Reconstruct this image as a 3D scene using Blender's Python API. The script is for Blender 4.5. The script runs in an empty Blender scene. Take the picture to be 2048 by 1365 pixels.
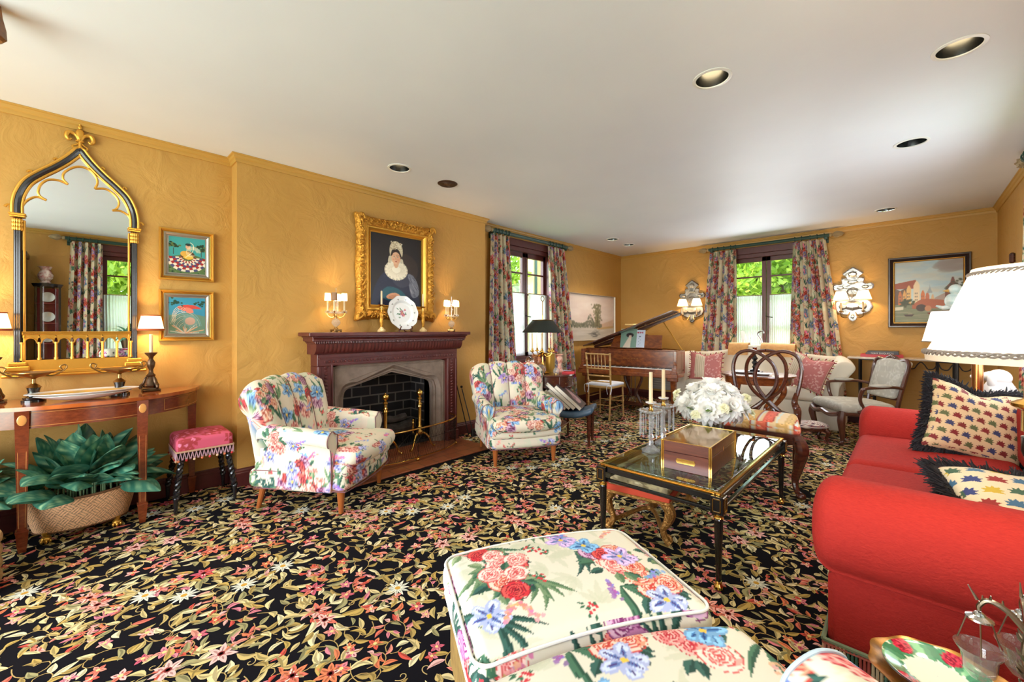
import bpy, math, random
import numpy as np
from mathutils import Matrix, Vector
from math import pi, sin, cos, radians as rad
random.seed(7); RNG = np.random.default_rng(7)
C = bpy.context.scene.collection
sc = bpy.context.scene

# ------------------------------------------------------------ camera, world, exposure
cam = bpy.data.cameras.new('camera'); cam_o = bpy.data.objects.new('camera', cam); C.objects.link(cam_o)
cam.sensor_width = 36; cam.lens = 829 * 36 / 2048; cam.shift_y = -23.5 / 2048; cam.clip_start = .02
cam_o.location = (0, 0, 1.25); cam_o.rotation_euler = (rad(90), 0, rad(43.7)); sc.camera = cam_o
sc.view_settings.view_transform = 'Standard'; sc.view_settings.look = 'None'
sc.view_settings.exposure = 0.0; sc.view_settings.gamma = 1.0
try:
    sc.cycles.use_denoising = True; sc.cycles.max_bounces = 10; sc.cycles.diffuse_bounces = 5
    sc.cycles.glossy_bounces = 5; sc.cycles.transmission_bounces = 8; sc.cycles.transparent_max_bounces = 12
    sc.cycles.sample_clamp_indirect = 6; sc.cycles.caustics_reflective = False; sc.cycles.caustics_refractive = False
except Exception: pass
w = bpy.data.worlds.new('sky'); sc.world = w; w.use_nodes = True
nt = w.node_tree; bg = nt.nodes['Background']
sky = nt.nodes.new('ShaderNodeTexSky'); sky.sky_type = 'NISHITA'; sky.sun_disc = False; sky.sun_elevation = rad(50); sky.sun_rotation = rad(200)
mx = nt.nodes.new('ShaderNodeMix'); mx.data_type = 'RGBA'; mx.inputs[0].default_value = .15; mx.inputs[6].default_value = (1, 1, 1, 1)
nt.links.new(sky.outputs[0], mx.inputs[7]); nt.links.new(mx.outputs[2], bg.inputs[0]); bg.inputs[1].default_value = 6.5
def light(name, kind, loc, energy, color=(1, 1, 1), rot=(0, 0, 0), **k):
    d = bpy.data.lights.new(name, kind); d.energy = energy; d.color = color
    for a, b in k.items(): setattr(d, a, b)
    o = bpy.data.objects.new(name, d); C.objects.link(o); o.location = loc; o.rotation_euler = rot; return o
WARM = (1, .66, .33); WARM2 = (1, .84, .64); DAY = (.93, .97, 1)
light('sun', 'SUN', (0, -6, 12), 3.2, (1, .96, .88), (rad(38), rad(-22), 0), angle=rad(2))
# fill lamp added unseen behind the camera; then daylight at side and back windows
light('added_rear_fill', 'AREA', (-1.6, -2.45, 1.35), 168, DAY, (rad(-110), 0, rad(180)), shape='RECTANGLE', size=3.6, size_y=2.1)
light('far_side_window_daylight', 'AREA', (.60, 4.1, 1.55), 24, (.80, .88, 1), (0, rad(84), 0), shape='RECTANGLE', size=1.3, size_y=1.1)
light('back_window_daylight', 'AREA', (-1.57, 7.0, 1.6), 30, DAY, (rad(-80), 0, 0), shape='RECTANGLE', size=.95, size_y=1.4)

# ------------------------------------------------------------ materials
def lin(c):
    c = np.asarray(c, float) / 255.; return np.where(c <= .04045, c / 12.92, ((c + .055) / 1.055) ** 2.4)
def L4(c): return tuple(lin(c)) + (1,)
MATS = {}
def mat(name, col=(128, 128, 128), rough=.5, metal=0., attr=False, noise=None, bump=None, spec=.5, coat=0, emit=None, trans=0, weave=None, sheen=0):
    """col is sRGB 0..255; noise=(scale, second colour, (stretch)); bump=(scale, strength, distance)"""
    if name in MATS: return MATS[name]
    m = bpy.data.materials.new(name); m.use_nodes = True; N = m.node_tree.nodes; K = m.node_tree.links
    b = N['Principled BSDF']; b.inputs['Base Color'].default_value = L4(col); b.inputs['Roughness'].default_value = rough
    b.inputs['Metallic'].default_value = metal; b.inputs['Specular IOR Level'].default_value = spec
    if coat: b.inputs['Coat Weight'].default_value = coat; b.inputs['Coat Roughness'].default_value = .12
    if sheen: b.inputs['Sheen Weight'].default_value = sheen
    tc = N.new('ShaderNodeTexCoord'); base = None
    if attr:
        a = N.new('ShaderNodeAttribute'); a.attribute_name = 'Col'; base = a.outputs['Color']
        K.new(base, b.inputs['Base Color'])
    if noise:
        mp = N.new('ShaderNodeMapping'); K.new(tc.outputs['Object'], mp.inputs[0])
        mp.inputs['Scale'].default_value = noise[2] if len(noise) > 2 else (1, 1, 1)
        n = N.new('ShaderNodeTexNoise'); n.inputs['Scale'].default_value = noise[0]; n.inputs['Detail'].default_value = 5
        n.inputs['Roughness'].default_value = .6; K.new(mp.outputs[0], n.inputs[0])
        r = N.new('ShaderNodeValToRGB'); r.color_ramp.elements[0].position = .35; r.color_ramp.elements[1].position = .68
        r.color_ramp.elements[0].color = L4(col); r.color_ramp.elements[1].color = L4(noise[1])
        K.new(n.outputs[0], r.inputs[0]); base = r.outputs[0]; K.new(base, b.inputs['Base Color'])
    if bump:
        n2 = N.new('ShaderNodeTexNoise'); n2.inputs['Scale'].default_value = bump[0]; n2.inputs['Detail'].default_value = 4
        n2.inputs['Distortion'].default_value = bump[3] if len(bump) > 3 else 0
        K.new(tc.outputs['Object'], n2.inputs[0]); bp = N.new('ShaderNodeBump')
        bp.inputs['Strength'].default_value = bump[1]; bp.inputs['Distance'].default_value = bump[2]
        K.new(n2.outputs[0], bp.inputs['Height']); K.new(bp.outputs[0], b.inputs['Normal'])
    if weave:
        w_ = N.new('ShaderNodeTexWave'); w_.inputs['Scale'].default_value = weave[0]; w_.inputs['Distortion'].default_value = 2; w_.bands_direction = weave[2] if len(weave) > 2 else 'Z'
        K.new(tc.outputs['Object'], w_.inputs[0]); bp = N.new('ShaderNodeBump'); bp.inputs['Strength'].default_value = weave[1]; bp.inputs['Distance'].default_value = .002
        K.new(w_.outputs[1], bp.inputs['Height']); K.new(bp.outputs[0], b.inputs['Normal'])
    if emit:
        b.inputs['Emission Color'].default_value = L4(emit[0]); b.inputs['Emission Strength'].default_value = emit[1]
    if trans:   # thin fabric / leaf: part of the light passes through
        t = N.new('ShaderNodeBsdfTranslucent'); t.inputs[0].default_value = L4(col)
        if base: K.new(base, t.inputs[0])
        x = N.new('ShaderNodeMixShader'); x.inputs[0].default_value = trans
        K.new(b.outputs[0], x.inputs[1]); K.new(t.outputs[0], x.inputs[2]); K.new(x.outputs[0], N['Material Output'].inputs[0])
    MATS[name] = m; return m
def pane_mat(name, tint=(255, 255, 255), k=1.0, rough=0.0, glint_white=0):
    if name in MATS: return MATS[name]
    m = bpy.data.materials.new(name); m.use_nodes = True; N = m.node_tree.nodes; K = m.node_tree.links; N.clear()
    o = N.new('ShaderNodeOutputMaterial'); t = N.new('ShaderNodeBsdfTransparent'); t.inputs[0].default_value = L4(tint)
    g = N.new('ShaderNodeBsdfGlossy'); g.inputs['Roughness'].default_value = rough; fr = N.new('ShaderNodeFresnel'); fr.inputs[0].default_value = 1.5
    ml = N.new('ShaderNodeMath'); ml.operation = 'MULTIPLY'; ml.inputs[1].default_value = k; K.new(fr.outputs[0], ml.inputs[0]); ge = N.new('ShaderNodeNewGeometry'); iv = N.new('ShaderNodeMath'); iv.operation = 'SUBTRACT'; iv.inputs[0].default_value = 1; K.new(ge.outputs['Backfacing'], iv.inputs[1]); m3 = N.new('ShaderNodeMath'); m3.operation = 'MULTIPLY'; m3.use_clamp = True; K.new(ml.outputs[0], m3.inputs[0]); K.new(iv.outputs[0], m3.inputs[1])
    x = N.new('ShaderNodeMixShader'); K.new(m3.outputs[0], x.inputs[0]); K.new(t.outputs[0], x.inputs[1]); K.new(g.outputs[0], x.inputs[2]); K.new(x.outputs[0], o.inputs[0])
    if glint_white:   # white mixed into the glass to brighten it, standing in for glints
        d = N.new('ShaderNodeBsdfDiffuse'); d.inputs[0].default_value = L4((250, 250, 250)); tl = N.new('ShaderNodeBsdfTranslucent'); tl.inputs[0].default_value = L4((250, 250, 250)); a1 = N.new('ShaderNodeMixShader'); K.new(d.outputs[0], a1.inputs[1]); K.new(tl.outputs[0], a1.inputs[2]); y = N.new('ShaderNodeMixShader'); y.inputs[0].default_value = glint_white; K.new(x.outputs[0], y.inputs[1]); K.new(a1.outputs[0], y.inputs[2]); K.new(y.outputs[0], o.inputs[0])
    MATS[name] = m; return m
def plaster(name, c1, c2, strength):
    m = bpy.data.materials.new(name); m.use_nodes = True; N = m.node_tree.nodes; K = m.node_tree.links; b = N['Principled BSDF']
    b.inputs['Roughness'].default_value = .55; b.inputs['Specular IOR Level'].default_value = .35; tc = N.new('ShaderNodeTexCoord')
    n = N.new('ShaderNodeTexNoise'); n.inputs['Scale'].default_value = 1.3; n.inputs['Detail'].default_value = 3; K.new(tc.outputs['Object'], n.inputs[0])
    r = N.new('ShaderNodeValToRGB'); r.color_ramp.elements[0].color = L4(c1); r.color_ramp.elements[1].color = L4(c2); r.color_ramp.elements[0].position = .3; r.color_ramp.elements[1].position = .7
    K.new(n.outputs[0], r.inputs[0]); K.new(r.outputs[0], b.inputs['Base Color'])
    a = N.new('ShaderNodeTexNoise'); a.inputs['Scale'].default_value = 5; a.inputs['Detail'].default_value = 5; a.inputs['Roughness'].default_value = .55; a.inputs['Distortion'].default_value = 1.1
    K.new(tc.outputs['Object'], a.inputs[0]); bp = N.new('ShaderNodeBump'); bp.inputs['Strength'].default_value = strength; bp.inputs['Distance'].default_value = .03
    K.new(a.outputs[0], bp.inputs['Height']); K.new(bp.outputs[0], b.inputs['Normal']); MATS[name] = m; return m
M_WALL = plaster('ochre trowelled plaster', (184, 139, 69), (194, 150, 80), .5)
M_CEIL = plaster('white ceiling plaster', (224, 228, 236), (230, 234, 241), .05)
M_CROWN = mat('ochre painted moulding', (188, 144, 68), .45)
M_TRIM = mat('oxblood painted wood', (88, 38, 36), .35, noise=(30, (76, 30, 30)))
M_MAHOG = mat('mahogany', (98, 40, 20), .22, noise=(6, (124, 56, 28), (1, 6, 12)), coat=.5)
M_DMAHOG = mat('dark mahogany', (62, 28, 18), .25, noise=(9, (88, 42, 26), (1, 4, 8)), coat=.4)
M_MANTEL = mat('carved oxblood mahogany', (96, 42, 38), .38, noise=(14, (78, 32, 30)))
M_WALNUT = mat('burr walnut', (96, 44, 20), .22, noise=(7, (146, 76, 32), (2, 1, 4)), coat=.6)
M_ROSEW = mat('rosewood', (74, 30, 18), .3, noise=(5, (104, 48, 28), (1, 8, 14)), coat=.2)
M_OAKLEG = mat('honey wood', (150, 82, 36), .3, coat=.3)
M_BRASS = mat('polished brass', (222, 178, 92), .18, 1)
M_ABRASS = mat('antique brass', (150, 118, 72), .32, 1)
M_GILT = mat('gilded wood', (214, 160, 66), .36, .75, bump=(60, .25, .004))
M_AGILT = mat('aged dark gilt', (156, 112, 56), .36, .7, bump=(38, .9, .012, 1.5))
M_GILTC = mat('carved gilt', (206, 150, 60), .34, .8, bump=(38, .9, .012, 1.5))
M_EBON = mat('ebonised wood', (22, 21, 24), .25, coat=.4)
M_IRON = mat('dark iron', (38, 34, 32), .5, .6)
M_BRONZE = mat('bronze', (92, 72, 54), .35, .9, bump=(50, .5, .004))
M_SILVER = mat('silver metal', (190, 190, 188), .2, 1)
M_BLACK = mat('black lacquer', (14, 14, 15), .2, coat=.5)
M_WAX = mat('ivory wax', (238, 222, 186), .5, trans=.3)
M_CERAM = mat('white glazed ceramic', (232, 232, 230), .15, coat=.3)
M_PAPER = mat('book pages', (224, 216, 198), .8)
M_PANE = pane_mat('window glass', (250, 252, 252), .8)
M_TOPGL = pane_mat('table glass', (214, 230, 222), 1.6)
M_CRYS = pane_mat('cut crystal', (244, 246, 248), 3.2, .04, .2)
M_MIRROR = mat('mirror silvering', (226, 228, 228), .0, 1)
M_GBOWL = pane_mat('blown glass', (240, 240, 238), 2.0, .02, .06)
M_SHADE = mat('cream silk lampshade', (246, 240, 226), .8, trans=.62)
M_SHADEW = mat('warm silk lampshade', (250, 222, 178), .8, trans=.62)
M_SHEER = mat('white cotton voile', (252, 252, 252), .9, trans=.8)
M_BULB = mat('lit bulb', (255, 240, 210), .5, emit=((255, 226, 170), 9))
M_RED = mat('red slubbed linen', (166, 44, 35), .85, noise=(60, (150, 34, 29), (1, 1, 12)), bump=(110, .8, .004), spec=.2)
M_LINEN = mat('oatmeal linen', (214, 204, 184), .85, bump=(260, .25, .002), sheen=.2)
M_FAB = mat('printed chintz', rough=.7, attr=True, bump=(300, .12, .001), spec=.3)
M_PRINT = mat('woven colours', rough=.75, attr=True, spec=.2)
M_PAINT = mat('oil paint', rough=.38, attr=True, spec=.4)
M_CURT = mat('lined chintz curtain', rough=.8, attr=True, trans=.12, spec=.2)
M_CARPET = mat('needlepoint carpet', rough=.95, attr=True, spec=.1)
M_GREEN = mat('dark green paint', (34, 66, 56), .4)
M_LEAF = mat('variegated leaf', rough=.38, attr=True, trans=.18)
M_STONE = mat('carved limestone', (146, 128, 114), .8, noise=(9, (122, 104, 92)), bump=(40, .3, .004))
# ------------------------------------------------------------ mesh building
class MB:
    def __init__(s): s.v = []; s.f = []; s.n = 0; s.c = []; s.T = None
    def add(s, V, F, col=None):
        V = np.asarray(V, float).reshape(-1, 3)
        if s.T is not None:
            A = np.array(s.T); V = V @ A[:3, :3].T + A[:3, 3]
        s.v.append(V); n = s.n
        if isinstance(F, np.ndarray): s.f.extend((F + n).tolist())
        else: s.f.extend([[i + n for i in q] for q in F])
        s.n += len(V)
        cc = np.full((len(V), 3), .8) if col is None else np.broadcast_to(np.asarray(col, float), (len(V), 3))
        s.c.append(cc); return s
    def box(s, x0, x1, y0, y1, z0, z1, b=.003, col=None):
        b = min(b, abs(x1 - x0) * .4, abs(y1 - y0) * .4, abs(z1 - z0) * .4)
        lo = (x0, y0, z0); hi = (x1, y1, z1); V = []; idx = {}
        for i in (0, 1):
            for j in (0, 1):
                for k in (0, 1):
                    e = (i, j, k)
                    for a in range(3):
                        p = [(hi if e[t] else lo)[t] + (0 if t == a else (-b if e[t] else b)) for t in range(3)]
                        idx[(e, a)] = len(V); V.append(p)
        F = []
        for a in range(3):
            o1, o2 = (a + 1) % 3, (a + 2) % 3
            for sd in (0, 1):
                q = []
                for u, v_ in ((0, 0), (1, 0), (1, 1), (0, 1)):
                    e = [0, 0, 0]; e[a] = sd; e[o1] = u; e[o2] = v_; q.append(idx[(tuple(e), a)])
                F.append(q if sd else q[::-1])
            for u in (0, 1):
                for v_ in (0, 1):
                    e0 = [0, 0, 0]; e0[o1] = u; e0[o2] = v_; e1 = list(e0); e1[a] = 1; e0 = tuple(e0); e1 = tuple(e1)
                    q = [idx[(e0, o1)], idx[(e1, o1)], idx[(e1, o2)], idx[(e0, o2)]]
                    F.append(q if u == v_ else q[::-1])
        for i in (0, 1):
            for j in (0, 1):
                for k in (0, 1):
                    e = (i, j, k); q = [idx[(e, 0)], idx[(e, 1)], idx[(e, 2)]]; F.append(q if (i + j + k) % 2 else q[::-1])
        return s.add(V, F, col)
    def grid(s, P, cu=False, cv=False, col=None):
        n, m = P.shape[:2]; I = np.arange(n * m).reshape(n, m)
        if cu: I = np.vstack([I, I[:1]])
        if cv: I = np.hstack([I, I[:, :1]])
        F = np.stack([I[:-1, :-1], I[:-1, 1:], I[1:, 1:], I[1:, :-1]], -1).reshape(-1, 4)
        return s.add(P.reshape(-1, 3), F, None if col is None else np.asarray(col).reshape(-1, 3) if np.ndim(col) > 1 else col)
    def loft(s, P, rnd=0., k=4, closed=False, col=None):
        """P (n sections, m loop points, 3); caps the ends, rounded outward by rnd metres"""
        P = np.asarray(P, float)
        if not closed:
            def cap(R, d):
                c = R.mean(0); out = []
                for j in range(1, k + 1):
                    a = j / k * pi / 2; out.append(c + (R - c) * max(cos(a), .02) ** (.6 if rnd else 1) + d * rnd * sin(a))
                return out
            d0 = P[0].mean(0) - P[1].mean(0); d0 /= np.linalg.norm(d0) + 1e-9; d1 = P[-1].mean(0) - P[-2].mean(0); d1 /= np.linalg.norm(d1) + 1e-9
            P = np.array(cap(P[0], d0)[::-1] + list(P) + cap(P[-1], d1))
        n, m = P.shape[:2]; b = s.n; s.grid(P, cu=closed, cv=True, col=col)
        if not closed: s.f.append([b + i for i in range(m)][::-1]); s.f.append([b + (n - 1) * m + i for i in range(m)])
        return s
    def lathe(s, prof, seg=24, at=(0, 0, 0), col=None, sq=1., caps=True):
        pr = np.array(prof, float); a = np.linspace(0, 2 * pi, seg, endpoint=False)
        P = np.zeros((len(pr), seg, 3)); P[..., 0] = pr[:, :1] * np.cos(a) * sq; P[..., 1] = pr[:, :1] * np.sin(a); P[..., 2] = pr[:, 1:2]; P += np.array(at)
        b = s.n; s.grid(P[:, ::1], cv=True, col=col); 
        if not caps: return s
        if pr[0, 0] > 1e-5: s.f.append([b + i for i in range(seg)][::-1])
        if pr[-1, 0] > 1e-5: s.f.append([b + (len(pr) - 1) * seg + i for i in range(seg)])
        return s
    def cyl(s, x, y, z0, z1, r, r2=None, seg=16, col=None): return s.lathe([(r, z0), (r if r2 is None else r2, z1)], seg, (x, y, 0), col)
    def tube(s, pts, r, seg=8, closed=False, flat=1., col=None, up=(0, 0, 1)):
        P = np.array(pts, float); n = len(P); r = np.broadcast_to(np.asarray(r, float), (n,)) if np.ndim(r) < 2 else r
        if closed: T = np.roll(P, -1, 0) - np.roll(P, 1, 0)
        else: T = np.gradient(P, axis=0)
        T /= np.linalg.norm(T, axis=1)[:, None] + 1e-12
        u = np.array(up, float); N0 = u - T[0] * u.dot(T[0])
        if np.linalg.norm(N0) < 1e-3: u = np.array((0.31, 1, .2)); N0 = u - T[0] * u.dot(T[0])
        N0 /= np.linalg.norm(N0); a = np.linspace(0, 2 * pi, seg, endpoint=False); R = []
        for i in range(n):
            N0 = N0 - T[i] * N0.dot(T[i]); N0 /= np.linalg.norm(N0) + 1e-12; B = np.cross(T[i], N0)
            R.append(P[i] + r[i] * (np.cos(a)[:, None] * N0 * flat + np.sin(a)[:, None] * B))
        R = np.array(R); b = s.n; s.grid(R, cu=closed, cv=True, col=col)
        if not closed: s.f.append([b + i for i in range(seg)][::-1]); s.f.append([b + (n - 1) * seg + i for i in range(seg)])
        return s
    def prism(s, poly, h0, h1, ax='z', col=None):
        P = np.array(poly, float); n = len(P)
        def mk(h):
            o = np.full((n, 1), h)
            return {'z': np.hstack([P, o]), 'x': np.hstack([o, P]), 'y': np.hstack([P[:, :1], o, P[:, 1:]])}[ax]
        V = np.vstack([mk(h0), mk(h1)]); F = [list(range(n))[::-1], list(range(n, 2 * n))] + [[i, (i + 1) % n, n + (i + 1) % n, n + i] for i in range(n)]
        return s.add(V, F, col)
    def ell(s, c, r, seg=16, rings=10, col=None):
        r = (r, r, r) if np.ndim(r) == 0 else r
        a = np.linspace(-pi / 2, pi / 2, rings); b = np.linspace(0, 2 * pi, seg, endpoint=False)
        P = np.stack([np.cos(a)[:, None] * np.cos(b) * r[0], np.cos(a)[:, None] * np.sin(b) * r[1], np.repeat(np.sin(a)[:, None], seg, 1) * r[2]], -1) + np.array(c)
        return s.grid(P, cv=True, col=col)
    def rbox(s, c, h, r, sp=.02, crown=0, fn=None, col=None, cap=1e9):
        """rounded box from a shared-vertex cube grid; crown bulges top and bottom; fn warps (n,3) local points"""
        h = np.array(h, float); r = min(r, h.min() * .999); n = np.maximum(2, np.minimum(np.ceil(2 * h / sp), cap)).astype(int)
        V = []; F = []; off = 0
        ax = [np.unique(np.concatenate([np.linspace(-h[i], h[i], n[i] + 1), -h[i] + r * np.array([.15, .4, .7, 1]), h[i] - r * np.array([.15, .4, .7, 1])])) for i in range(3)]
        for a in range(3):
            o1, o2 = (a + 1) % 3, (a + 2) % 3; A, B = np.meshgrid(ax[o1], ax[o2], indexing='ij')
            for sd in (-1, 1):
                P = np.zeros(A.shape + (3,)); P[..., a] = sd * h[a]; P[..., o1] = A; P[..., o2] = B; k = P.shape; I = np.arange(k[0] * k[1]).reshape(k[:2]) + off
                q = np.stack([I[:-1, :-1], I[1:, :-1], I[1:, 1:], I[:-1, 1:]], -1).reshape(-1, 4)
                F.append(q if sd > 0 else q[:, ::-1]); V.append(P.reshape(-1, 3)); off += k[0] * k[1]
        V = np.vstack(V); F = np.vstack(F); _, ui, inv = np.unique(np.round(V, 6), axis=0, return_index=True, return_inverse=True)
        V = V[ui]; F = inv.reshape(-1)[F]; inner = h - r; cl = np.clip(V, -inner, inner); d = V - cl; ln = np.linalg.norm(d, axis=1)[:, None]; V = cl + d / np.maximum(ln, 1e-9) * r
        if crown: V[:, 2] += np.sign(V[:, 2]) * np.minimum(1, abs(V[:, 2]) / h[2]) * crown * np.clip(1 - (V[:, 0] / h[0]) ** 2, 0, 1) ** .7 * np.clip(1 - (V[:, 1] / h[1]) ** 2, 0, 1) ** .7
        if fn is not None: V = fn(V)
        return s.add(V + np.array(c), F, col)
    def build(s, name, m, smooth=35, paint=None):
        V = np.vstack(s.v); me = bpy.data.meshes.new(name); me.from_pydata(V.tolist(), [], s.f); me.update()
        cols = np.vstack(s.c)
        if paint is not None:
            nr = np.zeros(len(V) * 3); me.vertices.foreach_get('normal', nr); nr = np.abs(nr.reshape(-1, 3)); cols = paint(V, nr)
        ms = m if isinstance(m, (list, tuple)) else [m]
        for q in ms: me.materials.append(q)
        ca = me.color_attributes.new('Col', 'FLOAT_COLOR', 'POINT'); ca.data.foreach_set('color', np.hstack([lin(np.clip(cols, 0, 1) * 255), np.ones((len(V), 1))]).astype(np.float32).ravel())
        if smooth: 
            me.shade_smooth()
            try: me.set_sharp_from_angle(angle=rad(smooth))
            except Exception: pass
        return me
def obj(name, mb, m, parent=None, label=None, paint=None, smooth=35):
    o = bpy.data.objects.new(name, mb if isinstance(mb, bpy.types.Mesh) else mb.build(name, m, smooth, paint)); C.objects.link(o)
    if parent is not None: o.parent = parent
    if label: o['label'] = label
    return o
def tag(o, label=None, cat=None, group=None, kind=None):
    if label: o['label'] = label
    if cat: o['category'] = cat
    if group: o['group'] = group
    if kind: o['kind'] = kind
    return o
def thing(name, label, cat, loc=(0, 0, 0), rz=0, group=None, scale=None):
    o = bpy.data.objects.new(name, None); C.objects.link(o); o.location = loc; o.rotation_euler = (0, 0, rad(rz)); o.empty_display_size = .1
    if scale: o.scale = scale if np.ndim(scale) else (scale,) * 3
    return tag(o, label, cat, group)
def single(name, mb, m, label, cat, loc=(0, 0, 0), rz=0, group=None, paint=None, smooth=35):
    o = obj(name, mb, m, paint=paint, smooth=smooth); o.location = loc; o.rotation_euler = (0, 0, rad(rz)); return tag(o, label, cat, group)
def struct(name, mb, m, parent=None, smooth=35, label=None):
    o = obj(name, mb, m, parent, smooth=smooth)
    if parent is None: o['kind'] = 'structure'
    if label: o['label'] = label
    return o
def dup(root, loc=None, rz=None, label=None, group=None):
    def cp(o, par):
        c = o.copy(); C.objects.link(c)
        if par is not None: c.parent = par; c.matrix_parent_inverse = o.matrix_parent_inverse
        for ch in list(o.children): cp(ch, c)
        return c
    r = cp(root, None)
    if loc is not None: r.location = loc
    if rz is not None: r.rotation_euler = (0, 0, rad(rz))
    if label: r['label'] = label
    if group: r['group'] = group
    return r
def Tm(x=0, y=0, z=0, rx=0, ry=0, rz=0, s=1):
    return Matrix.Translation((x, y, z)) @ Matrix.Rotation(rad(rz), 4, 'Z') @ Matrix.Rotation(rad(ry), 4, 'Y') @ Matrix.Rotation(rad(rx), 4, 'X') @ Matrix.Scale(s, 4)
def spl(pts, n=40, closed=False):
    """Catmull-Rom through pts"""
    P = np.array(pts, float); k = len(P)
    if closed: Q = np.vstack([P[-1], P, P[0], P[1]]); sg = k
    else: Q = np.vstack([2 * P[0] - P[1], P, 2 * P[-1] - P[-2]]); sg = k - 1
    t = np.linspace(0, sg, n, endpoint=not closed); i = np.minimum(t.astype(int), sg - 1); u = (t - i)[:, None]
    a, b, c, d = Q[i], Q[i + 1], Q[i + 2], Q[i + 3]
    return .5 * (2 * b + (c - a) * u + (2 * a - 5 * b + 4 * c - d) * u ** 2 + (3 * b - a - 3 * c + d) * u ** 3)
def lp(pts, x): # piecewise linear
    P = np.array(pts, float); return np.interp(x, P[:, 0], P[:, 1])

# ------------------------------------------------------------ painting with shapes into a colour field (sampled at mesh vertices)
class Cv:
    def __init__(s, w, h, res, bg, wrap=True):
        s.w, s.h, s.r, s.wrap = w, h, res, wrap; s.W, s.H = int(w * res), int(h * res); s.a = np.tile(np.array(bg, float) / 255, (s.H, s.W, 1))
    def _p(s, P, col, al):
        x0, y0 = np.floor(P.min(0) * s.r).astype(int); x1, y1 = np.ceil(P.max(0) * s.r).astype(int) + 1
        x0, y0, x1, y1 = max(x0, 0), max(y0, 0), min(x1, s.W), min(y1, s.H)
        if x0 >= x1 or y0 >= y1: return
        X, Y = np.meshgrid((np.arange(x0, x1) + .5) / s.r, (np.arange(y0, y1) + .5) / s.r); ins = np.zeros(X.shape, bool); n = len(P); j = n - 1
        for i in range(n):
            xi, yi = P[i]; xj, yj = P[j]
            if yi != yj: ins ^= ((yi > Y) != (yj > Y)) & (X < (xj - xi) * (Y - yi) / (yj - yi) + xi)
            j = i
        R = s.a[y0:y1, x0:x1]; R[ins] = R[ins] * (1 - al) + np.array(col) / 255. * al
    def poly(s, pts, col, al=1.):
        P = np.array(pts, float)
        if not s.wrap: return s._p(P, col, al)
        lo = P.min(0); hi = P.max(0)
        for dx in (-s.w, 0, s.w):
            for dy in (-s.h, 0, s.h):
                if hi[0] + dx > 0 and lo[0] + dx < s.w and hi[1] + dy > 0 and lo[1] + dy < s.h: s._p(P + (dx, dy), col, al)
    def ell(s, x, y, rx, ry, col, rot=0, al=1., n=18, wob=0):
        a = np.linspace(0, 2 * pi, n, endpoint=False); k = 1 + (RNG.random(n) - .5) * wob; c, q = cos(rot), sin(rot); X = rx * np.cos(a) * k; Y = ry * np.sin(a) * k
        s.poly(np.stack([x + X * c - Y * q, y + X * q + Y * c], 1), col, al)
    def line(s, pts, w, col, al=1.):
        P = np.array(pts, float); T = np.gradient(P, axis=0); T /= np.linalg.norm(T, axis=1)[:, None] + 1e-9; N = np.stack([-T[:, 1], T[:, 0]], 1); ww = np.broadcast_to(w, (len(P),))[:, None] / 2
        for i in range(len(P) - 1): s.poly([P[i] + N[i] * ww[i], P[i + 1] + N[i + 1] * ww[i + 1], P[i + 1] - N[i + 1] * ww[i + 1], P[i] - N[i] * ww[i]], col, al)
    def leaf(s, x, y, l, wd, ang, col, col2=None, bend=0, al=1.):
        P = leafpts(x, y, l, wd, ang, bend); s.poly(P, col, al)
        if col2 is not None:
            s.poly(leafpts(x, y, l, wd, ang, bend, half=True), col2, al)
    def blur(s, n=1):
        for _ in range(n): s.a = (s.a + np.roll(s.a, 1, 0) + np.roll(s.a, -1, 0) + np.roll(s.a, 1, 1) + np.roll(s.a, -1, 1)) / 5
    def sample(s, u, v):
        if s.wrap: i = (np.floor(v * s.r).astype(int)) % s.H; j = (np.floor(u * s.r).astype(int)) % s.W
        else: i = np.clip((v * s.r).astype(int), 0, s.H - 1); j = np.clip((u * s.r).astype(int), 0, s.W - 1)
        return s.a[i, j]
def leafpts(x, y, l, wd, ang, bend=0, half=False, n=6):
    t = np.linspace(0, 1, n + 1); wv = np.sin(pi * t ** .8) * wd / 2; cy = bend * np.sin(pi * t) * l
    up = np.stack([t * l, cy + wv], 1); dn = np.stack([t * l, cy + (0 if half else -1) * wv], 1)[::-1][1:-1]
    P = np.vstack([up, dn]); c, q = cos(ang), sin(ang); return np.stack([x + P[:, 0] * c - P[:, 1] * q, y + P[:, 0] * q + P[:, 1] * c], 1)
def boxpaint(cv, k=1., ou=0., ov=0.):
    def f(V, n):
        a = n.argmax(1); u = np.where(a == 0, V[:, 1], V[:, 0]); v = np.where(a == 2, V[:, 1], V[:, 2]); return cv.sample((u + ou) * k + a * .21, (v + ov) * k)
    return f
def rose(cv, x, y, r, pal):
    for i in range(9):
        a = i / 9 * 2 * pi + RNG.random(); cv.ell(x + cos(a) * r * .55, y + sin(a) * r * .55, r * .5, r * .36, pal[i % 2], a + pi / 2, wob=.3)
        b = np.linspace(a - .5, a + .5, 5); cv.line(np.stack([x + np.cos(b) * r * .95, y + np.sin(b) * r * .95], 1), r * .07, pal[2])
    for q in (.62, .42, .24):
        for i in range(5):
            a = i / 5 * 2 * pi + q * 9; cv.ell(x + cos(a) * r * q * .5, y + sin(a) * r * q * .5, r * q * .62, r * q * .42, pal[(i + int(q * 10)) % 2], a + pi / 2, wob=.3)
            b = np.linspace(a - .55, a + .55, 5); cv.line(np.stack([x + np.cos(b) * r * q, y + np.sin(b) * r * q], 1), r * .09, pal[2])
    cv.ell(x, y, r * .16, r * .13, pal[2])
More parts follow.
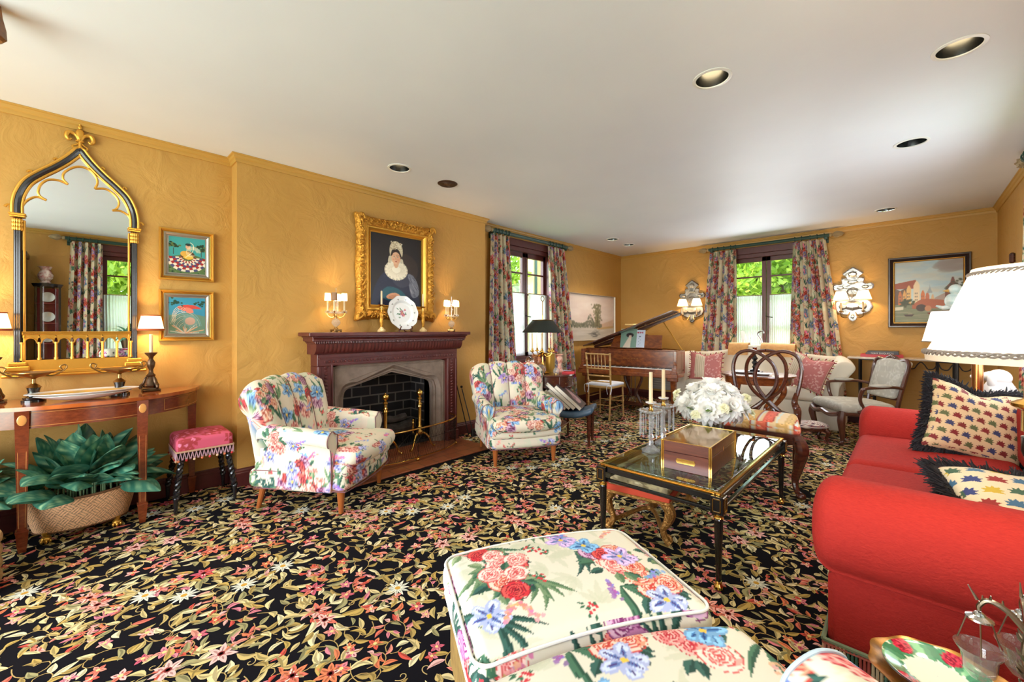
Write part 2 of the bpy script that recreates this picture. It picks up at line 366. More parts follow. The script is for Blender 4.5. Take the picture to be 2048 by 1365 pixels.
def iris(cv, x, y, r, ang, pal):
    for a, l, w_ in ((2.2, 1., .8), (.9, 1., .8), (3.6, 1.05, .75), (-.5, 1.05, .75), (1.57, .9, .7), (-1.57, 1., .6)):
        cv.ell(x + cos(a + ang) * r * l * .5, y + sin(a + ang) * r * l * .5, r * l * .52, r * w_ * .48, pal[0], a + ang, wob=.22); cv.ell(x + cos(a + ang) * r * l * .62, y + sin(a + ang) * r * l * .62, r * l * .3, r * w_ * .3, tuple(min(255, int(q * 1.22)) for q in pal[0]), a + ang, wob=.3); cv.leaf(x, y, r * l * .8, r * w_ * .34, a + ang, pal[1]); cv.line([(x, y), (x + cos(a + ang) * r * .8, y + sin(a + ang) * r * .8)], r * .06, pal[2])
    cv.ell(x, y, r * .15, r * .15, (240, 200, 80))
ROSES = [((246, 190, 180), (236, 140, 138), (190, 40, 56)), ((250, 214, 196), (240, 160, 130), (206, 70, 60)), ((224, 186, 214), (196, 130, 178), (130, 50, 110)), ((236, 90, 84), (214, 50, 60), (130, 20, 40)), ((252, 226, 214), (240, 170, 160), (214, 90, 90))]
IRIS = [((120, 170, 214), (70, 128, 188), (34, 66, 128)), ((176, 186, 226), (104, 130, 190), (70, 50, 120)), ((196, 170, 218), (120, 150, 205), (90, 50, 130))]
GR = [((74, 118, 92), (46, 84, 66)), ((120, 146, 108), (84, 118, 84)), ((58, 100, 90), (34, 70, 62)), ((150, 166, 126), (110, 136, 96))]
def chintz(w, res, bg, dense=1., pale=1., seed=3, sz=1.):
    global RNG
    RNG = np.random.default_rng(seed); R = RNG.random; cv = Cv(w, w, res, bg); A = w * w / .49 * dense
    for _ in range(int(26 * A)):   # pale sage shadow foliage
        x, y, a = R() * w, R() * w, R() * 6.3
        for k in range(5): cv.leaf(x, y, (.05 + .05 * R()) * sz, .022 * sz, a + (k - 2) * .5, (206, 208, 182), al=.8 * pale)
    for _ in range(int(9 * A)):   # long sword leaves
        x, y, a = R() * w, R() * w, 1.2 + R() * .9; g = GR[int(R() * 3)]
        for k in range(5): cv.leaf(x, y, (.10 + .07 * R()) * sz, .02 * sz, a + (k - 2) * .3, g[0], g[1], bend=(R() - .5) * .3)
    for _ in range(int(7 * A)):   # bouquets
        x, y = R() * w, R() * w
        for k in range(9):
            a = R() * 6.3; g = GR[int(R() * 4)]; cv.leaf(x + cos(a) * .05 * sz, y + sin(a) * .05 * sz, .055 * sz, .03 * sz, a + R() - .5, g[0], g[1])
        for k in range(4):
            a = k * 1.6 + R(); d = (.0 if k == 0 else .055) * sz; rose(cv, x + cos(a) * d, y + sin(a) * d, (.038 + .014 * R()) * sz, ROSES[int(R() * 5)])
    for _ in range(int(6 * A)): iris(cv, R() * w, R() * w, (.05 + .015 * R()) * sz, R() * 1.5 - .7, IRIS[int(R() * 3)])
    for _ in range(int(10 * A)):  # lilac / hyacinth spikes
        x, y, a = R() * w, R() * w, R() * 6.3; pal = [(128, 92, 160), (96, 120, 170), (196, 90, 120), (200, 130, 120)][int(R() * 4)]
        for k in range(16):
            t = k / 16; cv.ell(x + cos(a) * t * .08 * sz + (R() - .5) * .03 * (1 - t) * sz, y + sin(a) * t * .08 * sz + (R() - .5) * .03 * (1 - t) * sz, .008 * sz, .006 * sz, tuple(min(255, c + int(R() * 60)) for c in pal), R() * 3)
    for _ in range(int(7 * A)):   # berries and butterflies
        x, y = R() * w, R() * w
        for k in range(6): cv.ell(x + (R() - .5) * .04, y + (R() - .5) * .04, .006, .006, (210, 60, 70)); cv.leaf(x + (R() - .5) * .05, y + (R() - .5) * .05, .02, .01, R() * 6, (60, 110, 80))
    return cv
CHO = chintz(.95, 900, (228, 223, 204), 1.0, .8, seed=11, sz=1.08)
IRIS = [((120, 156, 190), (70, 108, 152), (38, 58, 100)), ((156, 160, 196), (96, 104, 156), (62, 50, 100)), ((176, 156, 190), (120, 116, 164), (80, 54, 106))]; ROSES = [((232, 188, 172), (214, 150, 136), (160, 66, 66)), ((236, 204, 180), (222, 164, 132), (176, 86, 66)), ((204, 166, 184), (166, 112, 142), (104, 50, 84)), ((206, 100, 88), (180, 66, 66), (110, 30, 44)), ((234, 208, 190), (216, 166, 150), (180, 100, 88))]
CH = chintz(.84, 720, (216, 206, 184), 1.3, sz=1.0)
IRIS = [((110, 128, 150), (76, 92, 124), (50, 54, 84)), ((150, 130, 160), (104, 88, 124), (70, 50, 90)), ((126, 120, 150), (90, 80, 116), (60, 44, 80))]; ROSES = [((216, 150, 130), (196, 110, 90), (140, 50, 50)), ((206, 90, 70), (176, 60, 56), (110, 30, 36)), ((224, 176, 150), (200, 120, 90), (160, 70, 56)), ((190, 120, 130), (150, 80, 96), (100, 40, 60)), ((214, 110, 80), (190, 84, 60), (120, 40, 36))]
CHC = chintz(.62, 520, (208, 190, 160), 2.35, .8, seed=5, sz=.8)
def quadpaint(cv, fx, fy): return lambda V, n: cv.sample(fx(V), fy(V))
# ------------------------------------------------------------ the room
H = 2.642; XL = -4.0; XC = -3.85; XR = .735; YB = 7.22; YF = -2.6
def holed(mb, a0, a1, z0, z1, holes, d0, d1, ax):
    """wall slab along axis ax ('x' or 'y') from a0..a1 with rectangular holes [(h0,h1,hz0,hz1)]"""
    def bx(p0, p1, q0, q1):
        if p1 - p0 < 1e-4 or q1 - q0 < 1e-4: return
        if ax == 'y': mb.box(d0, d1, p0, p1, q0, q1, 0)
        else: mb.box(p0, p1, d0, d1, q0, q1, 0)
    c = a0
    for h0, h1, hz0, hz1 in holes:
        bx(c, h0, z0, z1); bx(h0, h1, z0, hz0); bx(h0, h1, hz1, z1); c = h1
    bx(c, a1, z0, z1)
WZ0, WZ1 = .80, 2.47
m = MB(); m.box(XL - .25, XL - .01, YF, .87, 0, H, 0)
holed(m, .87, 3.54, 0, H, [(1.64, 2.74, 0, .84)], XL - .01, XC, 'y'); holed(m, .87, 3.54, 0, H, [(1.60, 2.78, 0, 1.2)], XL - .25, XL - .01, 'y')
holed(m, 3.54, YB, 0, H, [(4.03, 5.03, WZ0, WZ1)], XL - .25, XL, 'y'); struct('wall_left', m, M_WALL)
m = MB(); holed(m, XL - .25, XR + .25, 0, H, [(-2.08, -1.06, WZ0, WZ1)], YB, YB + .25, 'x'); struct('wall_back', m, M_WALL)
m = MB(); holed(m, YF, YB, 0, H, [(.22, 1.42, WZ0, WZ1), (3.5, 4.8, WZ0, WZ1)], XR, XR + .25, 'y'); struct('wall_right', m, M_WALL)
m = MB(); holed(m, XL - .25, XR + .25, 0, H, [(-3.5, .3, .05, 2.35)], YF - .2, YF, 'x'); struct('wall_front', m, M_WALL)
LIGHTS = [(.182, 3.005), (-.787, 2.43), (.018, 4.291), (-.19, 6.487), (-3.175, 1.916), (-3.301, 5.701), (-3.325, 6.253)]
def ceil_mesh():   # ceiling slab with round holes for the recessed lights
    m = MB(); xs = sorted(set([XL - .25, XR + .25] + [x + d for x, y in LIGHTS for d in (-.1, .1)])); ys = sorted(set([YF - .2, YB + .25] + [y + d for x, y in LIGHTS for d in (-.1, .1)]))
    for i in range(len(xs) - 1):
        for j in range(len(ys) - 1):
            a, b, c, d = xs[i], xs[i + 1], ys[j], ys[j + 1]; hit = [l for l in LIGHTS if a - 1e-6 <= l[0] - .1 + 1e-3 <= b and abs(a - (l[0] - .1)) < 1e-5 and abs(c - (l[1] - .1)) < 1e-5]
            inside = [l for l in LIGHTS if a >= l[0] - .1 - 1e-6 and b <= l[0] + .1 + 1e-6 and c >= l[1] - .1 - 1e-6 and d <= l[1] + .1 + 1e-6]
            if inside: continue
            m.add([(a, c, H), (b, c, H), (b, d, H), (a, d, H)], [[0, 3, 2, 1]])
    for x, y in LIGHTS:
        n = 40; R = [(x + .088 * cos(k / n * 2 * pi), y + .088 * sin(k / n * 2 * pi), H) for k in range(n)]; Q = []
        for k in range(n):
            a = k / n * 2 * pi; q = .1 / max(abs(cos(a)), abs(sin(a))); Q.append((x + q * cos(a), y + q * sin(a), H))
        m.add(R + Q, [[k, (k + 1) % n, n + (k + 1) % n, n + k] for k in range(n)])
    m.box(XL - .25, XR + .25, YF - .2, YB + .25, H + .2, H + .25, 0); return m
struct('ceiling', ceil_mesh(), M_CEIL, smooth=0)

def crown(path, name):   # moulding swept along a polyline against the walls (left hand side is the wall)
    prof = [(0, -.062), (.010, -.062), (.014, -.050), (.014, -.038), (.024, -.030), (.030, -.014), (.040, -.010), (.040, -.001), (0, -.001)]
    sweep(path, prof, H, name, M_CROWN)
def sweep(path, prof, z, name, m_, mb=None):
    P = np.array(path, float); secs = []
    for i in range(len(P)):
        d0 = P[i] - P[i - 1] if i > 0 else P[1] - P[0]; d1 = P[i + 1] - P[i] if i < len(P) - 1 else P[-1] - P[-2]
        d0 /= np.linalg.norm(d0); d1 /= np.linalg.norm(d1); n0 = np.array([d0[1], -d0[0]]); n1 = np.array([d1[1], -d1[0]]); n = n0 + n1; n /= (n.dot(n0) if abs(n.dot(n0)) > 1e-6 else 1)
        secs.append([(P[i][0] + n[0] * a, P[i][1] + n[1] * a, z + b) for a, b in prof])
    m = mb or MB(); S = np.array(secs); b0 = m.n; k = len(prof); m.grid(S, cv=True); m.f.append([b0 + i for i in range(k)]); m.f.append([b0 + (len(P) - 1) * k + i for i in range(k)][::-1])
    if mb is None: return struct(name, m, m_, smooth=20)
crown([(XL - .01, YF), (XL - .01, .87), (XC, .87), (XC, 3.54), (XL, 3.54), (XL, YB), (XR, YB), (XR, YF)], 'trim_1')
BP = [(0, 0), (.024, 0), (.024, .105), (.018, .112), (.018, .122), (.010, .132), (.008, .14), (0, .14)]
sweep([(XL - .01, YF), (XL - .01, .87), (XC, .87), (XC, 1.40)], BP, 0, 'baseboard_left', M_TRIM)
sweep([(XC, 3.0), (XC, 3.54), (XL, 3.54), (XL, YB), (XR, YB)], BP, 0, 'baseboard_back', M_TRIM)
sweep([(XR, YB), (XR, YF)], BP, 0, 'baseboard_right', M_TRIM)

# ---------- windows: local x across, y = 0 the wall face with the room on the -y side, z up
def window(n, w_, loc, rz, sheer=True, rows=(.60, .80)):
    z0, z1 = WZ0, WZ1; fr = MB(); h = w_ / 2
    fr.box(-h - .05, -h + .035, -.02, .16, z0, z1 + .04, .004); fr.box(h - .035, h + .05, -.02, .16, z0, z1 + .04, .004)
    fr.box(-h - .06, h + .06, -.03, .16, z1 - .05, z1 + .05, .004); fr.box(-h, h, -.01, .16, z1 - .11, z1 - .05, .004)
    fr.box(-h - .08, h + .08, -.07, .16, z0 - .03, z0 + .02, .006); fr.box(-h, h, 0, .16, z0 + .02, z0 + .06, .004)
    root = struct('window_%d' % n, fr, M_TRIM); root.location = loc; root.rotation_euler = (0, 0, rad(rz))
    for s in (-1, 1):
        a, b = (s * .004, s * (h - .03)) if s > 0 else (s * (h - .03), s * .004); m = MB(); m.box(a, a + .055, .06, .11, z0 + .05, z1 - .1); m.box(b - .055, b, .06, .11, z0 + .05, z1 - .1)
        m.box(a, b, .06, .11, z0 + .05, z0 + .12); m.box(a, b, .06, .11, z1 - .17, z1 - .1)
        for r in rows: zz = z0 + .05 + r * (z1 - z0 - .15); m.box(a + .05, b - .05, .068, .1, zz - .011, zz + .011)
        zz = z0 + .05 + .3 * (z1 - z0 - .15); m.box(a + .05, b - .05, .068, .1, zz - .011, zz + .011)
        sash = struct('sash', m, M_TRIM, root); g = MB(); g.box(a + .05, b - .05, .083, .086, z0 + .11, z1 - .16, 0); struct('pane', g, M_PANE, sash)
    k = MB(); k.tube([(0, .055, 1.45), (0, .03, 1.45), (.03, .03, 1.44), (.09, .03, 1.43)], .007); struct('latch', k, M_BLACK, root)
    if sheer:
        for s in (-1, 1):
            x0, x1 = (-h + .035, -.045) if s < 0 else (.045, h - .035); zt = 1.775; u = np.linspace(0, 1, 150); v = np.linspace(0, 1, 14)
            P = np.zeros((14, 150, 3)); P[..., 0] = x0 + (x1 - x0) * u; P[..., 2] = (z0 + .07) + (zt - z0 - .07) * v[:, None]
            P[..., 1] = .035 + .009 * np.sin(u * 2 * pi * 17 + .6 * np.sin(v[:, None] * 5) + 1.5 * np.sin(u * 11)) * (1 - .5 * (v[:, None] > .95))
            m = MB(); m.grid(P); c = struct('cafe_curtain', m, M_SHEER, None); c.location = loc; c.rotation_euler = (0, 0, rad(rz)); c['kind'] = 'thing'
            side = 'left' if s < 0 else 'right'
            tag(c, {1: 'short white voile cafe curtain on the %s sash of the window beside the fireplace wall' % side, 2: 'short white voile cafe curtain on the %s sash of the window behind the oatmeal sofa' % side,
                    3: 'short white voile cafe curtain on the %s sash of the window seen in the mirror' % side, 4: 'short white voile cafe curtain on the %s sash of the window behind the red sofa' % side}[n], 'curtain', 'cafe curtains')
            m = MB(); m.tube([(x0, .035, zt), (x1, .035, zt)], .006); struct('rod', m, M_ABRASS, c)
    return root
window(1, 1.0, (XL, 4.53, 0), 90); window(2, 1.02, (-1.57, YB, 0), 0)
window(3, 1.2, (XR, .82, 0), -90); window(4, 1.3, (XR, 4.15, 0), -90)
m = MB()
for x in np.linspace(-3.5, .3, 5): m.box(x - .03, x + .03, YF - .14, YF - .06, .05, 2.35)
for z in (.05, .9, 2.30): m.box(-3.5, .3, YF - .13, YF - .07, z, z + .05)
struct('added_rear_door', m, M_TRIM)  # unseen glazed doors added behind the camera as an opening for fill light

# ---------- floral carpet: a dark ground with tufted leaves and flowers standing a millimetre or so proud
def carpet():
    global RNG
    RNG = np.random.default_rng(21); R = RNG.random; S = []; W = 1.24
    GOLD = [(196, 172, 108), (220, 202, 146), (172, 146, 84), (206, 186, 128), (158, 150, 104), (226, 212, 166), (190, 160, 86)]; PINK = [(214, 112, 92), (228, 142, 122), (206, 84, 70), (232, 164, 150), (216, 128, 140), (236, 178, 168), (222, 124, 84), (196, 92, 110)]
    cell = {}
    def free(x, y, r):
        for i in range(int((x - r) // .06), int((x + r) // .06) + 1):
            for j in range(int((y - r) // .06), int((y + r) // .06) + 1):
                for (a, b, c) in cell.get((i % 21, j % 21), ()):
                    dx = (x - a + W / 2) % W - W / 2; dy = (y - b + W / 2) % W - W / 2
                    if dx * dx + dy * dy < (r * .8 + c) ** 2: return False
        return True
    def occ(x, y, r):
        cell.setdefault((int(x // .06) % 21, int(y // .06) % 21), []).append((x, y, r))
    def leaf(x, y, l, w_, a, c, c2):
        b = (R() - .5) * .5; P = leafpts(x, y, l, w_, a, b); P += (R() - .5) * .003; S.append((P, c, .5 + R() * .4)); S.append((leafpts(x + cos(a) * l * .06, y + sin(a) * l * .06, l * .84, w_ * .75, a, b, half=True, n=5), c2, 1.0 + R() * .3))
    def fl(x, y, r, n, c, c2, cc):
        a0 = R() * 6
        for k in range(n):
            a = a0 + k / n * 2 * pi; S.append((leafpts(x + cos(a) * r * .12, y + sin(a) * r * .12, r * (.85 + .2 * R()), r * 2.6 / n * 1.15, a, n=5), c if k % 2 else c2, .7 + .3 * R()))
            S.append((leafpts(x + cos(a) * r * .3, y + sin(a) * r * .3, r * .45, r * .5 / n * 2, a, n=3), tuple(int(q * .72) for q in c), 1.2))
        t = np.linspace(0, 2 * pi, 9)[:-1]; S.append((np.stack([x + np.cos(t) * r * .24, y + np.sin(t) * r * .24], 1), cc, 1.5))
    def curl(x, y, a, l, w_, c):
        t = np.linspace(0, 1, 12); th = a + t * t * 5 * (1 if R() > .5 else -1); P = np.cumsum(np.stack([np.cos(th), np.sin(th)], 1) * l / 12, 0) + (x, y); T = np.stack([-np.sin(th), np.cos(th)], 1) * w_ / 2
        for i in range(11): S.append((np.array([P[i] + T[i], P[i + 1] + T[i + 1], P[i + 1] - T[i + 1], P[i] - T[i]]), c, .4))
        return P, th
    for k in range(15):
        for _ in range(40):
            x, y = R() * W, R() * W
            if free(x, y, .06):
                occ(x, y, .055); q = R(); p = PINK[int(R() * 8)]; p2 = PINK[int(R() * 8)]
                if q < .3: fl(x, y, .056, 11, (228, 226, 206), (206, 208, 190), (196, 150, 60))
                else: fl(x, y, .055, 7, p, p2, (120, 40, 40)); fl(x, y, .032, 6, p2, (244, 206, 190), (190, 140, 60))
                for j in range(6):
                    a = j * 1.05 + R(); g = GOLD[int(R() * 7)]; leaf(x + cos(a) * .058, y + sin(a) * .058, .07 + .04 * R(), .03, a + (R() - .5) * .8, g, tuple(int(v * .76) for v in g))
                break
    for k in range(105):  # sprays
        x, y = R() * W, R() * W; a = R() * 6.3; l = .16 + R() * .14; P, th = curl(x, y, a, l, .0035, (178, 150, 92)); pk = R() < .24
        for i in range(1, 12):
            for sd in (-1, 1):
                aa = th[i] + sd * (.5 + .5 * R()); r = .018 if pk else .026; px, py = P[i][0] + cos(aa) * r * .5, P[i][1] + sin(aa) * r * .5
                if i % 2 and not pk: continue
                if free(px, py, .012 if pk else .020):
                    occ(px, py, .010 if pk else .016); g = (PINK if pk or R() < .12 else GOLD)[int(R() * 7)]
                    leaf(P[i][0], P[i][1], (.028 if pk else .052) + R() * .03, (.013 if pk else .02) + R() * .008, aa, g, tuple(int(v * .78) for v in g))
    for k in range(1900):  # filling leaves, buds and berries
        x, y = R() * W, R() * W
        if not free(x, y, .026): continue
        occ(x, y, .019); q = R()
        if q < .74:
            g = GOLD[int(R() * 7)]; leaf(x - .02, y, .045 + R() * .045, .015 + R() * .013, R() * 6.3, g, tuple(int(v * .78) for v in g))
        elif q < .9:
            p = PINK[int(R() * 8)]; fl(x, y, .024 + R() * .01, 5, p, PINK[int(R() * 8)], (230, 200, 130))
        else: curl(x, y, R() * 6, .09, .0035, (196, 170, 110))
    # one tile repeated over the floor
    nv = sum(len(p) for p, _, _ in S); V = np.vstack([np.hstack([p, np.full((len(p), 1), z * .001)]) for p, _, z in S]); Cc = np.vstack([np.tile(np.array(c, float) / 255, (len(p), 1)) for p, c, _ in S])
    F = []; i = 0
    for p, _, _ in S: F.append(list(range(i, i + len(p)))); i += len(p)
    m = MB(); m.box(XL - .02, XR, YF, YB, -.05, 0, 0, col=(.055, .05, .07)); ctr = np.array([p.mean(0) for p, _, _ in S])
    for ix in range(4):
        for iy in range(8):
            o = np.array([XL + ix * W - .02, YF + .1 + iy * W]); ang = 0
            keep = (ctr[:, 0] + o[0] > XL + .03) & (ctr[:, 0] + o[0] < XR - .03) & (ctr[:, 1] + o[1] < YB - .03) & ~((ctr[:, 0] + o[0] < -3.1) & (ctr[:, 1] + o[1] > 1.42) & (ctr[:, 1] + o[1] < 2.98))
            if not keep.any(): continue
            Vt = V + (o[0], o[1], 0); m.v.append(Vt); m.c.append(Cc); m.f.extend([[q + m.n for q in F[j]] for j in np.nonzero(keep)[0]]); m.n += len(Vt)
    return m
fl_ = struct('floor', carpet(), M_CARPET, smooth=0)

# ---------- outside
LAWN = mat('lawn', (86, 128, 50), .9, noise=(3, (120, 156, 70))); STUCCO = mat('neighbour stucco', (206, 196, 140), .9, noise=(4, (190, 176, 120))); M_BARK = mat('bark', (92, 80, 66), .9, bump=(30, .6, .01))
m = MB(); m.box(-30, 30, -30, 40, -.6, -.5, 0); struct('ground', m, LAWN)
def tree(loc, label, seed, s=1., group='trees in the garden'):
    R = np.random.default_rng(seed); t = thing('garden_tree', label, 'tree', loc, R.random() * 360, group, s); m = MB(); tips = []
    m.tube(spl([(0, 0, -.6), (.1, .05, .8), (0, .1, 2.0), (.1, 0, 3.4)], 14), np.linspace(.16, .07, 14), 8)
    for k in range(11):
        a = k * 2.4; z = .9 + k * .24; L = 1.5 - .06 * k; P = spl([(0, .05, z), (cos(a) * L * .5, sin(a) * L * .5, z + .25), (cos(a) * L, sin(a) * L, z + .35 + .3 * R.random())], 8); m.tube(P, np.linspace(.05, .012, 8), 6); tips += list(P[2:])
        for q in range(2): b = a + (q - .5) * 1.3; P2 = spl([P[4], P[4] + (cos(b) * .4, sin(b) * .4, .12), P[4] + (cos(b) * .8, sin(b) * .8, .1)], 5); m.tube(P2, np.linspace(.02, .006, 5), 5); tips += list(P2)
    obj('trunk', m, M_BARK, t); tips = np.array(tips); n = 15000; c = tips[R.integers(0, len(tips), n)] + R.normal(0, .24, (n, 3)); u = R.normal(0, 1, (n, 3)); u /= np.linalg.norm(u, axis=1)[:, None]; v = np.cross(u, R.normal(0, 1, (n, 3))); v /= np.linalg.norm(v, axis=1)[:, None]
    l = .045 + .05 * R.random((n, 1)); V = np.stack([c - u * l, c + v * l * .5, c + u * l, c - v * l * .5], 1).reshape(-1, 3); g = R.random((n, 1)); col = np.repeat(np.hstack([.42 + .3 * g, .58 + .24 * g, .16 + .14 * g]), 4, 0)
    m = MB(); m.add(V, np.arange(4 * n).reshape(-1, 4), col); f = obj('foliage', m, M_LEAF2, t, smooth=0); f['kind'] = 'stuff'; return t
M_LEAF2 = mat('garden leaf', rough=.6, attr=True, trans=.5)
t1 = tree((-1.9, 10.2, 0), 'leafy garden tree outside the window behind the oatmeal sofa, left of the two', 1)
dup(t1, (.9, 13.0, .2), 140, 'leafy garden tree further off behind the right sash of the sofa window')
dup(t1, (-3.2, 14.6, .6), 60, 'leafy garden tree farthest behind the window over the oatmeal sofa')
dup(t1, (-7.9, 6.6, 0), 200, 'leafy garden tree outside the window beside the fireplace wall')
dup(t1, (-11.6, 10.6, 0), 250, 'leafy garden tree behind the first one outside the fireside window')
dup(t1, (3.4, 1.2, 0), 20, 'leafy garden tree reflected through the window in the gilt mirror')
dup(t1, (5.4, -2.9, .2), 20, 'second leafy garden tree reflected in the gilt mirror')
m = MB(); m.box(-6.4, -6.0, 6.95, 9.5, -.5, 4.5, 0); hb = single('neighbour_house', m, STUCCO, 'cream stuccoed wing of the house seen through the right sash of the fireside window', 'house')
m = MB(); m.box(-6.0, -5.96, 7.0, 7.25, 1.0, 3.2); obj('shutter', m, M_GREEN, hb)
# ------------------------------------------------------------ recessed ceiling lights
DL = {}
def downlight(x, y, on, label, energy=28, look=None):
    t = thing('recessed_ceiling_light', label, 'ceiling light', (x, y, H), 0, 'recessed ceiling lights')
    m = MB(); a = [(.098, -.004), (.098, .0), (.084, .004), (.084, -.004)]; m.lathe([(.082, -.001), (.084, -.006), (.1, -.004), (.1, .0005), (.083, .0005)], 40, caps=False); obj('trim_ring', m, mat('white enamel', (232, 232, 230), .35), t)
    m = MB(); m.lathe([(.086, .002), (.078, .06), (.062, .13)], 36, caps=False); obj('reflector', m, mat('brushed reflector', (104, 106, 110), .25, 1), t)
    m = MB(); m.lathe([(.0, .062), (.03, .063), (.045, .072), (.052, .10), (.05, .12), (0.0, .12)], 28); obj('bulb', m, M_BULB if on else mat('unlit bulb glass', (176, 178, 180), .2), t)
    if on: 
        l = light('downlight_lamp', 'SPOT', (0, 0, .055), energy, WARM2, (0, 0, 0), spot_size=rad(100), spot_blend=.7, shadow_soft_size=.04); l.parent = t
    return t
LB = ['recessed ceiling light nearest the big lampshade, largest and top right', 'recessed ceiling light over the glass coffee table', 'recessed ceiling light above the far arm of the red sofa', 'recessed ceiling light closest to the canal painting wall',
      'recessed ceiling light directly in front of the portrait', 'recessed ceiling light nearer of the pair towards the landscape painting', 'recessed ceiling light farther of the pair towards the landscape painting']
for i, (x, y) in enumerate(LIGHTS): downlight(x, y, i != 2, LB[i], [22, 60, 0, 60, 60, 70, 50][i])
m = MB(); m.lathe([(0, -.012), (.05, -.012), (.085, -.008), (.095, -.002), (.095, 0), (0, 0)], 32)
for r in (.03, .045, .06, .075): m.tube([(r * cos(a), r * sin(a), -.012) for a in np.linspace(0, 2 * pi, 28)[:-1]], .0022, 5, closed=True)
single('ceiling_speaker', m, mat('bronze grille', (70, 48, 38), .5, .4), 'round dark bronze grille in the ceiling right of the light by the portrait', 'ceiling vent', (-3.18, 2.437, H))

# ------------------------------------------------------------ demilune console table
CX, CY, CZ = -4.005, .035, .815
def half_ell(a, d, n=60, inset=0): return [((d - inset) * sin(t), -(a - inset) * cos(t)) for t in np.linspace(0, pi, n)]
t = thing('console_table', 'long bow-fronted mahogany console table with inlaid oval medallions under the gilt mirror', 'table', (CX, CY, 0))
def shape(u, a, d): # u -1..1 along the wall; flattened bow front
    return d * (1 - abs(u) ** 2.3) ** .62
def bow(a, d, n=70):
    u = -np.cos(np.linspace(0, pi, n)); return [(shape(q, a, d), a * q) for q in u]
m = MB(); top = bow(.62, .485); m.prism(top, CZ - .022, CZ - .003); m.prism([(x * .997, y * .997) for x, y in top], CZ - .003, CZ); obj('top', m, mat('polished mahogany top', (150, 72, 30), .1, noise=(5, (186, 96, 42), (6, 1, 1)), coat=.8), t)
m = MB(); o = bow(.60, .463); i_ = bow(.575, .44); V = [(x, y, z) for x, y in o for z in (CZ - .125, CZ - .022)] + [(x, y, z) for x, y in i_ for z in (CZ - .125, CZ - .022)]; n = len(o) * 2
m.add(V, [[2 * k, 2 * k + 2, 2 * k + 3, 2 * k + 1] for k in range(len(o) - 1)] + [[n + 2 * k, n + 2 * k + 1, n + 2 * k + 3, n + 2 * k + 2] for k in range(len(o) - 1)] + [[2 * k, n + 2 * k, n + 2 * k + 2, 2 * k + 2] for k in range(len(o) - 1)])
obj('apron', m, M_MAHOG, t)
M_INLAY = mat('satinwood inlay', (206, 142, 74), .3, coat=.4)
m = MB()   # stringing lines on the apron
for za in (CZ - .036, CZ - .112):
    for a, b in ((3, 20), (25, 45), (49, 67)): m.tube([(x * 1.001, y * 1.001, za) for x, y in o[a:b]], .0013, 4)
for a in (3, 19, 25, 44, 49, 66): m.tube([(o[a][0] * 1.001, o[a][1] * 1.001, CZ - .036), (o[a][0] * 1.001, o[a][1] * 1.001, CZ - .112)], .0013, 4)
obj('stringing', m, M_INLAY, t)
def cleg(x, y, face, lab=None):
    m = MB()
    def sq(z, h): return [(x - h, y - h, z), (x + h, y - h, z), (x + h, y + h, z), (x - h, y + h, z)]
    P = np.array([sq(0, .014), sq(.035, .019), sq(.11, .024), sq(.115, .026), sq(.125, .026), sq(.128, .018), sq(.5, .023), sq(CZ - .024, .028)]); m.grid(P, cv=True); b = m.n; m.f += [[3, 2, 1, 0], [b - 4, b - 3, b - 2, b - 1]]
    l = obj('leg', m, M_MAHOG, t, smooth=20)
    if face:
        m = MB(); hx = x + .0275
        for s in (-1, 1): m.tube([(x + .019, y + s * .012, .14), (x + .0245, y + s * .017, CZ - .135)], .0011, 4)
        m.ell((x + .028, y, CZ - .074), (.003, .019, .03), 20, 8); obj('medallion', m, M_INLAY, l)
    return l
for y in (-.252, .252): cleg(.415, y, True)
for y in (-.565, .565): cleg(.03, y, False)

# ------------------------------------------------------------ gothic mirror
t = thing('wall_mirror', 'tall gothic wall mirror with ogee arch, gilt tracery and fleur-de-lis finial above the console', 'mirror', (XL - .008, .008, 0))
R_ = [(.268, 1.955), (.268, 2.03), (.256, 2.10), (.225, 2.175), (.175, 2.235), (.12, 2.29), (.07, 2.345), (.028, 2.40), (0, 2.445)]
arch = [(y, z) for y, z in spl(R_, 40)]; fullA = arch + [(-y, z) for y, z in arch[::-1][1:]]
m = MB(); gl = [(-.25, 1.06), (.25, 1.06)] + [(y * .93, 1.955 + (z - 1.955) * .95) for y, z in fullA]; m.prism(gl, .006, .012, 'x'); obj('glass', m, M_MIRROR, t, smooth=0)
m = MB(); m.prism([(-.285, 1.0), (.285, 1.0), (.285, 1.955)] + [(y * 1.06, z + .01) for y, z in fullA] + [(-.285, 1.955)], 0, .005, 'x'); obj('backboard', m, M_DMAHOG, t)
def offs(P, d):
    P = np.array(P); T = np.gradient(P, axis=0); T /= np.linalg.norm(T, axis=1)[:, None]; return P + np.stack([T[:, 1], -T[:, 0]], 1) * d
def ribbon(m, P, r, x, fl=1): m.tube([(x, y, z) for y, z in P], r, 8, flat=fl, up=(1, 0, 0))
m = MB(); ribbon(m, offs(fullA, .0), .016, .018, 1.0)
for s in (-1, 1):
    for k in (-.009, 0, .009): m.tube([(.02, s * .268 + k, 1.04), (.02, s * .268 + k, 1.90)], .0075, 10)
obj('ebonised_moulding', m, M_EBON, t)
m = MB()
ribbon(m, offs(fullA, .021), .0095, .02); ribbon(m, offs(fullA, -.019), .0075, .02)
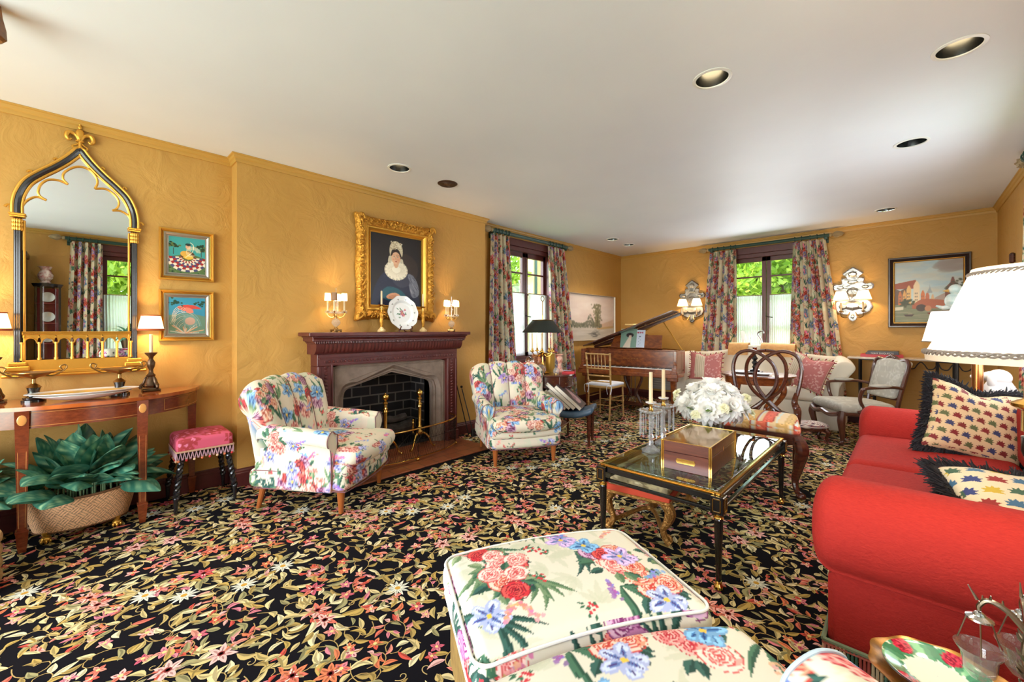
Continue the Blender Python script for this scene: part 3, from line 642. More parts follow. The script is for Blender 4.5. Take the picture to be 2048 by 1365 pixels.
for s in (-1, 1):
    m.box(.002, .03, s * .24 - .005, s * .24 + .005, 1.04, 1.93)
    m.box(.0, .045, s * .268 - .033, s * .268 + .033, 1.945, 1.958); m.box(.0, .05, s * .268 - .036, s * .268 + .036, 1.958, 1.968)
    m.box(0, .046, s * .268 - .04, s * .268 + .04, 1.02, 1.045, .006); m.box(0, .056, s * .268 - .052, s * .268 + .052, .99, 1.02, .006)
    for q in range(3):
        for j in range(5):
            a = j * .5 - 1; m.ell((.022 + .014 * cos(a), s * .268 + .02 * sin(a), 1.875 + q * .024), (.008, .008, .014), 8, 6)
m.box(0, .035, -.25, .25, 1.215, 1.23, .003); m.box(0, .04, -.25, .25, 1.228, 1.236, .002); m.box(0, .04, -.315, .315, .965, .992, .006); m.box(0, .05, -.335, .335, .95, .967, .006); m.box(0, .03, -.25, .25, .99, 1.055, .003)
for k in range(56): m.box(.036, .04, -.246 + k * .0088, -.242 + k * .0088, 1.219, 1.227, 0)
obj('gilt_frame', m, M_GILT, t)
m = MB(); NA = 7; wA = .5 / NA     # arcade across the foot of the glass
for k in range(NA):
    y0 = -.25 + k * wA; y1 = y0 + wA; yc = (y0 + y1) / 2; r = wA / 2 - .010; pts = [(yc + r * cos(a), 1.165 + r * 1.15 * sin(a)) for a in np.linspace(0, pi, 14)]
    V = [(y, z) for y, z in pts]; tp = [(y0 + (y1 - y0) * (1 - i / 13), 1.217) for i in range(14)]
    for x in (.016, .028): pass
    A = [(.028, y, z) for y, z in V] + [(.028, y, z) for y, z in tp] + [(.014, y, z) for y, z in V]
    m.add(A, [[i, i + 1, 14 + i + 1, 14 + i] for i in range(13)] + [[i, 28 + i, 28 + i + 1, i + 1] for i in range(13)])
    m.tube([(.03, y, z) for y, z in pts], .0035, 6)
    m.ell((.03, y0 if k else y0 + .008, 1.2), (.004, .006, .006), 8, 6)
for k in range(NA + 1):
    y = -.25 + k * wA; m.cyl(.024, y, 1.055, 1.16, .0065, seg=10); m.cyl(.024, y, 1.158, 1.168, .010, seg=10); m.cyl(.024, y, 1.055, 1.068, .010, seg=10)
obj('arcade', m, M_GILT, t)
m = MB()    # pierced foil tracery
for q in [[(-0.055, 2.204), (-0.076, 2.232), (-0.072, 2.275), (-0.035, 2.318), (0.003, 2.336), (0.045, 2.326), (0.076, 2.284), (0.082, 2.243), (0.07, 2.206)], [(0.07, 2.206), (0.125, 2.216), (0.17, 2.182), (0.189, 2.136), (0.179, 2.095), (0.156, 2.075)], [(0.156, 2.075), (0.198, 2.08), (0.236, 2.056), (0.255, 2.014)], [(-0.055, 2.204), (-0.096, 2.219), (-0.142, 2.211), (-0.173, 2.172), (-0.184, 2.123), (-0.174, 2.096), (-0.149, 2.078)], [(-0.149, 2.078), (-0.19, 2.09), (-0.227, 2.061), (-0.25, 2.016), (-0.257, 1.969)]]: ribbon(m, spl(q, 26), .0062, .018)
obj('tracery', m, M_GILT, t)
for s in (-1, 1):
    for (y, z, q) in ((.302, 2.0, .028), (.215, 2.235, .024), (.105, 2.345, .022)):
        m = MB()
        a = np.linspace(0, 4.4, 14); m.tube([(.02, s * (y + q * .7 * (1 - k / 14) * cos(w_) * .8), z + q * .8 * (1 - k / 20) * sin(w_)) for k, w_ in enumerate(a)], np.linspace(.007, .0035, 14), 6); obj('crocket', m, M_GILT, t)
m = MB()
for s in (-1, 1):
    m.tube([(.02, s * y, z) for y, z in spl([(.004, 2.50), (.02, 2.54), (.05, 2.55), (.062, 2.52), (.05, 2.50), (.04, 2.51)], 16)], np.interp(np.arange(16), [0, 7, 15], [.006, .014, .006]), 8)
    m.tube([(.02, s * y, z) for y, z in spl([(.004, 2.49), (.02, 2.475), (.034, 2.465), (.03, 2.45)], 10)], .006, 6)
m.ell((.02, 0, 2.545), (.012, .022, .04), 12, 8); m.ell((.02, 0, 2.595), (.008, .010, .014), 10, 6); m.ell((.02, 0, 2.612), .007, 8, 6); m.cyl(.02, 0, 2.44, 2.52, .010, .008, 10); m.box(.008, .032, -.02, .02, 2.496, 2.506)
obj('fleur_finial', m, M_GILT, t)

# ------------------------------------------------------------ candlestick lamps on the console
def clamp_lamp(y, label):
    t = thing('table_lamp', label, 'lamp', (-3.875, y, CZ), 0, 'pair of candlestick lamps on the console')
    m = MB(); m.prism([(.044 * cos(a), .044 * sin(a)) for a in (pi / 6, 5 * pi / 6, 9 * pi / 6)], .0, .018); m.box(-.05, .05, -.05, .05, 0, .014)
    for k in range(3):
        a = pi / 6 + k * 2 * pi / 3; d = np.array((cos(a), sin(a))); pts = [(*(d * r), z) for r, z in ((.052, .02), (.058, .035), (.04, .055), (.03, .085), (.02, .10))]; m.tube(spl(pts, 12), np.linspace(.011, .008, 12), 7)
    m.lathe([(.0, .02), (.042, .026), (.046, .04), (.036, .06), (.032, .08), (.022, .1), (.026, .11), (.014, .125), (.012, .15), (.021, .17), (.024, .2), (.012, .225), (.015, .24), (.034, .262), (.036, .27), (.012, .272), (0, .272)], 16)
    obj('base', m, M_BRONZE, t); m = MB(); m.cyl(0, 0, .27, .40, .0105, seg=14); obj('candle_tube', m, M_WAX, t)
    m = MB(); P = []; n = 96; zz = [.425, .428, .54, .545]; rr = [.066, .068, .047, .046]
    for z, r in ((.432, .070), (.48, .062), (.53, .052)): P.append([( (r * (1 + .012 * (k % 2))) * cos(k / n * 2 * pi), (r * (1 + .012 * (k % 2))) * sin(k / n * 2 * pi), z) for k in range(n)])
    m.grid(np.array(P), cv=True); s = obj('lamp_shade', m, M_SHADEW, t)
    m = MB()
    for z, r in ((.43, .0715), (.436, .071), (.532, .0525)): m.tube([(r * cos(a), r * sin(a), z) for a in np.linspace(0, 2 * pi, 40)[:-1]], .0046, 6, closed=True)
    obj('braid', m, mat('terracotta braid', (182, 92, 50), .7), s)
    l = light('lamp_bulb', 'POINT', (0, 0, .47), 9, WARM, shadow_soft_size=.022); l.parent = t
    return t
clamp_lamp(.356, 'small candlestick lamp with pleated shade at the right end of the console'); clamp_lamp(-.345, 'small candlestick lamp with pleated shade cut by the left edge of the photo')

def tazza(y, label):
    t = thing('tazza', label, 'urn', (-3.80, y, CZ), 0, 'pair of bronze tazzas'); m = MB(); m.lathe([(0, 0), (.052, 0), (.052, .012), (.044, .016), (.046, .026), (.028, .034), (.024, .06), (.03, .085), (.0, .09)], 24); obj('plinth', m, M_BLACK, t)
    m = MB(); m.lathe([(.0, .082), (.034, .086), (.022, .10), (.010, .11), (.008, .135), (.014, .142), (.04, .15), (.085, .17), (.093, .176), (.09, .178), (.05, .165), (0, .158)], 32)
    obj('bowl', m, M_ABRASS, t)
    for s in (-1, 1):
        m = MB(); m.tube(spl([(0, s * .05, .155), (0, s * .075, .15), (0, s * .105, .165), (0, s * .135, .195), (0, s * .128, .215), (0, s * .108, .205), (0, s * .115, .185), (0, s * .09, .178)], 26), .0045, 7); m.tube(spl([(0, s * .135, .2), (0, s * .12, .18), (0, s * .1, .185)], 8), .003, 6); obj('handle', m, M_ABRASS, t)
    return t
tazza(-.185, 'bronze and black marble tazza on the console, left of the platter'); tazza(.19, 'bronze and black marble tazza on the console, behind the right end of the platter')
def platter(z, k, label):
    m = MB(); m.lathe([(0, .004), (.30, .004), (.42, .008), (.62, .016), (.80, .030), (1., .046), (1.0, .049), (.8, .036), (.6, .022), (0, .014)], 64); V = m.v[0]; V[:, 0] *= .125 * k; V[:, 1] *= .25 * k; V[:, 2] *= .8
    r = np.hypot(V[:, 0] / .125 / k, V[:, 1] / .25 / k); a = np.arctan2(V[:, 1], V[:, 0]); c = np.tile(np.array([.9, .92, .92]), (len(V), 1)); g = (np.arange(len(V)) >= 7 * 64) & (r > .55); c[g] = (.80, .62, .32); m.c = [c]
    return single('platter', m, mat('glazed gilt edged porcelain', rough=.15, attr=True, coat=.3), label, 'platter', (-3.70, .03, z), 0, 'oval platters on the console')
platter(CZ, .86, 'white oval dish under the gilt-rimmed platter on the console'); platter(CZ + .016, 1, 'large white oval platter with gilt rim on the console')

# ------------------------------------------------------------ planters and plants below the console
def leafmesh(m, base, d, l, w_, droop, roll, R):
    """one variegated leaf as a curved grid"""
    d = np.array(d, float); d /= np.linalg.norm(d); up = np.array((0, 0, 1.)); sd = np.cross(d, up); sd /= np.linalg.norm(sd) + 1e-9; n = 15; q = 9; t_ = np.linspace(0, 1, n); P = np.zeros((n, q, 3)); cc = np.zeros((n, q, 3)); pos = np.array(base, float); dr = d.copy(); ph = R.random() * 9; dk = R.random() * .4 + .4
    for i, tt in enumerate(t_):
        w2 = w_ * math.sin(pi * min(1, tt * .97 + .02) ** .85) ** .8 / 2 + .001; nn = np.cross(sd, dr); s2 = sd * cos(roll) + nn * sin(roll); n2 = np.cross(s2, dr)
        for j in range(q):
            u = j / (q - 1) * 2 - 1; P[i, j] = pos + s2 * u * w2 - n2 * (-abs(u)) * w2 * .35 * (-1)
            st = .5 + .5 * math.sin((tt * 8 - abs(u) * 2.4) * 3 + ph); v = min(1, max(0, st - .35) * 2.0) * max(0, 1 - abs(abs(u) - .45) * 1.7)
            cc[i, j] = np.array((.20, .43, .35)) * (1 - v * dk) + np.array((.86, .92, .68)) * v * dk + (.05 if j == 4 else 0)
        pos = pos + dr * l / (n - 1); dr = dr + np.array((0, 0, -droop / n)); dr /= np.linalg.norm(dr)
    m.grid(P, col=cc.reshape(-1, 3))
def plant(parent, c, rx, ry, z0, n, seed, hmax=.36):
    R = np.random.default_rng(seed)
    for k in range(n):
        a = R.random() * 2 * pi; rr = R.random() ** .6; el = .25 + 1.15 * (1 - rr) + .4 * R.random(); b = (c[0] + rx * rr * .6 * cos(a), c[1] + ry * rr * .6 * sin(a), z0 + .02 + .13 * (1 - rr) + .05 * R.random())
        m = MB(); d = (cos(a) * cos(el), sin(a) * cos(el), sin(el)); L = .20 + .09 * R.random(); m.tube([(b[0], b[1], z0 - .02), b], .004, 5, col=(.4, .5, .35)); leafmesh(m, b, d, L, .135 + .045 * R.random(), .9 + .7 * R.random(), (R.random() - .5) * .9, R); [q.__setitem__((slice(None), 0), np.maximum(q[:, 0], -.27 + .02 * q[:, 2])) for q in m.v]; obj('leaf', m, M_LEAF, parent, smooth=60)
def wovencol(V, n):
    a = np.arctan2(V[:, 1] / .27, V[:, 0] / .15) * .24; z = V[:, 2]; s = .056; u = (a + z) / s; v = (a - z) / s; par = (np.floor(u) + np.floor(v)) % 2; fu = np.where(par > 0, u, v) * 3 % 1; l = .56 + .34 * (np.abs(fu - .5) * 2 < .62) - .12 * (np.minimum(u % 1, v % 1) < .1)
    return np.stack([l * 1.05, l * .83, l * .62], 1)
t = thing('basket_planter', 'oval woven-pattern planter on gilt feet, under the console between its front legs', 'planter', (-3.715, .02, 0), 0)
m = MB(); n = 260; zz = np.linspace(.055, .245, 60); P = []
for z in zz:
    f_ = (z - .055) / .19; k = .80 + .20 * f_ ** .8; P.append([(.145 * k * cos(a), .255 * k * sin(a), z + .02 * f_ * sin(a) ** 2) for a in np.linspace(0, 2 * pi, n, endpoint=False)])
m.grid(np.array(P), cv=True); m.f.append(list(range(n))[::-1]); obj('basket', m, mat('painted basketweave', rough=.5, attr=True), t, paint=wovencol)
m = MB(); m.tube([(.147 * cos(a), .257 * sin(a), .247 + .02 * sin(a) ** 2) for a in np.linspace(0, 2 * pi, 70)[:-1]], .008, 8, closed=True); m.tube([(.118 * cos(a), .208 * sin(a), .056) for a in np.linspace(0, 2 * pi, 70)[:-1]], .004, 6, closed=True); obj('rim', m, mat('bronze painted rim', (110, 76, 50), .4, .3), t)
m = MB(); m.lathe([(0, .222), (.9, .222)], 40); m.v[-1][:, 0] *= .14; m.v[-1][:, 1] *= .25; obj('soil', m, mat('dark soil', (40, 30, 24), 1), t)
for sx, sy in ((1, 1), (1, -1), (-1, 1), (-1, -1)):
    m = MB(); m.ell((sx * .07, sy * .15, .022), (.024, .024, .02), 10, 8)
    for q in range(3): m.ell((sx * .07 + .022 * cos(q - 1), sy * .15 + .02 * sin(q - 1), .012), (.012, .008, .012), 8, 6)
    m.cyl(sx * .07, sy * .15, .03, .062, .012, .02, 10); obj('foot', m, M_GILT, t)
PL = thing('leafy_plant', 'lush variegated dieffenbachia filling the woven planter under the console', 'plant', (-3.715, .02, 0)); plant(PL, (0, 0), .24, .36, .24, 74, 4)
t2 = thing('basket_planter', 'second woven planter under the console, mostly out of frame at the left edge', 'planter', (-3.72, -.62, 0)); P2 = [c for c in t.children]
for ch in P2:
    c = ch.copy(); C.objects.link(c); c.parent = t2
PL2 = thing('leafy_plant', 'green leafy plant with drooping leaves at the left edge, below the console end', 'plant', (-3.70, -.55, 0)); plant(PL2, (0, 0), .24, .34, .24, 60, 9)

# ------------------------------------------------------------ damask stool
t = thing('barley_twist_stool', 'small stool with magenta damask seat, tassel fringe and black barley-twist legs by the chimney breast', 'stool', (-3.755, .625, 0), 0)
dam = Cv(.3, .3, 500, (198, 84, 108)); 
for k in range(16):
    x, y = RNG.random(2) * .3
    for j in range(6): dam.leaf(x, y, .05, .025, j * 1.05 + x * 9, (162, 56, 62))
    dam.ell(x, y, .012, .012, (214, 120, 150))
m = MB(); m.rbox((0, 0, .445), (.165, .165, .052), .03, .006, .018); obj('seat_cushion', m, M_FAB, t, paint=boxpaint(dam))
m = MB(); R9 = np.random.default_rng(5)
per = [(-.165 + .33 * k / 15, -.166) for k in range(16)] + [(.166, -.165 + .33 * k / 15) for k in range(16)] + [(.165 - .33 * k / 15, .166) for k in range(16)] + [(-.166, .165 - .33 * k / 15) for k in range(16)]
for i, (x, y) in enumerate(per):
    x2, y2 = per[(i + 1) % 64]
    for a, b, c in ((0, .5, .0012), (1, .5, .0012), (0, .3, .001), (1, .7, .001)): m.tube([(x + (x2 - x) * a, y + (y2 - y) * a, .405), (x + (x2 - x) * b, y + (y2 - y) * b, .352)], c, 4, col=(.78, .62, .66))
    if i % 2 == 0: m.ell((x + (x2 - x) * .5, y + (y2 - y) * .5, .347), (.008, .008, .008), 8, 6, col=((.72, .2, .2), (.85, .7, .55), (.8, .45, .3))[i // 2 % 3])
for k in (.405, .411): m.tube([(x * 1.01, y * 1.01, k) for x, y in per], .003, 5, closed=True, col=(.76, .62, .5))
obj('tassel_fringe', m, M_PRINT, t)
m = MB(); m.box(-.155, .155, -.155, .155, .36, .40); fr = obj('seat_frame', m, M_EBON, t)
for sx in (-1, 1):
    for sy in (-1, 1):
        m = MB(); n = 60; tt = np.linspace(0, 1, n)
        for ph in (0, pi): m.tube(np.stack([sx * (.135 + .045 * (1 - tt)) + .0085 * np.cos(tt * 24 + ph), sy * (.135 + .035 * (1 - tt)) + .0085 * np.sin(tt * 24 + ph), .10 + tt * .25], 1), .0125, 7)
        x, y = sx * .184, sy * .174; m.cyl(x - sx * .004, y - sy * .004, 0, .10, .010, .014, 12); m.ell((sx * .178, sy * .168, .1), .017, 10, 8); m.cyl(sx * .138, sy * .138, .34, .37, .018, .02, 12); obj('leg', m, M_EBON, t)

# ------------------------------------------------------------ two little gilt framed fantasy pictures
def frame(m, w_, h, wd, dp, x=0): # rectangular moulding, room side +x, centred
    prof = [(0, 0), (wd * 1.0, 0), (wd, dp * .45), (wd * .82, dp * .55), (wd * .74, dp * .4), (wd * .55, dp * .6), (wd * .35, dp), (wd * .12, dp), (0, dp * .7)]
    cs = [(-w_ / 2, -h / 2), (w_ / 2, -h / 2), (w_ / 2, h / 2), (-w_ / 2, h / 2)]; S = []
    for cx_, cz_ in cs: S.append([(x + q, cx_ - np.sign(cx_) * p, cz_ - np.sign(cz_) * p) for p, q in prof])
    m.grid(np.array(S), cu=True, cv=True)
def canvas(cv, w_, h, res=.004):
    """flat painted panel, facing +x, u to the viewer's right = -y flipped here by caller"""
    n, k = max(2, int(w_ / res)), max(2, int(h / res)); u = np.linspace(0, w_, n); v = np.linspace(0, h, k); P = np.zeros((k, n, 3)); P[..., 1] = u - w_ / 2; P[..., 2] = v[:, None] - h / 2
    m = MB(); U, V_ = np.meshgrid(u, v); m.grid(P, col=cv.sample(U, V_).reshape(-1, 3)); return m
def picture(name, label, cat, cv, w_, h, fw, loc, rz, fm, inner=None, dp=.03, group=None, res=.004):
    t = thing(name, label, cat, loc, rz, group); m = MB(); frame(m, w_, h, fw, dp); obj('frame', m, fm, t, smooth=30)
    if inner:
        m = MB(); frame(m, w_ - 2 * fw + .004, h - 2 * fw + .004, inner[0], dp * .6); obj('slip', m, inner[1], t, smooth=30)
    i = fw + (inner[0] if inner else 0) - .003; m = canvas(cv, w_ - 2 * i, h - 2 * i, res); m.T = None; o = obj('canvas', m, M_PAINT, t, smooth=0); o.location = (.006, 0, 0); return t
def fig1():
    c = Cv(.23, .27, 900, (60, 150, 150), False); R = np.random.default_rng(2); c.poly([(0, 0), (.23, 0), (.23, .12), (.15, .15), (.08, .14), (0, .12)], (84, 110, 66))
    for k in range(60): c.ell(R.random() * .23, R.random() * .13, .006, .004, (110, 130, 80) if k % 2 else (40, 70, 50))
    for x, y, s in ((.03, .21, .03), (.2, .205, .028)):
        for k in range(22): c.ell(x + R.normal() * s * .6, y + R.normal() * s * .4, .009, .007, (34, 58, 40) if k % 3 else (90, 110, 60))
        c.line([(x, y - .02), (x, y - .07)], .005, (60, 40, 30))
    for k in range(15):
        a0, a1 = pi + k / 15 * pi, pi + (k + 1) / 15 * pi; cols = [(150, 40, 40), (220, 210, 190), (70, 70, 110)]
        for q in range(5): r0, r1 = .03 + q * .017, .047 + q * .017; c.poly([(.115 + cos(a0) * r0 * 1.15, .125 + sin(a0) * r0), (.115 + cos(a0) * r1 * 1.15, .125 + sin(a0) * r1), (.115 + cos(a1) * r1 * 1.15, .125 + sin(a1) * r1), (.115 + cos(a1) * r0 * 1.15, .125 + sin(a1) * r0)], cols[(q + k % 2) % 3])
    c.ell(.115, .14, .045, .035, (90, 60, 40)); c.ell(.1, .15, .03, .022, (206, 160, 70)); c.ell(.12, .125, .032, .016, (214, 176, 70)); c.ell(.118, .205, .015, .02, (206, 160, 130)); c.ell(.118, .222, .018, .01, (40, 60, 60))
    for k in range(5): a = np.linspace(0, 2 * pi, 24); c.line(np.stack([.15 + (.02 + .006 * k) * np.cos(a), .165 + (.024 + .005 * k) * np.sin(a)], 1)[:20 - k], .002, (236, 220, 180))
    c.line(spl([(.13, .24), (.15, .22), (.145, .17), (.1, .12)], 14), .003, (240, 226, 190)); return c
def fig2():
    c = Cv(.23, .27, 900, (56, 140, 170), False); R = np.random.default_rng(3); c.poly([(0, 0), (.23, 0), (.23, .13), (.12, .16), (0, .14)], (104, 140, 120))
    for k in range(20): c.line([(.1, .0), (.01 + .22 * k / 20, .02 + .05 * sin(k))], .006, (226, 170, 130) if k % 2 else (200, 200, 190))
    for k in range(9): a = np.linspace(.2, 2.8, 12); c.line(np.stack([.1 + (.03 + .009 * k) * np.cos(a), .03 + (.04 + .013 * k) * np.sin(a)], 1), .003, (196, 206, 200) if k % 2 else (120, 170, 180))
    c.ell(.13, .1, .045, .045, (120, 160, 150)); c.ell(.13, .095, .032, .03, (206, 170, 150)); c.poly(spl([(.05, .2), (.1, .22), (.16, .215), (.2, .19), (.15, .19), (.1, .17)], 20, True), (206, 76, 66)); c.poly(spl([(.1, .2), (.14, .19), (.15, .16), (.11, .16)], 12, True), (226, 130, 110))
    for x, y in ((.04, .235), (.2, .235)):
        for k in range(22): c.ell(x + R.normal() * .02, y + R.normal() * .01, .007, .006, (36, 70, 56))
    for k in range(4): a = np.linspace(.8, 3.6, 14); c.line(np.stack([.07 + (.03 + .006 * k) * np.cos(a), .12 + (.05 + .012 * k) * np.sin(a)], 1), .0025, (236, 220, 190))
    return c
SILG = mat('silvered frame slip', (176, 168, 156), .3, .8)
picture('framed_picture', 'upper of two small gilt framed pictures, figure in a striped red skirt', 'picture', fig1(), .335, .385, .028, (XL - .006, .578, 1.815), 0, M_GILT, (.03, SILG), .03, 'pair of gilt framed pictures', .002)
picture('framed_picture', 'lower of two small gilt framed pictures, coral red bird shape over pale figures', 'picture', fig2(), .335, .385, .028, (XL - .006, .578, 1.355), 0, M_GILT, (.03, SILG), .03, 'pair of gilt framed pictures', .002)
# ------------------------------------------------------------ fireplace
def brickmat(name, c1, c2, mo, scale, bw=.5, rh=.25, mortar=.02, flat=False, rough=.8):
    m = bpy.data.materials.new(name); m.use_nodes = True; N = m.node_tree.nodes; K = m.node_tree.links; b = N['Principled BSDF']; tc = N.new('ShaderNodeTexCoord'); sp = N.new('ShaderNodeSeparateXYZ'); cb = N.new('ShaderNodeCombineXYZ'); K.new(tc.outputs['Object'], sp.inputs[0])
    if flat: K.new(sp.outputs[1], cb.inputs[0]); K.new(sp.outputs[0], cb.inputs[1])
    else:
        ad = N.new('ShaderNodeMath'); K.new(sp.outputs[0], ad.inputs[0]); K.new(sp.outputs[1], ad.inputs[1]); K.new(ad.outputs[0], cb.inputs[0]); K.new(sp.outputs[2], cb.inputs[1])
    br = N.new('ShaderNodeTexBrick'); K.new(cb.outputs[0], br.inputs[0]); br.inputs['Color1'].default_value = L4(c1); br.inputs['Color2'].default_value = L4(c2); br.inputs['Mortar'].default_value = L4(mo); br.inputs['Scale'].default_value = scale
    br.inputs['Mortar Size'].default_value = mortar; br.inputs['Brick Width'].default_value = bw; br.inputs['Row Height'].default_value = rh; K.new(br.outputs[0], b.inputs['Base Color']); b.inputs['Roughness'].default_value = rough
    bp = N.new('ShaderNodeBump'); bp.inputs['Distance'].default_value = .006; bp.inputs['Strength'].default_value = .6; bp.invert = True; K.new(br.outputs[1], bp.inputs['Height']); K.new(bp.outputs[0], b.inputs['Normal']); return m
M_BRICK = brickmat('sooty brick', (26, 24, 26), (44, 38, 38), (118, 110, 104), 2.4); M_TILE = brickmat('terracotta hearth tile', (124, 66, 40), (142, 80, 50), (84, 52, 38), 6.7, 1.0, 1.0, .03, True, .35)
t = thing('fireplace', 'carved dark red mahogany fireplace with limestone tudor arch and black brick firebox', 'fireplace', (XC, 2.2, 0))
K0 = .77
m = MB(); m.box(-.46, -.44, -.56, .56, 0, .9, 0); m.box(-.46, .02, -.58, -.54, 0, .9, 0); m.box(-.46, .02, .54, .58, 0, .9, 0); m.box(-.46, .0, -.58, .58, .82, .9, 0); m.box(-.44, 0, -.54, .54, .002, .01, 0); obj('firebox', m, M_BRICK, t, smooth=0)
m = MB(); m.box(XC, XC + .70, 2.2 - .77, 3.0, .001, .014, .004); struct('hearth', m, M_TILE, smooth=0)
# limestone surround: flat panel with four-centred arch cut, moulded inner edge
ar = [(-.50, 0), (-.50, .60), (-.485, .665), (-.44, .70), (-.02, .815), (.02, .815), (.44, .70), (.485, .665), (.50, .60), (.50, 0)]; arS = [tuple(p) for p in ar[:2]] + [tuple(p) for p in spl(ar[1:4], 8)[1:]] + [(-.02, .812), (0, .816), (.02, .812)] + [tuple(p) for p in spl(ar[6:9], 8)[:-1]] + [tuple(p) for p in ar[8:]]
n = len(arS)
def outer(k): # matching points on the outer rectangle
    y, z = arS[k]; 
    if k < 2: return (-.63, z)
    if k >= n - 2: return (.63, z)
    q = (k - 1) / (n - 3); 
    P = [(-.63, .60), (-.63, .925), (.63, .925), (.63, .60)]; L = [0, .18, .82, 1]; return (np.interp(q, L, [p[0] for p in P]), np.interp(q, L, [p[1] for p in P]))
m = MB(); S = []
for k in range(n):
    iy, iz = arS[k]; oy, oz = outer(k); d = np.array((oy - iy, oz - iz)); dl = np.linalg.norm(d) + 1e-9; e = d / dl
    f_ = lambda a: (iy + e[0] * a, iz + (e[1] * a if k > 1 and k < n - 2 else 0))
    S.append([(.0, *f_(0)), (.055, *f_(0)), (.055, *f_(.012)), (.072, *f_(.024)), (.066, *f_(.04)), (.082, *f_(.052)), (.098, *f_(.07)), (.104, *f_(.074)), (.104, oy, oz), (0, oy, oz)])
m.grid(np.array(S)); 
m.tube([(.104, -.60, .03), (.104, -.60, .895), (.104, .60, .895), (.104, .60, .03)], .006, 6)
m.tube([(.104, y * .985, z + .035) for y, z in [(-.47, .74), (-.02, .868), (.02, .868), (.47, .74)]], .005, 6)
obj('stone_surround', m, M_STONE, t, smooth=40)
m = MB()    # pilasters and lintel with beaded borders
for s in (-1, 1): m.box(0, .15, s * .63 if s > 0 else -K0, s * K0 if s > 0 else -.63, 0, .925, .004); m.box(0, .165, min(s * .62, s * (K0 + .012)), max(s * .62, s * (K0 + .012)), 0, .12, .006); m.box(.148, .16, min(s * .74, s * .765), max(s * .74, s * .765), .12, .925, .004); m.box(.148, .158, min(s * .635, s * .65), max(s * .635, s * .65), .12, .93, .003)
m.box(0, .15, -K0, K0, .925, 1.03, .004); m.box(.145, .158, -.76, .76, .985, .999, .003); m.box(.145, .156, -.65, .65, .925, .938, .003)
obj('surround_frame', m, M_MANTEL, t)
m = MB()
for k in range(40): y = -.70 + k * .0359; m.ell((.152, y, .962), (.010, .013, .013), 8, 6)
for s in (-1, 1):
    for k in range(26): m.ell((.152, s * .695, .14 + k * .031), (.010, .017, .012), 8, 6)
obj('carved_border', m, M_MANTEL, t)
m = MB(); S = []   # gadrooned cushion frieze
for k in range(301):
    y = -.80 + k * (1.6 / 300); u = y; g = .006 * abs(math.sin(u * pi / .036)) if .05 < abs(u) < .74 else .004; sh = max(0, abs(y) - .74) * 1.0
    S.append([(0, y, 1.03), (.150, y, 1.03)] + [(.150 + (.055 * sin(a) + g * sin(a)) * 1.0, y, 1.032 + .096 * (1 - cos(a))/1.0 * .98) for a in np.linspace(0, pi / 2, 9)] + [(0, y, 1.126)])
S = np.array(S); b = m.n; m.grid(S, cv=True); m.f.append([b + i for i in range(S.shape[1])][::-1]); m.f.append([b + 300 * S.shape[1] + i for i in range(S.shape[1])])
for s in (-1, 1):
    for a in np.linspace(-1.2, 1.2, 5): m.leaf = None; m.tube([(.2, s * .01, 1.08), (.208, s * .01 + .035 * sin(a) * 1.2, 1.08 + .035 * cos(a))], np.array([.006, .003]), 6)
obj('frieze', m, M_MANTEL, t, smooth=60)
m = MB(); 
for (x1, hy, z0, z1) in ((.215, .81, 1.122, 1.134), (.222, .82, 1.134, 1.146), (.245, .845, 1.176, 1.19), (.262, .875, 1.19, 1.222)): m.box(0, x1, -hy, hy, z0, z1, .004)
for k in range(110): y = -.81 + k * .01486; m.box(.22, .232, y - .0045, y + .0045, 1.126, 1.145, .002)
S = [[(.222 + .03 * (1 - cos(a)), hy, 1.146 + .032 * sin(a)) for a in np.linspace(0, pi / 2, 6)] for hy in (-.83, .83)]; m.grid(np.array(S)); m.box(0, .225, -.835, .835, 1.144, 1.178, .004)
obj('mantel_shelf', m, M_MANTEL, t)
# fire dogs
def andiron(y, label):
    t = thing('andiron', label, 'andiron', (-3.68, y, .014), 0, 'pair of brass andirons'); m = MB()
    m.lathe([(0, .16), (.03, .162), (.034, .175), (.02, .19), (.016, .2), (.02, .215), (.026, .225), (.018, .24), (.018, .42), (.026, .43), (.022, .45), (.03, .46), (.016, .475), (.014, .50), (.024, .51), (.024, .525), (.012, .535), (.012, .545)], 20); m.ell((0, 0, .575), .034, 18, 12); m.ell((0, 0, .61), .007, 8, 6); m.box(-.03, .03, -.035, .035, .145, .165)
    obj('column', m, M_BRASS, t)
    for s in (-1, 1):
        m = MB(); m.tube(spl([(.0, s * .01, .15), (.02, s * .05, .15), (.045, s * .09, .10), (.05, s * .11, .04), (.055, s * .135, .012)], 16), np.linspace(.012, .008, 16), 8); m.ell((.058, s * .14, .012), (.018, .016, .012), 10, 6); obj('leg', m, M_BRASS, t)
    m = MB(); m.tube([(-.01, 0, .13), (-.30, 0, .12), (-.32, 0, .01)], .011, 6); obj('log_bar', m, M_IRON, t)
    m = MB(); m.lathe([(.008, .12), (.012, .2), (.008, .22), (.014, .24), (.006, .26)], 10, (-.12, 0, 0)); m.ell((-.12, 0, .27), .014, 10, 8); obj('stop_finial', m, M_BRASS, t)
andiron(2.066, 'brass andiron with ball finial on the left side of the hearth'); andiron(2.457, 'brass andiron with ball finial on the right side of the hearth')
M_LOG = mat('charred logs', (84, 76, 72), .9, noise=(8, (40, 34, 32)), bump=(25, .8, .01))
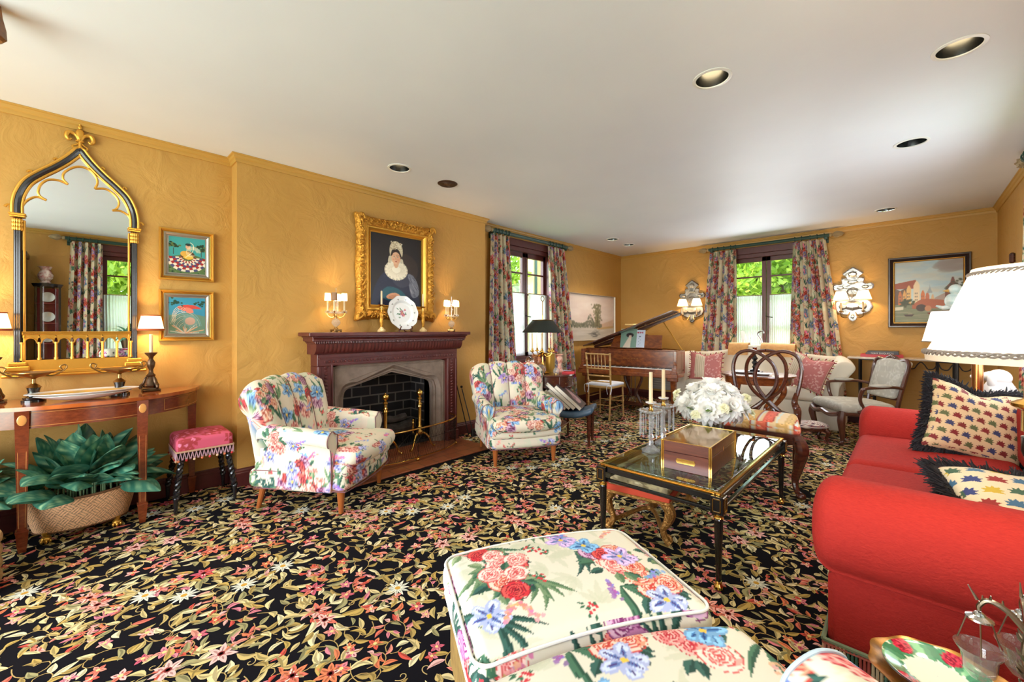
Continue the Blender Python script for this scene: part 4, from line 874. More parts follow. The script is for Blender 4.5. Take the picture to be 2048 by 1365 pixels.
for k, (x, y0, y1, z, r, lb) in enumerate(((-4.05, 1.95, 2.6, .20, .055, 'thick grey log lying at the back across the fire dogs'), (-3.93, 2.0, 2.55, .195, .045, 'grey split log in front on the fire dogs'), (-4.0, 2.1, 2.5, .285, .04, 'smaller log resting on top of the other two in the fireplace'))):
    m = MB(); P = [(x + .02 * sin(q * 3 + k), y0 + (y1 - y0) * q, z + .01 * sin(q * 7)) for q in np.linspace(0, 1, 9)]; m.tube(P, r * (1 + .1 * np.sin(np.arange(9) * 2.1)), 9); single('firewood_log', m, M_LOG, lb, 'log', group='logs in the fireplace')
# serpentine mesh fender
t = thing('fire_fender', 'low serpentine wire fireguard with brass rail standing around the hearth', 'fireguard', (0, 0, .014))
path = spl([(-3.83, 1.58, 0), (-3.62, 1.60, 0), (-3.42, 1.72, 0), (-3.33, 1.95, 0), (-3.33, 2.2, 0), (-3.36, 2.45, 0), (-3.42, 2.66, 0), (-3.56, 2.83, 0), (-3.83, 2.86, 0)], 140)
ht = lambda i: .285 - .0 * i
m = MB(); m.tube(path + (0, 0, .30), .008, 8); m.tube(path + (0, 0, .03), .006, 6)
for i in (6, 133): m.lathe([(.008, .0), (.010, .3), (.006, .315), (.014, .33), (.012, .35), (.003, .365)], 12, tuple(path[i]))
obj('brass_rail', m, M_BRASS, t)
m = MB(); n = len(path); L = np.concatenate([[0], np.cumsum(np.linalg.norm(np.diff(path, axis=0), axis=1))]); tot = L[-1]; at = lambda s_: np.array([np.interp(s_, L, path[:, k]) for k in range(3)])
for s_ in np.arange(0, tot, .022):
    for dr in (-1, 1):
        pts = [at(np.clip(s_ + dr * q * .07, 0, tot)) + (0, 0, .035 + .255 * q) for q in np.linspace(0, 1, 7)]; m.tube(pts, .0011, 3)
for z in (.035, .19): m.tube(path + (0, 0, z), .002, 5)
for i in (1, 20, 45, 70, 95, 118, 138): m.tube([path[i] + (0, 0, .02), path[i] + (0, 0, .3)], .003, 5)
obj('wire_mesh', m, M_IRON, t)
for i in (20, 70, 118):
    m = MB(); p = path[i]; m.ell((p[0], p[1], .014), (.018, .018, .014), 10, 6); m.cyl(p[0], p[1], .01, .04, .007, seg=8); obj('foot', m, M_BRASS, t)
t = thing('fire_poker', 'black iron fire poker leaning on the wall right of the fireplace', 'poker', (0, 0, 0)); m = MB(); m.tube([(XC + .15, 3.14, .02), (XC + .03, 3.06, .60)], .006, 8); obj('shaft', m, M_IRON, t); m = MB(); m.ell((XC + .028, 3.055, .63), (.012, .012, .03), 10, 8); m.ell((XC + .026, 3.05, .665), .012, 10, 6); obj('handle', m, M_IRON, t)
m = MB(); m.tube([(XC + .19, 3.19, .0), (XC + .04, 3.13, .55)], .006, 8); m.box(XC + .17, XC + .21, 3.15, 3.23, .0, .09, .01); m.ell((XC + .037, 3.127, .57), .016, 10, 6); single('fire_shovel', m, M_IRON, 'black iron hearth shovel leaning beside the poker', 'shovel')

# ------------------------------------------------------------ things on the mantel
MZ = 1.222; MX = XC + .13
def girandole(y, rz, label, dim=None):
    t = thing('girandole_lamp', label, 'lamp', (MX, y, MZ), rz, 'pair of crystal girandoles on the mantel'); m = MB(); m.box(-.036, .036, -.036, .036, .012, .028)
    for sx in (-1, 1):
        for sy in (-1, 1): m.ell((sx * .03, sy * .03, .008), .008, 8, 6)
    m.lathe([(.024, .028), (.012, .04), (.010, .052)], 14); m.cyl(0, 0, .125, .17, .007, seg=10); obj('base', m, M_ABRASS, t)
    m = MB(); m.lathe([(.010, .05), (.022, .06), (.036, .078), (.038, .092), (.030, .11), (.016, .122), (.008, .126)], 12); m.lathe([(.03, .165), (.07, .172), (.072, .18), (.02, .176)], 24); obj('crystal_ball', m, M_CRYS, t, smooth=10)
    for k in range(4):
        a = pi / 4 + k * pi / 2; c, s = cos(a), sin(a); m = MB(); m.tube(spl([(c * .008, s * .008, .15), (c * .03, s * .03, .135), (c * .055, s * .055, .14), (c * .075, s * .075, .165), (c * .07, s * .07, .18)], 14), .0035, 6); m.lathe([(.005, .175), (.014, .185), (.004, .19)], 10, (c * .07, s * .07, 0)); arm = obj('arm', m, M_BRASS, t)
        m = MB(); m.lathe([(.008, .186), (.022, .190), (.024, .196), (.01, .194)], 14, (c * .07, s * .07, 0))
        for q in range(7): b = q / 7 * 2 * pi; m.ell((c * .07 + .022 * cos(b), s * .07 + .022 * sin(b), .18), (.003, .003, .011), 6, 5)
        obj('bobeche', m, M_CRYS, arm, smooth=10); m = MB(); m.cyl(c * .07, s * .07, .19, .28, .008, seg=12); obj('candle_tube', m, M_WAX, arm)
        m = MB(); x, y_ = c * .07, s * .07; n = 24; m.grid(np.array([[(x + r * cos(b), y_ + r * sin(b), z) for b in np.linspace(0, 2 * pi, n, endpoint=False)] for r, z in ((.027, .285), (.023, .352))]), cv=True); off = dim == k; obj('lamp_shade', m, M_SHADE if not off else mat('unlit tan shade', (150, 118, 92), .8), arm)
        if not off: l = light('candle_bulb', 'POINT', (x, y_, .315), 2.2, WARM, shadow_soft_size=.01); l.parent = t
    m = MB(); m.cyl(0, 0, .17, .38, .003, seg=6); m.ell((0, 0, .39), (.004, .004, .014), 6, 6)
    for q in range(8): a = q * .8; m.ell((.014 * cos(a), .014 * sin(a), .24 + .013 * q), (.005, .005, .012), 6, 5)
    obj('crystal_spire', m, M_CRYS, t, smooth=10); return t
girandole(1.602, 10, 'crystal girandole lamp at the left end of the mantel with one unlit tan shade', 3); girandole(2.905, 40, 'crystal girandole lamp at the right end of the mantel with four lit shades')
def cstick(y, label):
    t = thing('candlestick', label, 'candlestick', (MX + .01, y, MZ), 0, 'pair of gilt porcelain candlesticks on the mantel'); m = MB(); m.lathe([(0, 0), (.038, .002), (.04, .012), (.03, .026), (.022, .034), (.012, .05), (0, .05)], 16)
    for q in range(7): a = q * .9; m.ell((.026 * cos(a), .026 * sin(a), .016), (.014, .014, .012), 8, 6)
    obj('base', m, mat('cream and gilt porcelain', (214, 186, 132), .3), t)
    m = MB(); m.lathe([(.012, .045), (.016, .08), (.021, .11), (.016, .15), (.02, .175), (.011, .2), (.012, .22)], 14); m.ell((0, 0, .19), (.022, .02, .012), 10, 6)
    for s in (-1, 1): m.tube(spl([(0, s * .01, .21), (0, s * .026, .225), (0, s * .018, .245)], 8), .004, 6)
    obj('stem', m, M_GILTC, t); m = MB(); m.lathe([(.010, .22), (.012, .25), (.028, .262), (.030, .268), (.009, .266)], 18); obj('drip_pan', m, M_BRASS, t); m = MB(); m.cyl(0, 0, .262, .40, .0095, .008, 12); m.tube([(0, 0, .40), (.001, 0, .41)], .001, 4); obj('candle', m, M_WAX, t)
cstick(2.042, 'gilt candlestick with ivory candle left of the plate on the mantel'); cstick(2.52, 'gilt candlestick with ivory candle right of the plate on the mantel')
def platecol():
    c = Cv(.36, .36, 1100, (228, 232, 236), False); R = np.random.default_rng(8)
    for k in range(10): a = k / 10 * 2 * pi; x, y = .18 + .137 * cos(a), .18 + .137 * sin(a); c.ell(x, y, .006, .006, (150, 90, 130)); [c.leaf(x, y, .012, .006, a + q, (70, 110, 80)) for q in (1, 3, 5)]
    for k in range(16): a = R.random() * 6.3; c.leaf(.18 + R.normal() * .02, .175 + R.normal() * .02, .03, .01, a, (70, 116, 84))
    for x, y, r in ((.175, .185, .018), (.19, .155, .02), (.165, .16, .012), (.215, .205, .013)):
        for q in range(6): c.ell(x + r * .5 * cos(q), y + r * .5 * sin(q), r * .5, r * .35, ((196, 120, 140), (160, 80, 140), (214, 150, 110))[q % 3], q)
    return c
t = thing('display_plate', 'round white porcelain plate painted with flowers, propped on the mantel before the portrait', 'plate', (MX + .03, 2.275, MZ), 0); pc = platecol(); m = MB(); pr = [(0, .0), (.10, .0), (.112, .006), (.125, .012), (.168, .02), (.172, .022)]; n = 120; rr = np.concatenate([np.linspace(a[0], b[0], 12)[:-1] for a, b in zip(pr, pr[1:])] + [[.172]]); zz = np.interp(rr, [p[0] for p in pr], [p[1] for p in pr])
P = np.zeros((len(rr), n, 3)); a = np.linspace(0, 2 * pi, n, endpoint=False); sc_ = 1 + .02 * np.cos(a * 10)[None] * (rr / .172)[:, None] ** 4; P[..., 1] = rr[:, None] * np.cos(a) * sc_; P[..., 2] = rr[:, None] * np.sin(a) * sc_ + .198; P[..., 0] = zz[:, None]; P[..., 0] -= (P[..., 2] - .03) * .16
m.grid(P, cv=True, col=pc.sample(.18 + P[..., 1], .18 + P[..., 2] - .198).reshape(-1, 3)); P2 = P.copy(); P2[..., 0] -= .005; m.grid(P2[:, ::-1], cv=True); obj('plate', m, mat('painted porcelain', rough=.12, attr=True, coat=.4), t, smooth=60)
m = MB()
for s in (-1, 1): m.tube(spl([(.055, s * .06, .06), (.05, s * .066, .035), (.03, s * .06, .02), (.035, s * .075, .004), (-.03, s * .03, .01), (-.06, s * .02, .12)], 20), .006, 7)
m.tube([(.02, -.06, .022), (.02, .06, .022)], .005, 6); obj('stand', m, M_DMAHOG, t)

# ------------------------------------------------------------ portrait
def portrait():
    c = Cv(.62, .74, 620, (36, 30, 28), False); R = np.random.default_rng(12)
    for k in range(60): c.ell(R.random() * .62, R.random() * .74, .08, .06, (42, 34, 32) if k % 2 else (28, 26, 32), al=.25)
    c.ell(.40, .40, .17, .16, (92, 66, 50), al=.35); c.blur(6)
    body = spl([(.02, .0), (.06, .18), (.13, .31), (.22, .37), (.34, .39), (.44, .36), (.52, .28), (.57, .14), (.60, 0)], 40); c.poly(body, (36, 40, 62)); c.poly(spl([(.12, .1), (.2, .2), (.34, .18), (.42, .1), (.3, .05)], 20, True), (34, 84, 96)); c.poly(spl([(.44, .34), (.5, .34), (.56, .26), (.58, .14), (.5, .1), (.46, .2)], 20, True), (112, 116, 130)); c.poly(spl([(.26, .33), (.42, .33), (.46, .24), (.36, .2), (.27, .25)], 16, True), (56, 58, 76))
    for k in range(24): x, y = .46 + .1 * R.random(), .14 + .2 * R.random(); c.line([(x, y), (x + .025, y - .035)], .005, (150, 154, 166) if k % 2 else (60, 62, 80))
    for k in range(30): x, y = .08 + .3 * R.random(), .03 + .28 * R.random(); c.line([(x, y), (x + .03, y + .01)], .006, (48, 54, 80), .5)
    c.blur(3)
    c.poly(spl([(.19, .10), (.24, .135), (.31, .14), (.35, .11), (.30, .085), (.22, .075)], 18, True), (206, 150, 116)); c.line([(.22, .1), (.3, .12)], .004, (160, 100, 74)); c.line([(.22, .088), (.3, .106)], .003, (160, 100, 74))
    for s, l in ((-1, (.225, .52)), (1, (.375, .5))): c.poly(spl([l, (l[0] + s * .015, l[1] - .06), (l[0] - s * .005, l[1] - .12), (l[0] - s * .035, l[1] - .02)], 14, True), (206, 196, 170))
    for r, cl in ((.125, (226, 218, 194)), (.112, (240, 234, 214))):
        for k in range(34): a = k / 34 * 2 * pi; c.ell(.305 + r * cos(a) * .96, .375 + r * sin(a) * .72, .016, .014, cl if k % 2 else tuple(int(v * .86) for v in cl))
    c.ell(.305, .378, .115, .085, (244, 238, 220)); 
    for k in range(46): a = k / 46 * 2 * pi; c.line([(.305 + .05 * cos(a), .385 + .035 * sin(a)), (.305 + .11 * cos(a), .377 + .082 * sin(a))], .0025, (196, 186, 160))
    c.ell(.302, .45, .03, .05, (222, 172, 136)); c.ell(.300, .505, .052, .068, (232, 186, 150)); c.ell(.325, .5, .03, .055, (214, 156, 122), al=.5)
    for k in range(26): a = k / 26 * pi; c.ell(.301 + .054 * cos(a), .53 + .045 * sin(a), .013, .011, (58, 40, 30) if k % 2 else (34, 24, 20))
    cap = [(.235, .52), (.225, .58), (.24, .64), (.28, .675), (.33, .67), (.37, .63), (.38, .57), (.37, .52), (.355, .55), (.33, .59), (.28, .6), (.25, .57)]; c.poly(spl(cap, 50, True), (210, 198, 168))
    for k in range(70): x, y = .24 + .13 * R.random(), .59 + .08 * R.random(); c.ell(x, y, .007, .006, (236, 228, 204) if k % 2 else (170, 154, 122))
    c.blur(1)
    for s in (-1, 1): x = .300 + s * .021; c.ell(x, .513, .009, .0045, (240, 230, 214)); c.ell(x, .513, .0042, .0042, (50, 34, 26)); c.line([(x - .011, .518), (x, .520), (x + .011, .517)], .0022, (70, 46, 34)); c.line([(x - .013, .530), (x, .535), (x + .013, .530)], .003, (74, 48, 34)); c.ell(x + s * .006, .487, .012, .009, (222, 136, 112), al=.4)
    c.line([(.298, .512), (.293, .49), (.302, .485)], .0022, (176, 120, 92)); c.poly([(.287, .467), (.295, .472), (.301, .470), (.308, .472), (.316, .467), (.301, .461)], (178, 70, 64)); c.line([(.287, .467), (.316, .467)], .0014, (110, 40, 40)); return c
t = thing('framed_portrait', 'oil portrait of a woman in lace cap and ruff, carved gilt frame over the mantel', 'painting', (XC + .004, 2.285, 1.855), 0)
m = MB(); frame(m, .70, .83, .055, .045); obj('inner_frame', m, M_GILT, t, smooth=30)
m = MB(); n = 220; S = []; Wf, Hf = .455, .52   # carved swept outer frame with scrolling corners
for k in range(n):
    a = k / n * 2 * pi; e = 1 / max(abs(cos(a)) / 1, abs(sin(a)) / 1); y0, z0 = cos(a) * e, sin(a) * e; co = (min(abs(y0), abs(z0))) ** 6; mid = math.exp(-(min(abs(y0), abs(z0)) / .22) ** 2); sw = 1 - .035 + .06 * co + .028 * mid + .006 * sin(k * 1.9) + .004 * sin(k * 3.7)
    iy, iz = y0 * .335, z0 * .40; oy, oz = y0 * Wf * sw, z0 * Hf * sw; r = [(.012, .0), (.05, .1), (.045, .22), (.06 + .012 * sin(k * 1.3), .4), (.072 + .014 * sin(k * 2.1 + 1), .6), (.05 + .012 * sin(k * 1.7), .82), (.02, 1.), (0, 1.)]
    S.append([(x, iy + (oy - iy) * q, iz + (oz - iz) * q) for x, q in r])
m.grid(np.array(S), cu=True); obj('carved_frame', m, M_GILTC, t, smooth=50)
m = MB(); R9 = np.random.default_rng(3)
for k in range(120):     # acanthus scrolls
    a = k / 120 * 2 * pi; e = 1 / max(abs(cos(a)), abs(sin(a))); y, z = cos(a) * e * .405, sin(a) * e * .465; q = .018 + .012 * R9.random(); p = R9.random() * 6; s = 1 if k % 2 else -1
    m.tube([(.066 + .006 * sin(j), y + q * (1 - j / 11) * cos(p + s * j * .5), z + q * (1 - j / 11) * sin(p + s * j * .5)) for j in range(10)], np.linspace(.0075, .003, 10), 5)
for sy in (-1, 1):
    for sz in (-1, 1):
        for j in range(7): a = j * .5 + (0 if sz > 0 else 3.1); m.ell((.07, sy * .41 + .03 * cos(a) * sy, sz * .47 + .03 * sin(a) * sz), (.012, .013, .022), 8, 6)
obj('acanthus_scrolls', m, M_GILTC, t, smooth=60)
cv = portrait(); m = canvas(cv, .62, .74, .0035); o = obj('canvas', m, M_PAINT, t, smooth=0); o.location = (.008, 0, 0)

# ------------------------------------------------------------ channel-back chintz armchairs
def armchair(label, loc, rz, seedo, group='pair of floral armchairs by the fireplace'):
    t = thing('armchair', label, 'armchair', loc, rz, group); pt = boxpaint(CH, 1, seedo, seedo * .7)
    WB = .36
    # seat deck and base
    m = MB(); m.rbox((0, .0, .225), (.345, .36, .065), .045, .012, fn=lambda V: V * [1, 1, 1] + np.stack([0 * V[:, 0], -.03 * (1 - (V[:, 0] / .345) ** 2) * (V[:, 1] < 0), 0 * V[:, 0]], 1)); obj('base', m, M_FAB, t, paint=pt)
    m = MB(); m.rbox((0, -.03, .305), (.345, .345, .05), .04, .012, fn=lambda V: V + np.stack([0 * V[:, 0], -.04 * (1 - (V[:, 0] / .345) ** 2) * (V[:, 1] < 0), 0 * V[:, 0]], 1)); obj('front_rail', m, M_FAB, t, paint=pt)
    m = MB(); m.rbox((0, -.085, .385), (.285, .34, .052), .05, .009, .035, fn=lambda V: V + np.stack([.045 * V[:, 0] / .285 * (V[:, 1] < -.18), -.055 * (1 - (V[:, 0] / .285) ** 2) * np.clip(-V[:, 1] / .3, 0, 1), 0 * V[:, 0]], 1)); obj('seat_cushion', m, M_FAB, t, paint=pt)
    # back: rolled top, vertical channels, fanning outward
    S = []; NC = 4.0
    for u in np.linspace(-1, 1, 141):
        ch = abs(sin((u + 1) / 2 * NC * pi)); g = .028 * ch ** .7; top = .885 - .05 * u * u * abs(u) + .012 * ch; edge = (1 - abs(u) ** 8)
        prof = [(.14, .30), (.165, .42), (.20, .56), (.235, .68), (.262, .76), (.29, .82), (.325, top - .012), (.365, top), (.41, top - .02), (.435, top - .07), (.42, top - .12), (.39, top - .145), (.375, .66), (.36, .5), (.355, .30)]
        q = spl(prof, 140, False); o = np.zeros(140); o[:79] = g * np.sin(np.linspace(.5, pi * .95, 79)); T = np.gradient(q, axis=0); T /= np.linalg.norm(T, axis=1)[:, None]; nr = np.stack([-T[:, 1], T[:, 0]], 1); q = q + nr * o[:, None]
        c = q.mean(0); q[:, 0] += .0; f_ = np.clip((q[:, 1] - .3) / .55, 0, 1); X = u * (.30 + .085 * f_); yy = q[:, 0] - .05 * abs(u) ** 2.5 * (1 - .3 * f_); k = .90 + .10 * edge; yy = c[0] + (yy - c[0]) * k
        S.append(np.stack([X, yy, q[:, 1]], 1))
    m = MB(); m.loft(S, .035, 5); obj('backrest', m, M_FAB, t, paint=pt, smooth=70)
    m = MB()   # corded seams between channels
    for k in range(1, 4):
        i = int(k / 4 * 140); m.tube(S[i][4:84:4] + (0, -.003, 0), .0035, 5)
    obj('piping', m, mat('mauve cord', (120, 78, 84), .7), t)
    # arms: scrolled outward, channelled on the inner side
    for s in (-1, 1):
        S = []
        for v in np.linspace(0, 1, 90):
            y = .24 - v * .50; ch = abs(sin(v * 2.6 * pi)) ** .6; h = .60 - .035 * v - .03 * max(0, v - .8); g = .014 * ch; sh = .03 * v
            prof = [(.285 - sh * .3, .30), (.285 - g, .40), (.283 - g, .48), (.283 - g * 1.2, .53), (.295, h - .015), (.325, h + g * .5), (.365, h - .005), (.392, h - .045), (.385, h - .085), (.362, h - .098), (.35, .42), (.345, .30), (.345, .17), (.29, .17)]
            q = spl(prof, 130, True); S.append(np.stack([s * (q[:, 0] + .012 * v), np.full(130, y), q[:, 1]], 1))
        m = MB(); m.loft(S if s > 0 else [x[::-1] for x in S], .02, 4); a = obj('armrest', m, M_FAB, t, paint=pt, smooth=70)
        m = MB(); m.tube([(p[0], p[1] - .012, p[2]) for p in S[-1][11:108:2]], .0035, 5); obj('piping', m, mat('mauve cord'), a)
    m = MB(); 
    for z, sc2 in ((.288, 1.), (.168, .985)): pts = [(x, -.36 - .03 * (1 - (x / .345) ** 2), z) for x in np.linspace(-.34, .34, 20)]; m.tube([(-.347, .3, z)] + [(p[0] * 1.0, p[1] - .003, p[2]) for p in pts] + [(.347, .3, z)], .0035, 5)
    obj('piping', m, mat('mauve cord'), t)
    for sx in (-1, 1):
        m = MB(); m.T = Tm(sx * .285, -.30, 0); m.lathe([(.014, 0), (.016, .01), (.028, .16), (.03, .18)], 14); obj('leg', m, M_OAKLEG, t)
        m = MB(); m.T = None; m.tube([(sx * .28, .32, 0), (sx * .27, .28, .18)], np.array([.015, .024]), 10); obj('leg', m, M_OAKLEG, t)
    return t
armchair('floral channel-back armchair on the left of the hearth, turned to the right', (-3.19, 1.285, 0), 126, .1); armchair('floral channel-back armchair right of the fireplace, facing the camera', (-2.84, 3.02, 0), 60.6, .5)
# ------------------------------------------------------------ curtains on green poles
def curtain(label, x0t, x1t, x0b, x1b, zt, zb, loc, rz, seed, nf=6, par=None, group='floral curtains'):
    R = np.random.default_rng(seed); nu, nv = 170, 230; u = np.linspace(0, 1, nu)[None]; v = np.linspace(0, 1, nv)[:, None]; P = np.zeros((nv, nu, 3)); xa = x0b + (x0t - x0b) * v ** 1.2; xb = x1b + (x1t - x1b) * v ** 1.2
    wob = .10 * np.sin(u * 5 + R.random() * 6) * (1 - v); ph = u * 2 * pi * nf + wob * 6 + R.random() * 6; amp = .042 - .012 * v
    P[..., 0] = xa + (xb - xa) * u + .012 * np.cos(ph * 2) * (1 - v * .5); P[..., 1] = -.075 - amp * np.sin(ph) - .012 * np.sin(ph * 2.3 + 1) * (1 - v); P[..., 2] = zb + (zt - zb) * v + 0 * u + .012 * np.sin(u * nf * pi) ** 2 * (v > .98)
    col = CHC.sample(u * 1.25 + 0 * v + R.random(), v * (zt - zb) + 0 * u + R.random()); m = MB(); m.grid(P, col=col.reshape(-1, 3)); t = obj('floral_curtain', m, M_CURT, smooth=70); t.location = loc; t.rotation_euler = (0, 0, rad(rz)); tag(t, label, 'curtain', group); return t
def pole(label, x0, x1, z, loc, rz, rings, twig=True):
    t = thing('curtain_pole', label, 'curtain pole', loc, rz, 'dark green curtain poles'); m = MB(); m.tube([(x0, -.09, z), (x1, -.09, z)], .022, 14); 
    for k in range(6): a = k * pi / 3; m.tube([(x0, -.09 + .021 * cos(a), z + .021 * sin(a)), (x1, -.09 + .021 * cos(a), z + .021 * sin(a))], .004, 5)
    obj('rod', m, M_GREEN, t)
    for x in (x0 + .04, x1 - .04):
        m = MB(); m.box(x - .02, x + .02, -.10, -.001, z - .05, z - .015); m.box(x - .022, x + .022, -.02, 0, z - .09, z + .03); obj('bracket', m, M_GREEN, t)
    for s, x in ((-1, x0), (1, x1)):
        m = MB(); m.T = Tm(x, -.09, z, 0, 90 * s, 0); m.lathe([(.024, 0), (.026, .015), (.016, .03), (.03, .05), (.038, .08), (.034, .11), (.02, .14), (.004, .16)], 14)
        for k in range(8): a = k * pi / 4; m.tube([(.03 * cos(a), .03 * sin(a), .05), (.041 * cos(a), .041 * sin(a), .08), (.02 * cos(a), .02 * sin(a), .14)], .006, 5)
        m.T = None; obj('finial', m, mat('weathered gilt wood', (158, 138, 104), .6, .2), t)
    for x in rings: m = MB(); m.tube([(x, -.09 + .031 * cos(a), z + .031 * sin(a)) for a in np.linspace(0, 2 * pi, 18)[:-1]], .0055, 6, closed=True); obj('ring', m, M_GREEN, t)
    return t
# local frame: x along the wall, -y into the room
Lw = (XL, 0, 0)
pole('dark green pole over the window next to the fireplace wall', 3.72, 5.36, 2.545, Lw, 90, [3.78, 3.84, 3.9, 3.97, 4.03, 4.92, 4.99, 5.06, 5.14, 5.22])
curtain('floral curtain on the left side of the window beside the fireplace', 3.72, 4.07, 3.66, 4.24, 2.50, .03, Lw, 90, 1, 5)
curtain('floral curtain on the right side of the window beside the fireplace, by the landscape painting', 4.90, 5.27, 5.0, 5.62, 2.50, .03, Lw, 90, 2, 5)
Bw = (0, YB, 0)
pole('dark green pole over the window behind the oatmeal sofa', -2.36, -.78, 2.545, Bw, 0, [-2.3, -2.22, -2.13, -2.03, -1.96, -1.18, -1.1, -1.0, -.92, -.84])
curtain('floral curtain on the left of the window behind the oatmeal sofa', -2.33, -1.94, -2.52, -1.93, 2.50, .03, Bw, 0, 3, 5)
curtain('floral curtain on the right of the window behind the oatmeal sofa', -1.21, -.83, -1.27, -.58, 2.50, .03, Bw, 0, 4, 5)
Rw = (XR, 0, 0)   # local x = -world y
pole('dark green pole high on the right wall, finial at the right edge', -4.98, -3.2, 2.545, Rw, -90, [-4.9, -4.82, -4.74, -4.66, -3.5, -3.4, -3.3])
curtain('floral curtain at the right edge of the photo behind the lampshades', -4.92, -4.45, -5.15, -4.35, 2.50, .03, Rw, -90, 5, 5)
pole('dark green curtain pole seen reflected in the gilt mirror', -1.75, .13, 2.545, Rw, -90, [.09, .02, -.05, -.12, -.19])
curtain('floral curtain seen reflected in the middle of the gilt mirror', -.25, .08, -.24, .13, 2.50, .03, Rw, -90, 7, 5)
# gilt edged thing on the right wall just past the corner
t = thing('wall_bracket_frame', 'narrow gilt-moulded frame end on the right wall near the far corner', 'frame', (XR, 6.15, 1.62), 180); t.scale = (.6, .6, .6)
m = MB(); 
for k in (-.035, -.01, .015): m.tube([(.02, k, -.4), (.02, k * 1.2, .0), (.03, k, .43)], .013, 7)
obj('moulding', m, M_GILT, t); m = MB(); m.box(0, .06, -.055, .045, .43, .60, .02); obj('corner_block', m, M_DMAHOG, t)

# ------------------------------------------------------------ things only the mirror shows
t = thing('display_cabinet', 'slender bow-fronted glass cabinet of blue and white china reflected in the mirror', 'cabinet', (.56, -.29, 0), 0)
m = MB(); m.lathe([(0, 0), (.14, 0), (.14, .04), (.13, .05), (.13, .70), (.14, .72), (0, .72)], 24); m.lathe([(0, 1.83), (.13, 1.83), (.14, 1.85), (.15, 1.87), (0, 1.88)], 24)
for a in (0.4, 2.0, 3.6, 5.2): m.box(.125 * cos(a) - .012, .125 * cos(a) + .012, .125 * sin(a) - .012, .125 * sin(a) + .012, .7, 1.84)
obj('carcase', m, M_EBON, t); m = MB(); m.lathe([(.125, .72), (.125, 1.83)], 24, caps=False); obj('curved_glass', m, M_PANE, t)
m = MB(); m.box(.06, .068, -.1, .1, .73, 1.82, 0); [m.lathe([(0, z), (.115, z), (.115, z + .008), (0, z + .008)], 20) for z in (1.05, 1.33, 1.6)]; obj('red_lining', m, mat('red lining', (130, 34, 34), .7), t)
for z in (1.06, 1.34, 1.61):
    m = MB(); m.T = Tm(.0, .0, z + .08, 0, -80); m.lathe([(0, 0), (.04, 0), (.07, .012), (.068, .015), (0, .005)], 20); p = single('china_plate', m, M_CERAM, {1.06: 'white china plate on the lowest shelf of the reflected cabinet', 1.34: 'white china plate on the middle shelf of the reflected cabinet', 1.61: 'white china plate on the top shelf of the reflected cabinet'}[z], 'plate', (.56, -.29, 0), group='china in the cabinet')
m = MB(); m.lathe([(0, 0), (.05, 0), (.056, .01), (.045, .03), (.07, .07), (.075, .11), (.06, .15), (.045, .18), (.06, .215), (.075, .225), (.07, .228), (.035, .2)], 24); single('china_vase', m, mat('patterned china', (226, 214, 204), .2, noise=(30, (150, 70, 70))), 'white and red china vase on the cabinet reflected in the mirror', 'vase', (.56, -.31, 1.88))
t = thing('secretary_bookcase', 'tall black and gilt bookcase with carved crest reflected at the left of the mirror', 'bookcase', (.5, -.72, 0), 0); m = MB(); m.box(-.2, .22, -.28, .24, 0, 2.2, .01); m.box(-.235, .22, -.30, .26, 2.2, 2.27, .01); m.box(-.22, .0, .1, .23, 0, 2.2, .02)
for k in range(5): m.tube([(-.205, .09 + k * .033, .1), (-.205, .09 + k * .033, 2.1)], .012, 6)
obj('body', m, M_EBON, t); m = MB()
for k in range(8): m.ell((-.22, -.2 + k * .055, 2.31 + .05 * sin(k * .45)), (.03, .03, .07), 8, 6)
obj('crest', m, M_SILVER, t)
t = thing('palm_stand', 'dark leafy plant on a pedestal before the window reflected in the mirror', 'plant', (.40, .52, 0)); m = MB(); m.lathe([(0, 0), (.14, 0), (.12, .03), (.03, .06), (.025, .9), (.1, .95), (.11, .97), (0, .97)], 20); obj('pedestal', m, M_DMAHOG, t); m = MB(); m.lathe([(0, .97), (.07, .97), (.1, 1.12), (.09, 1.12), (0, 1.1)], 18); obj('pot', m, M_BRONZE, t)
R5 = np.random.default_rng(77)
for k in range(26): m = MB(); a = k * 2.4; e = .1 + 1.1 * R5.random(); leafmesh(m, (0, 0, 1.12 + .1 * R5.random()), (cos(a) * cos(e), sin(a) * cos(e), sin(e)), .24, .05, 1.6, 0, R5); obj('leaf', m, M_LEAF, t, smooth=60)

# ------------------------------------------------------------ corner by the fireside window
m = MB()
for k in range(15): y = 4.12 + k * .058; m.box(XL + .03, XL + .13, y, y + .04, .09, .66, .012); m.cyl(XL + .08, y + .02, 0, .1, .01, seg=6) if k in (0, 14) else None
m.tube([(XL + .08, 4.12, .14), (XL + .08, 4.98, .14)], .02, 8); single('radiator', m, mat('dark grey radiator paint', (66, 64, 66), .5), 'dark column radiator under the fireside window behind the round table', 'radiator')
DT = (-3.03, 3.78)
t = thing('drum_table', 'round dark mahogany drum table with small brass knobs between armchair and window', 'table', (*DT, 0), 20); m = MB(); m.lathe([(0, .722), (.30, .722), (.305, .73), (.30, .742), (0, .742)], 48); obj('top', m, M_DMAHOG, t); m = MB(); m.lathe([(.25, .60), (.285, .60), (.285, .722), (.25, .722)], 48); m.lathe([(.287, .604), (.29, .606), (.287, .61)], 48); obj('frieze', m, M_DMAHOG, t)
for k in range(4):
    a = pi / 4 + k * pi / 2; m = MB(); x, y = .26 * cos(a), .26 * sin(a); m.lathe([(.014, 0), (.012, .03), (.02, .3), (.026, .42), (.03, .60)], 12, (x, y, 0)); m.box(x - .022, x + .022, y - .022, y + .022, .58, .724); obj('leg', m, M_DMAHOG, t)
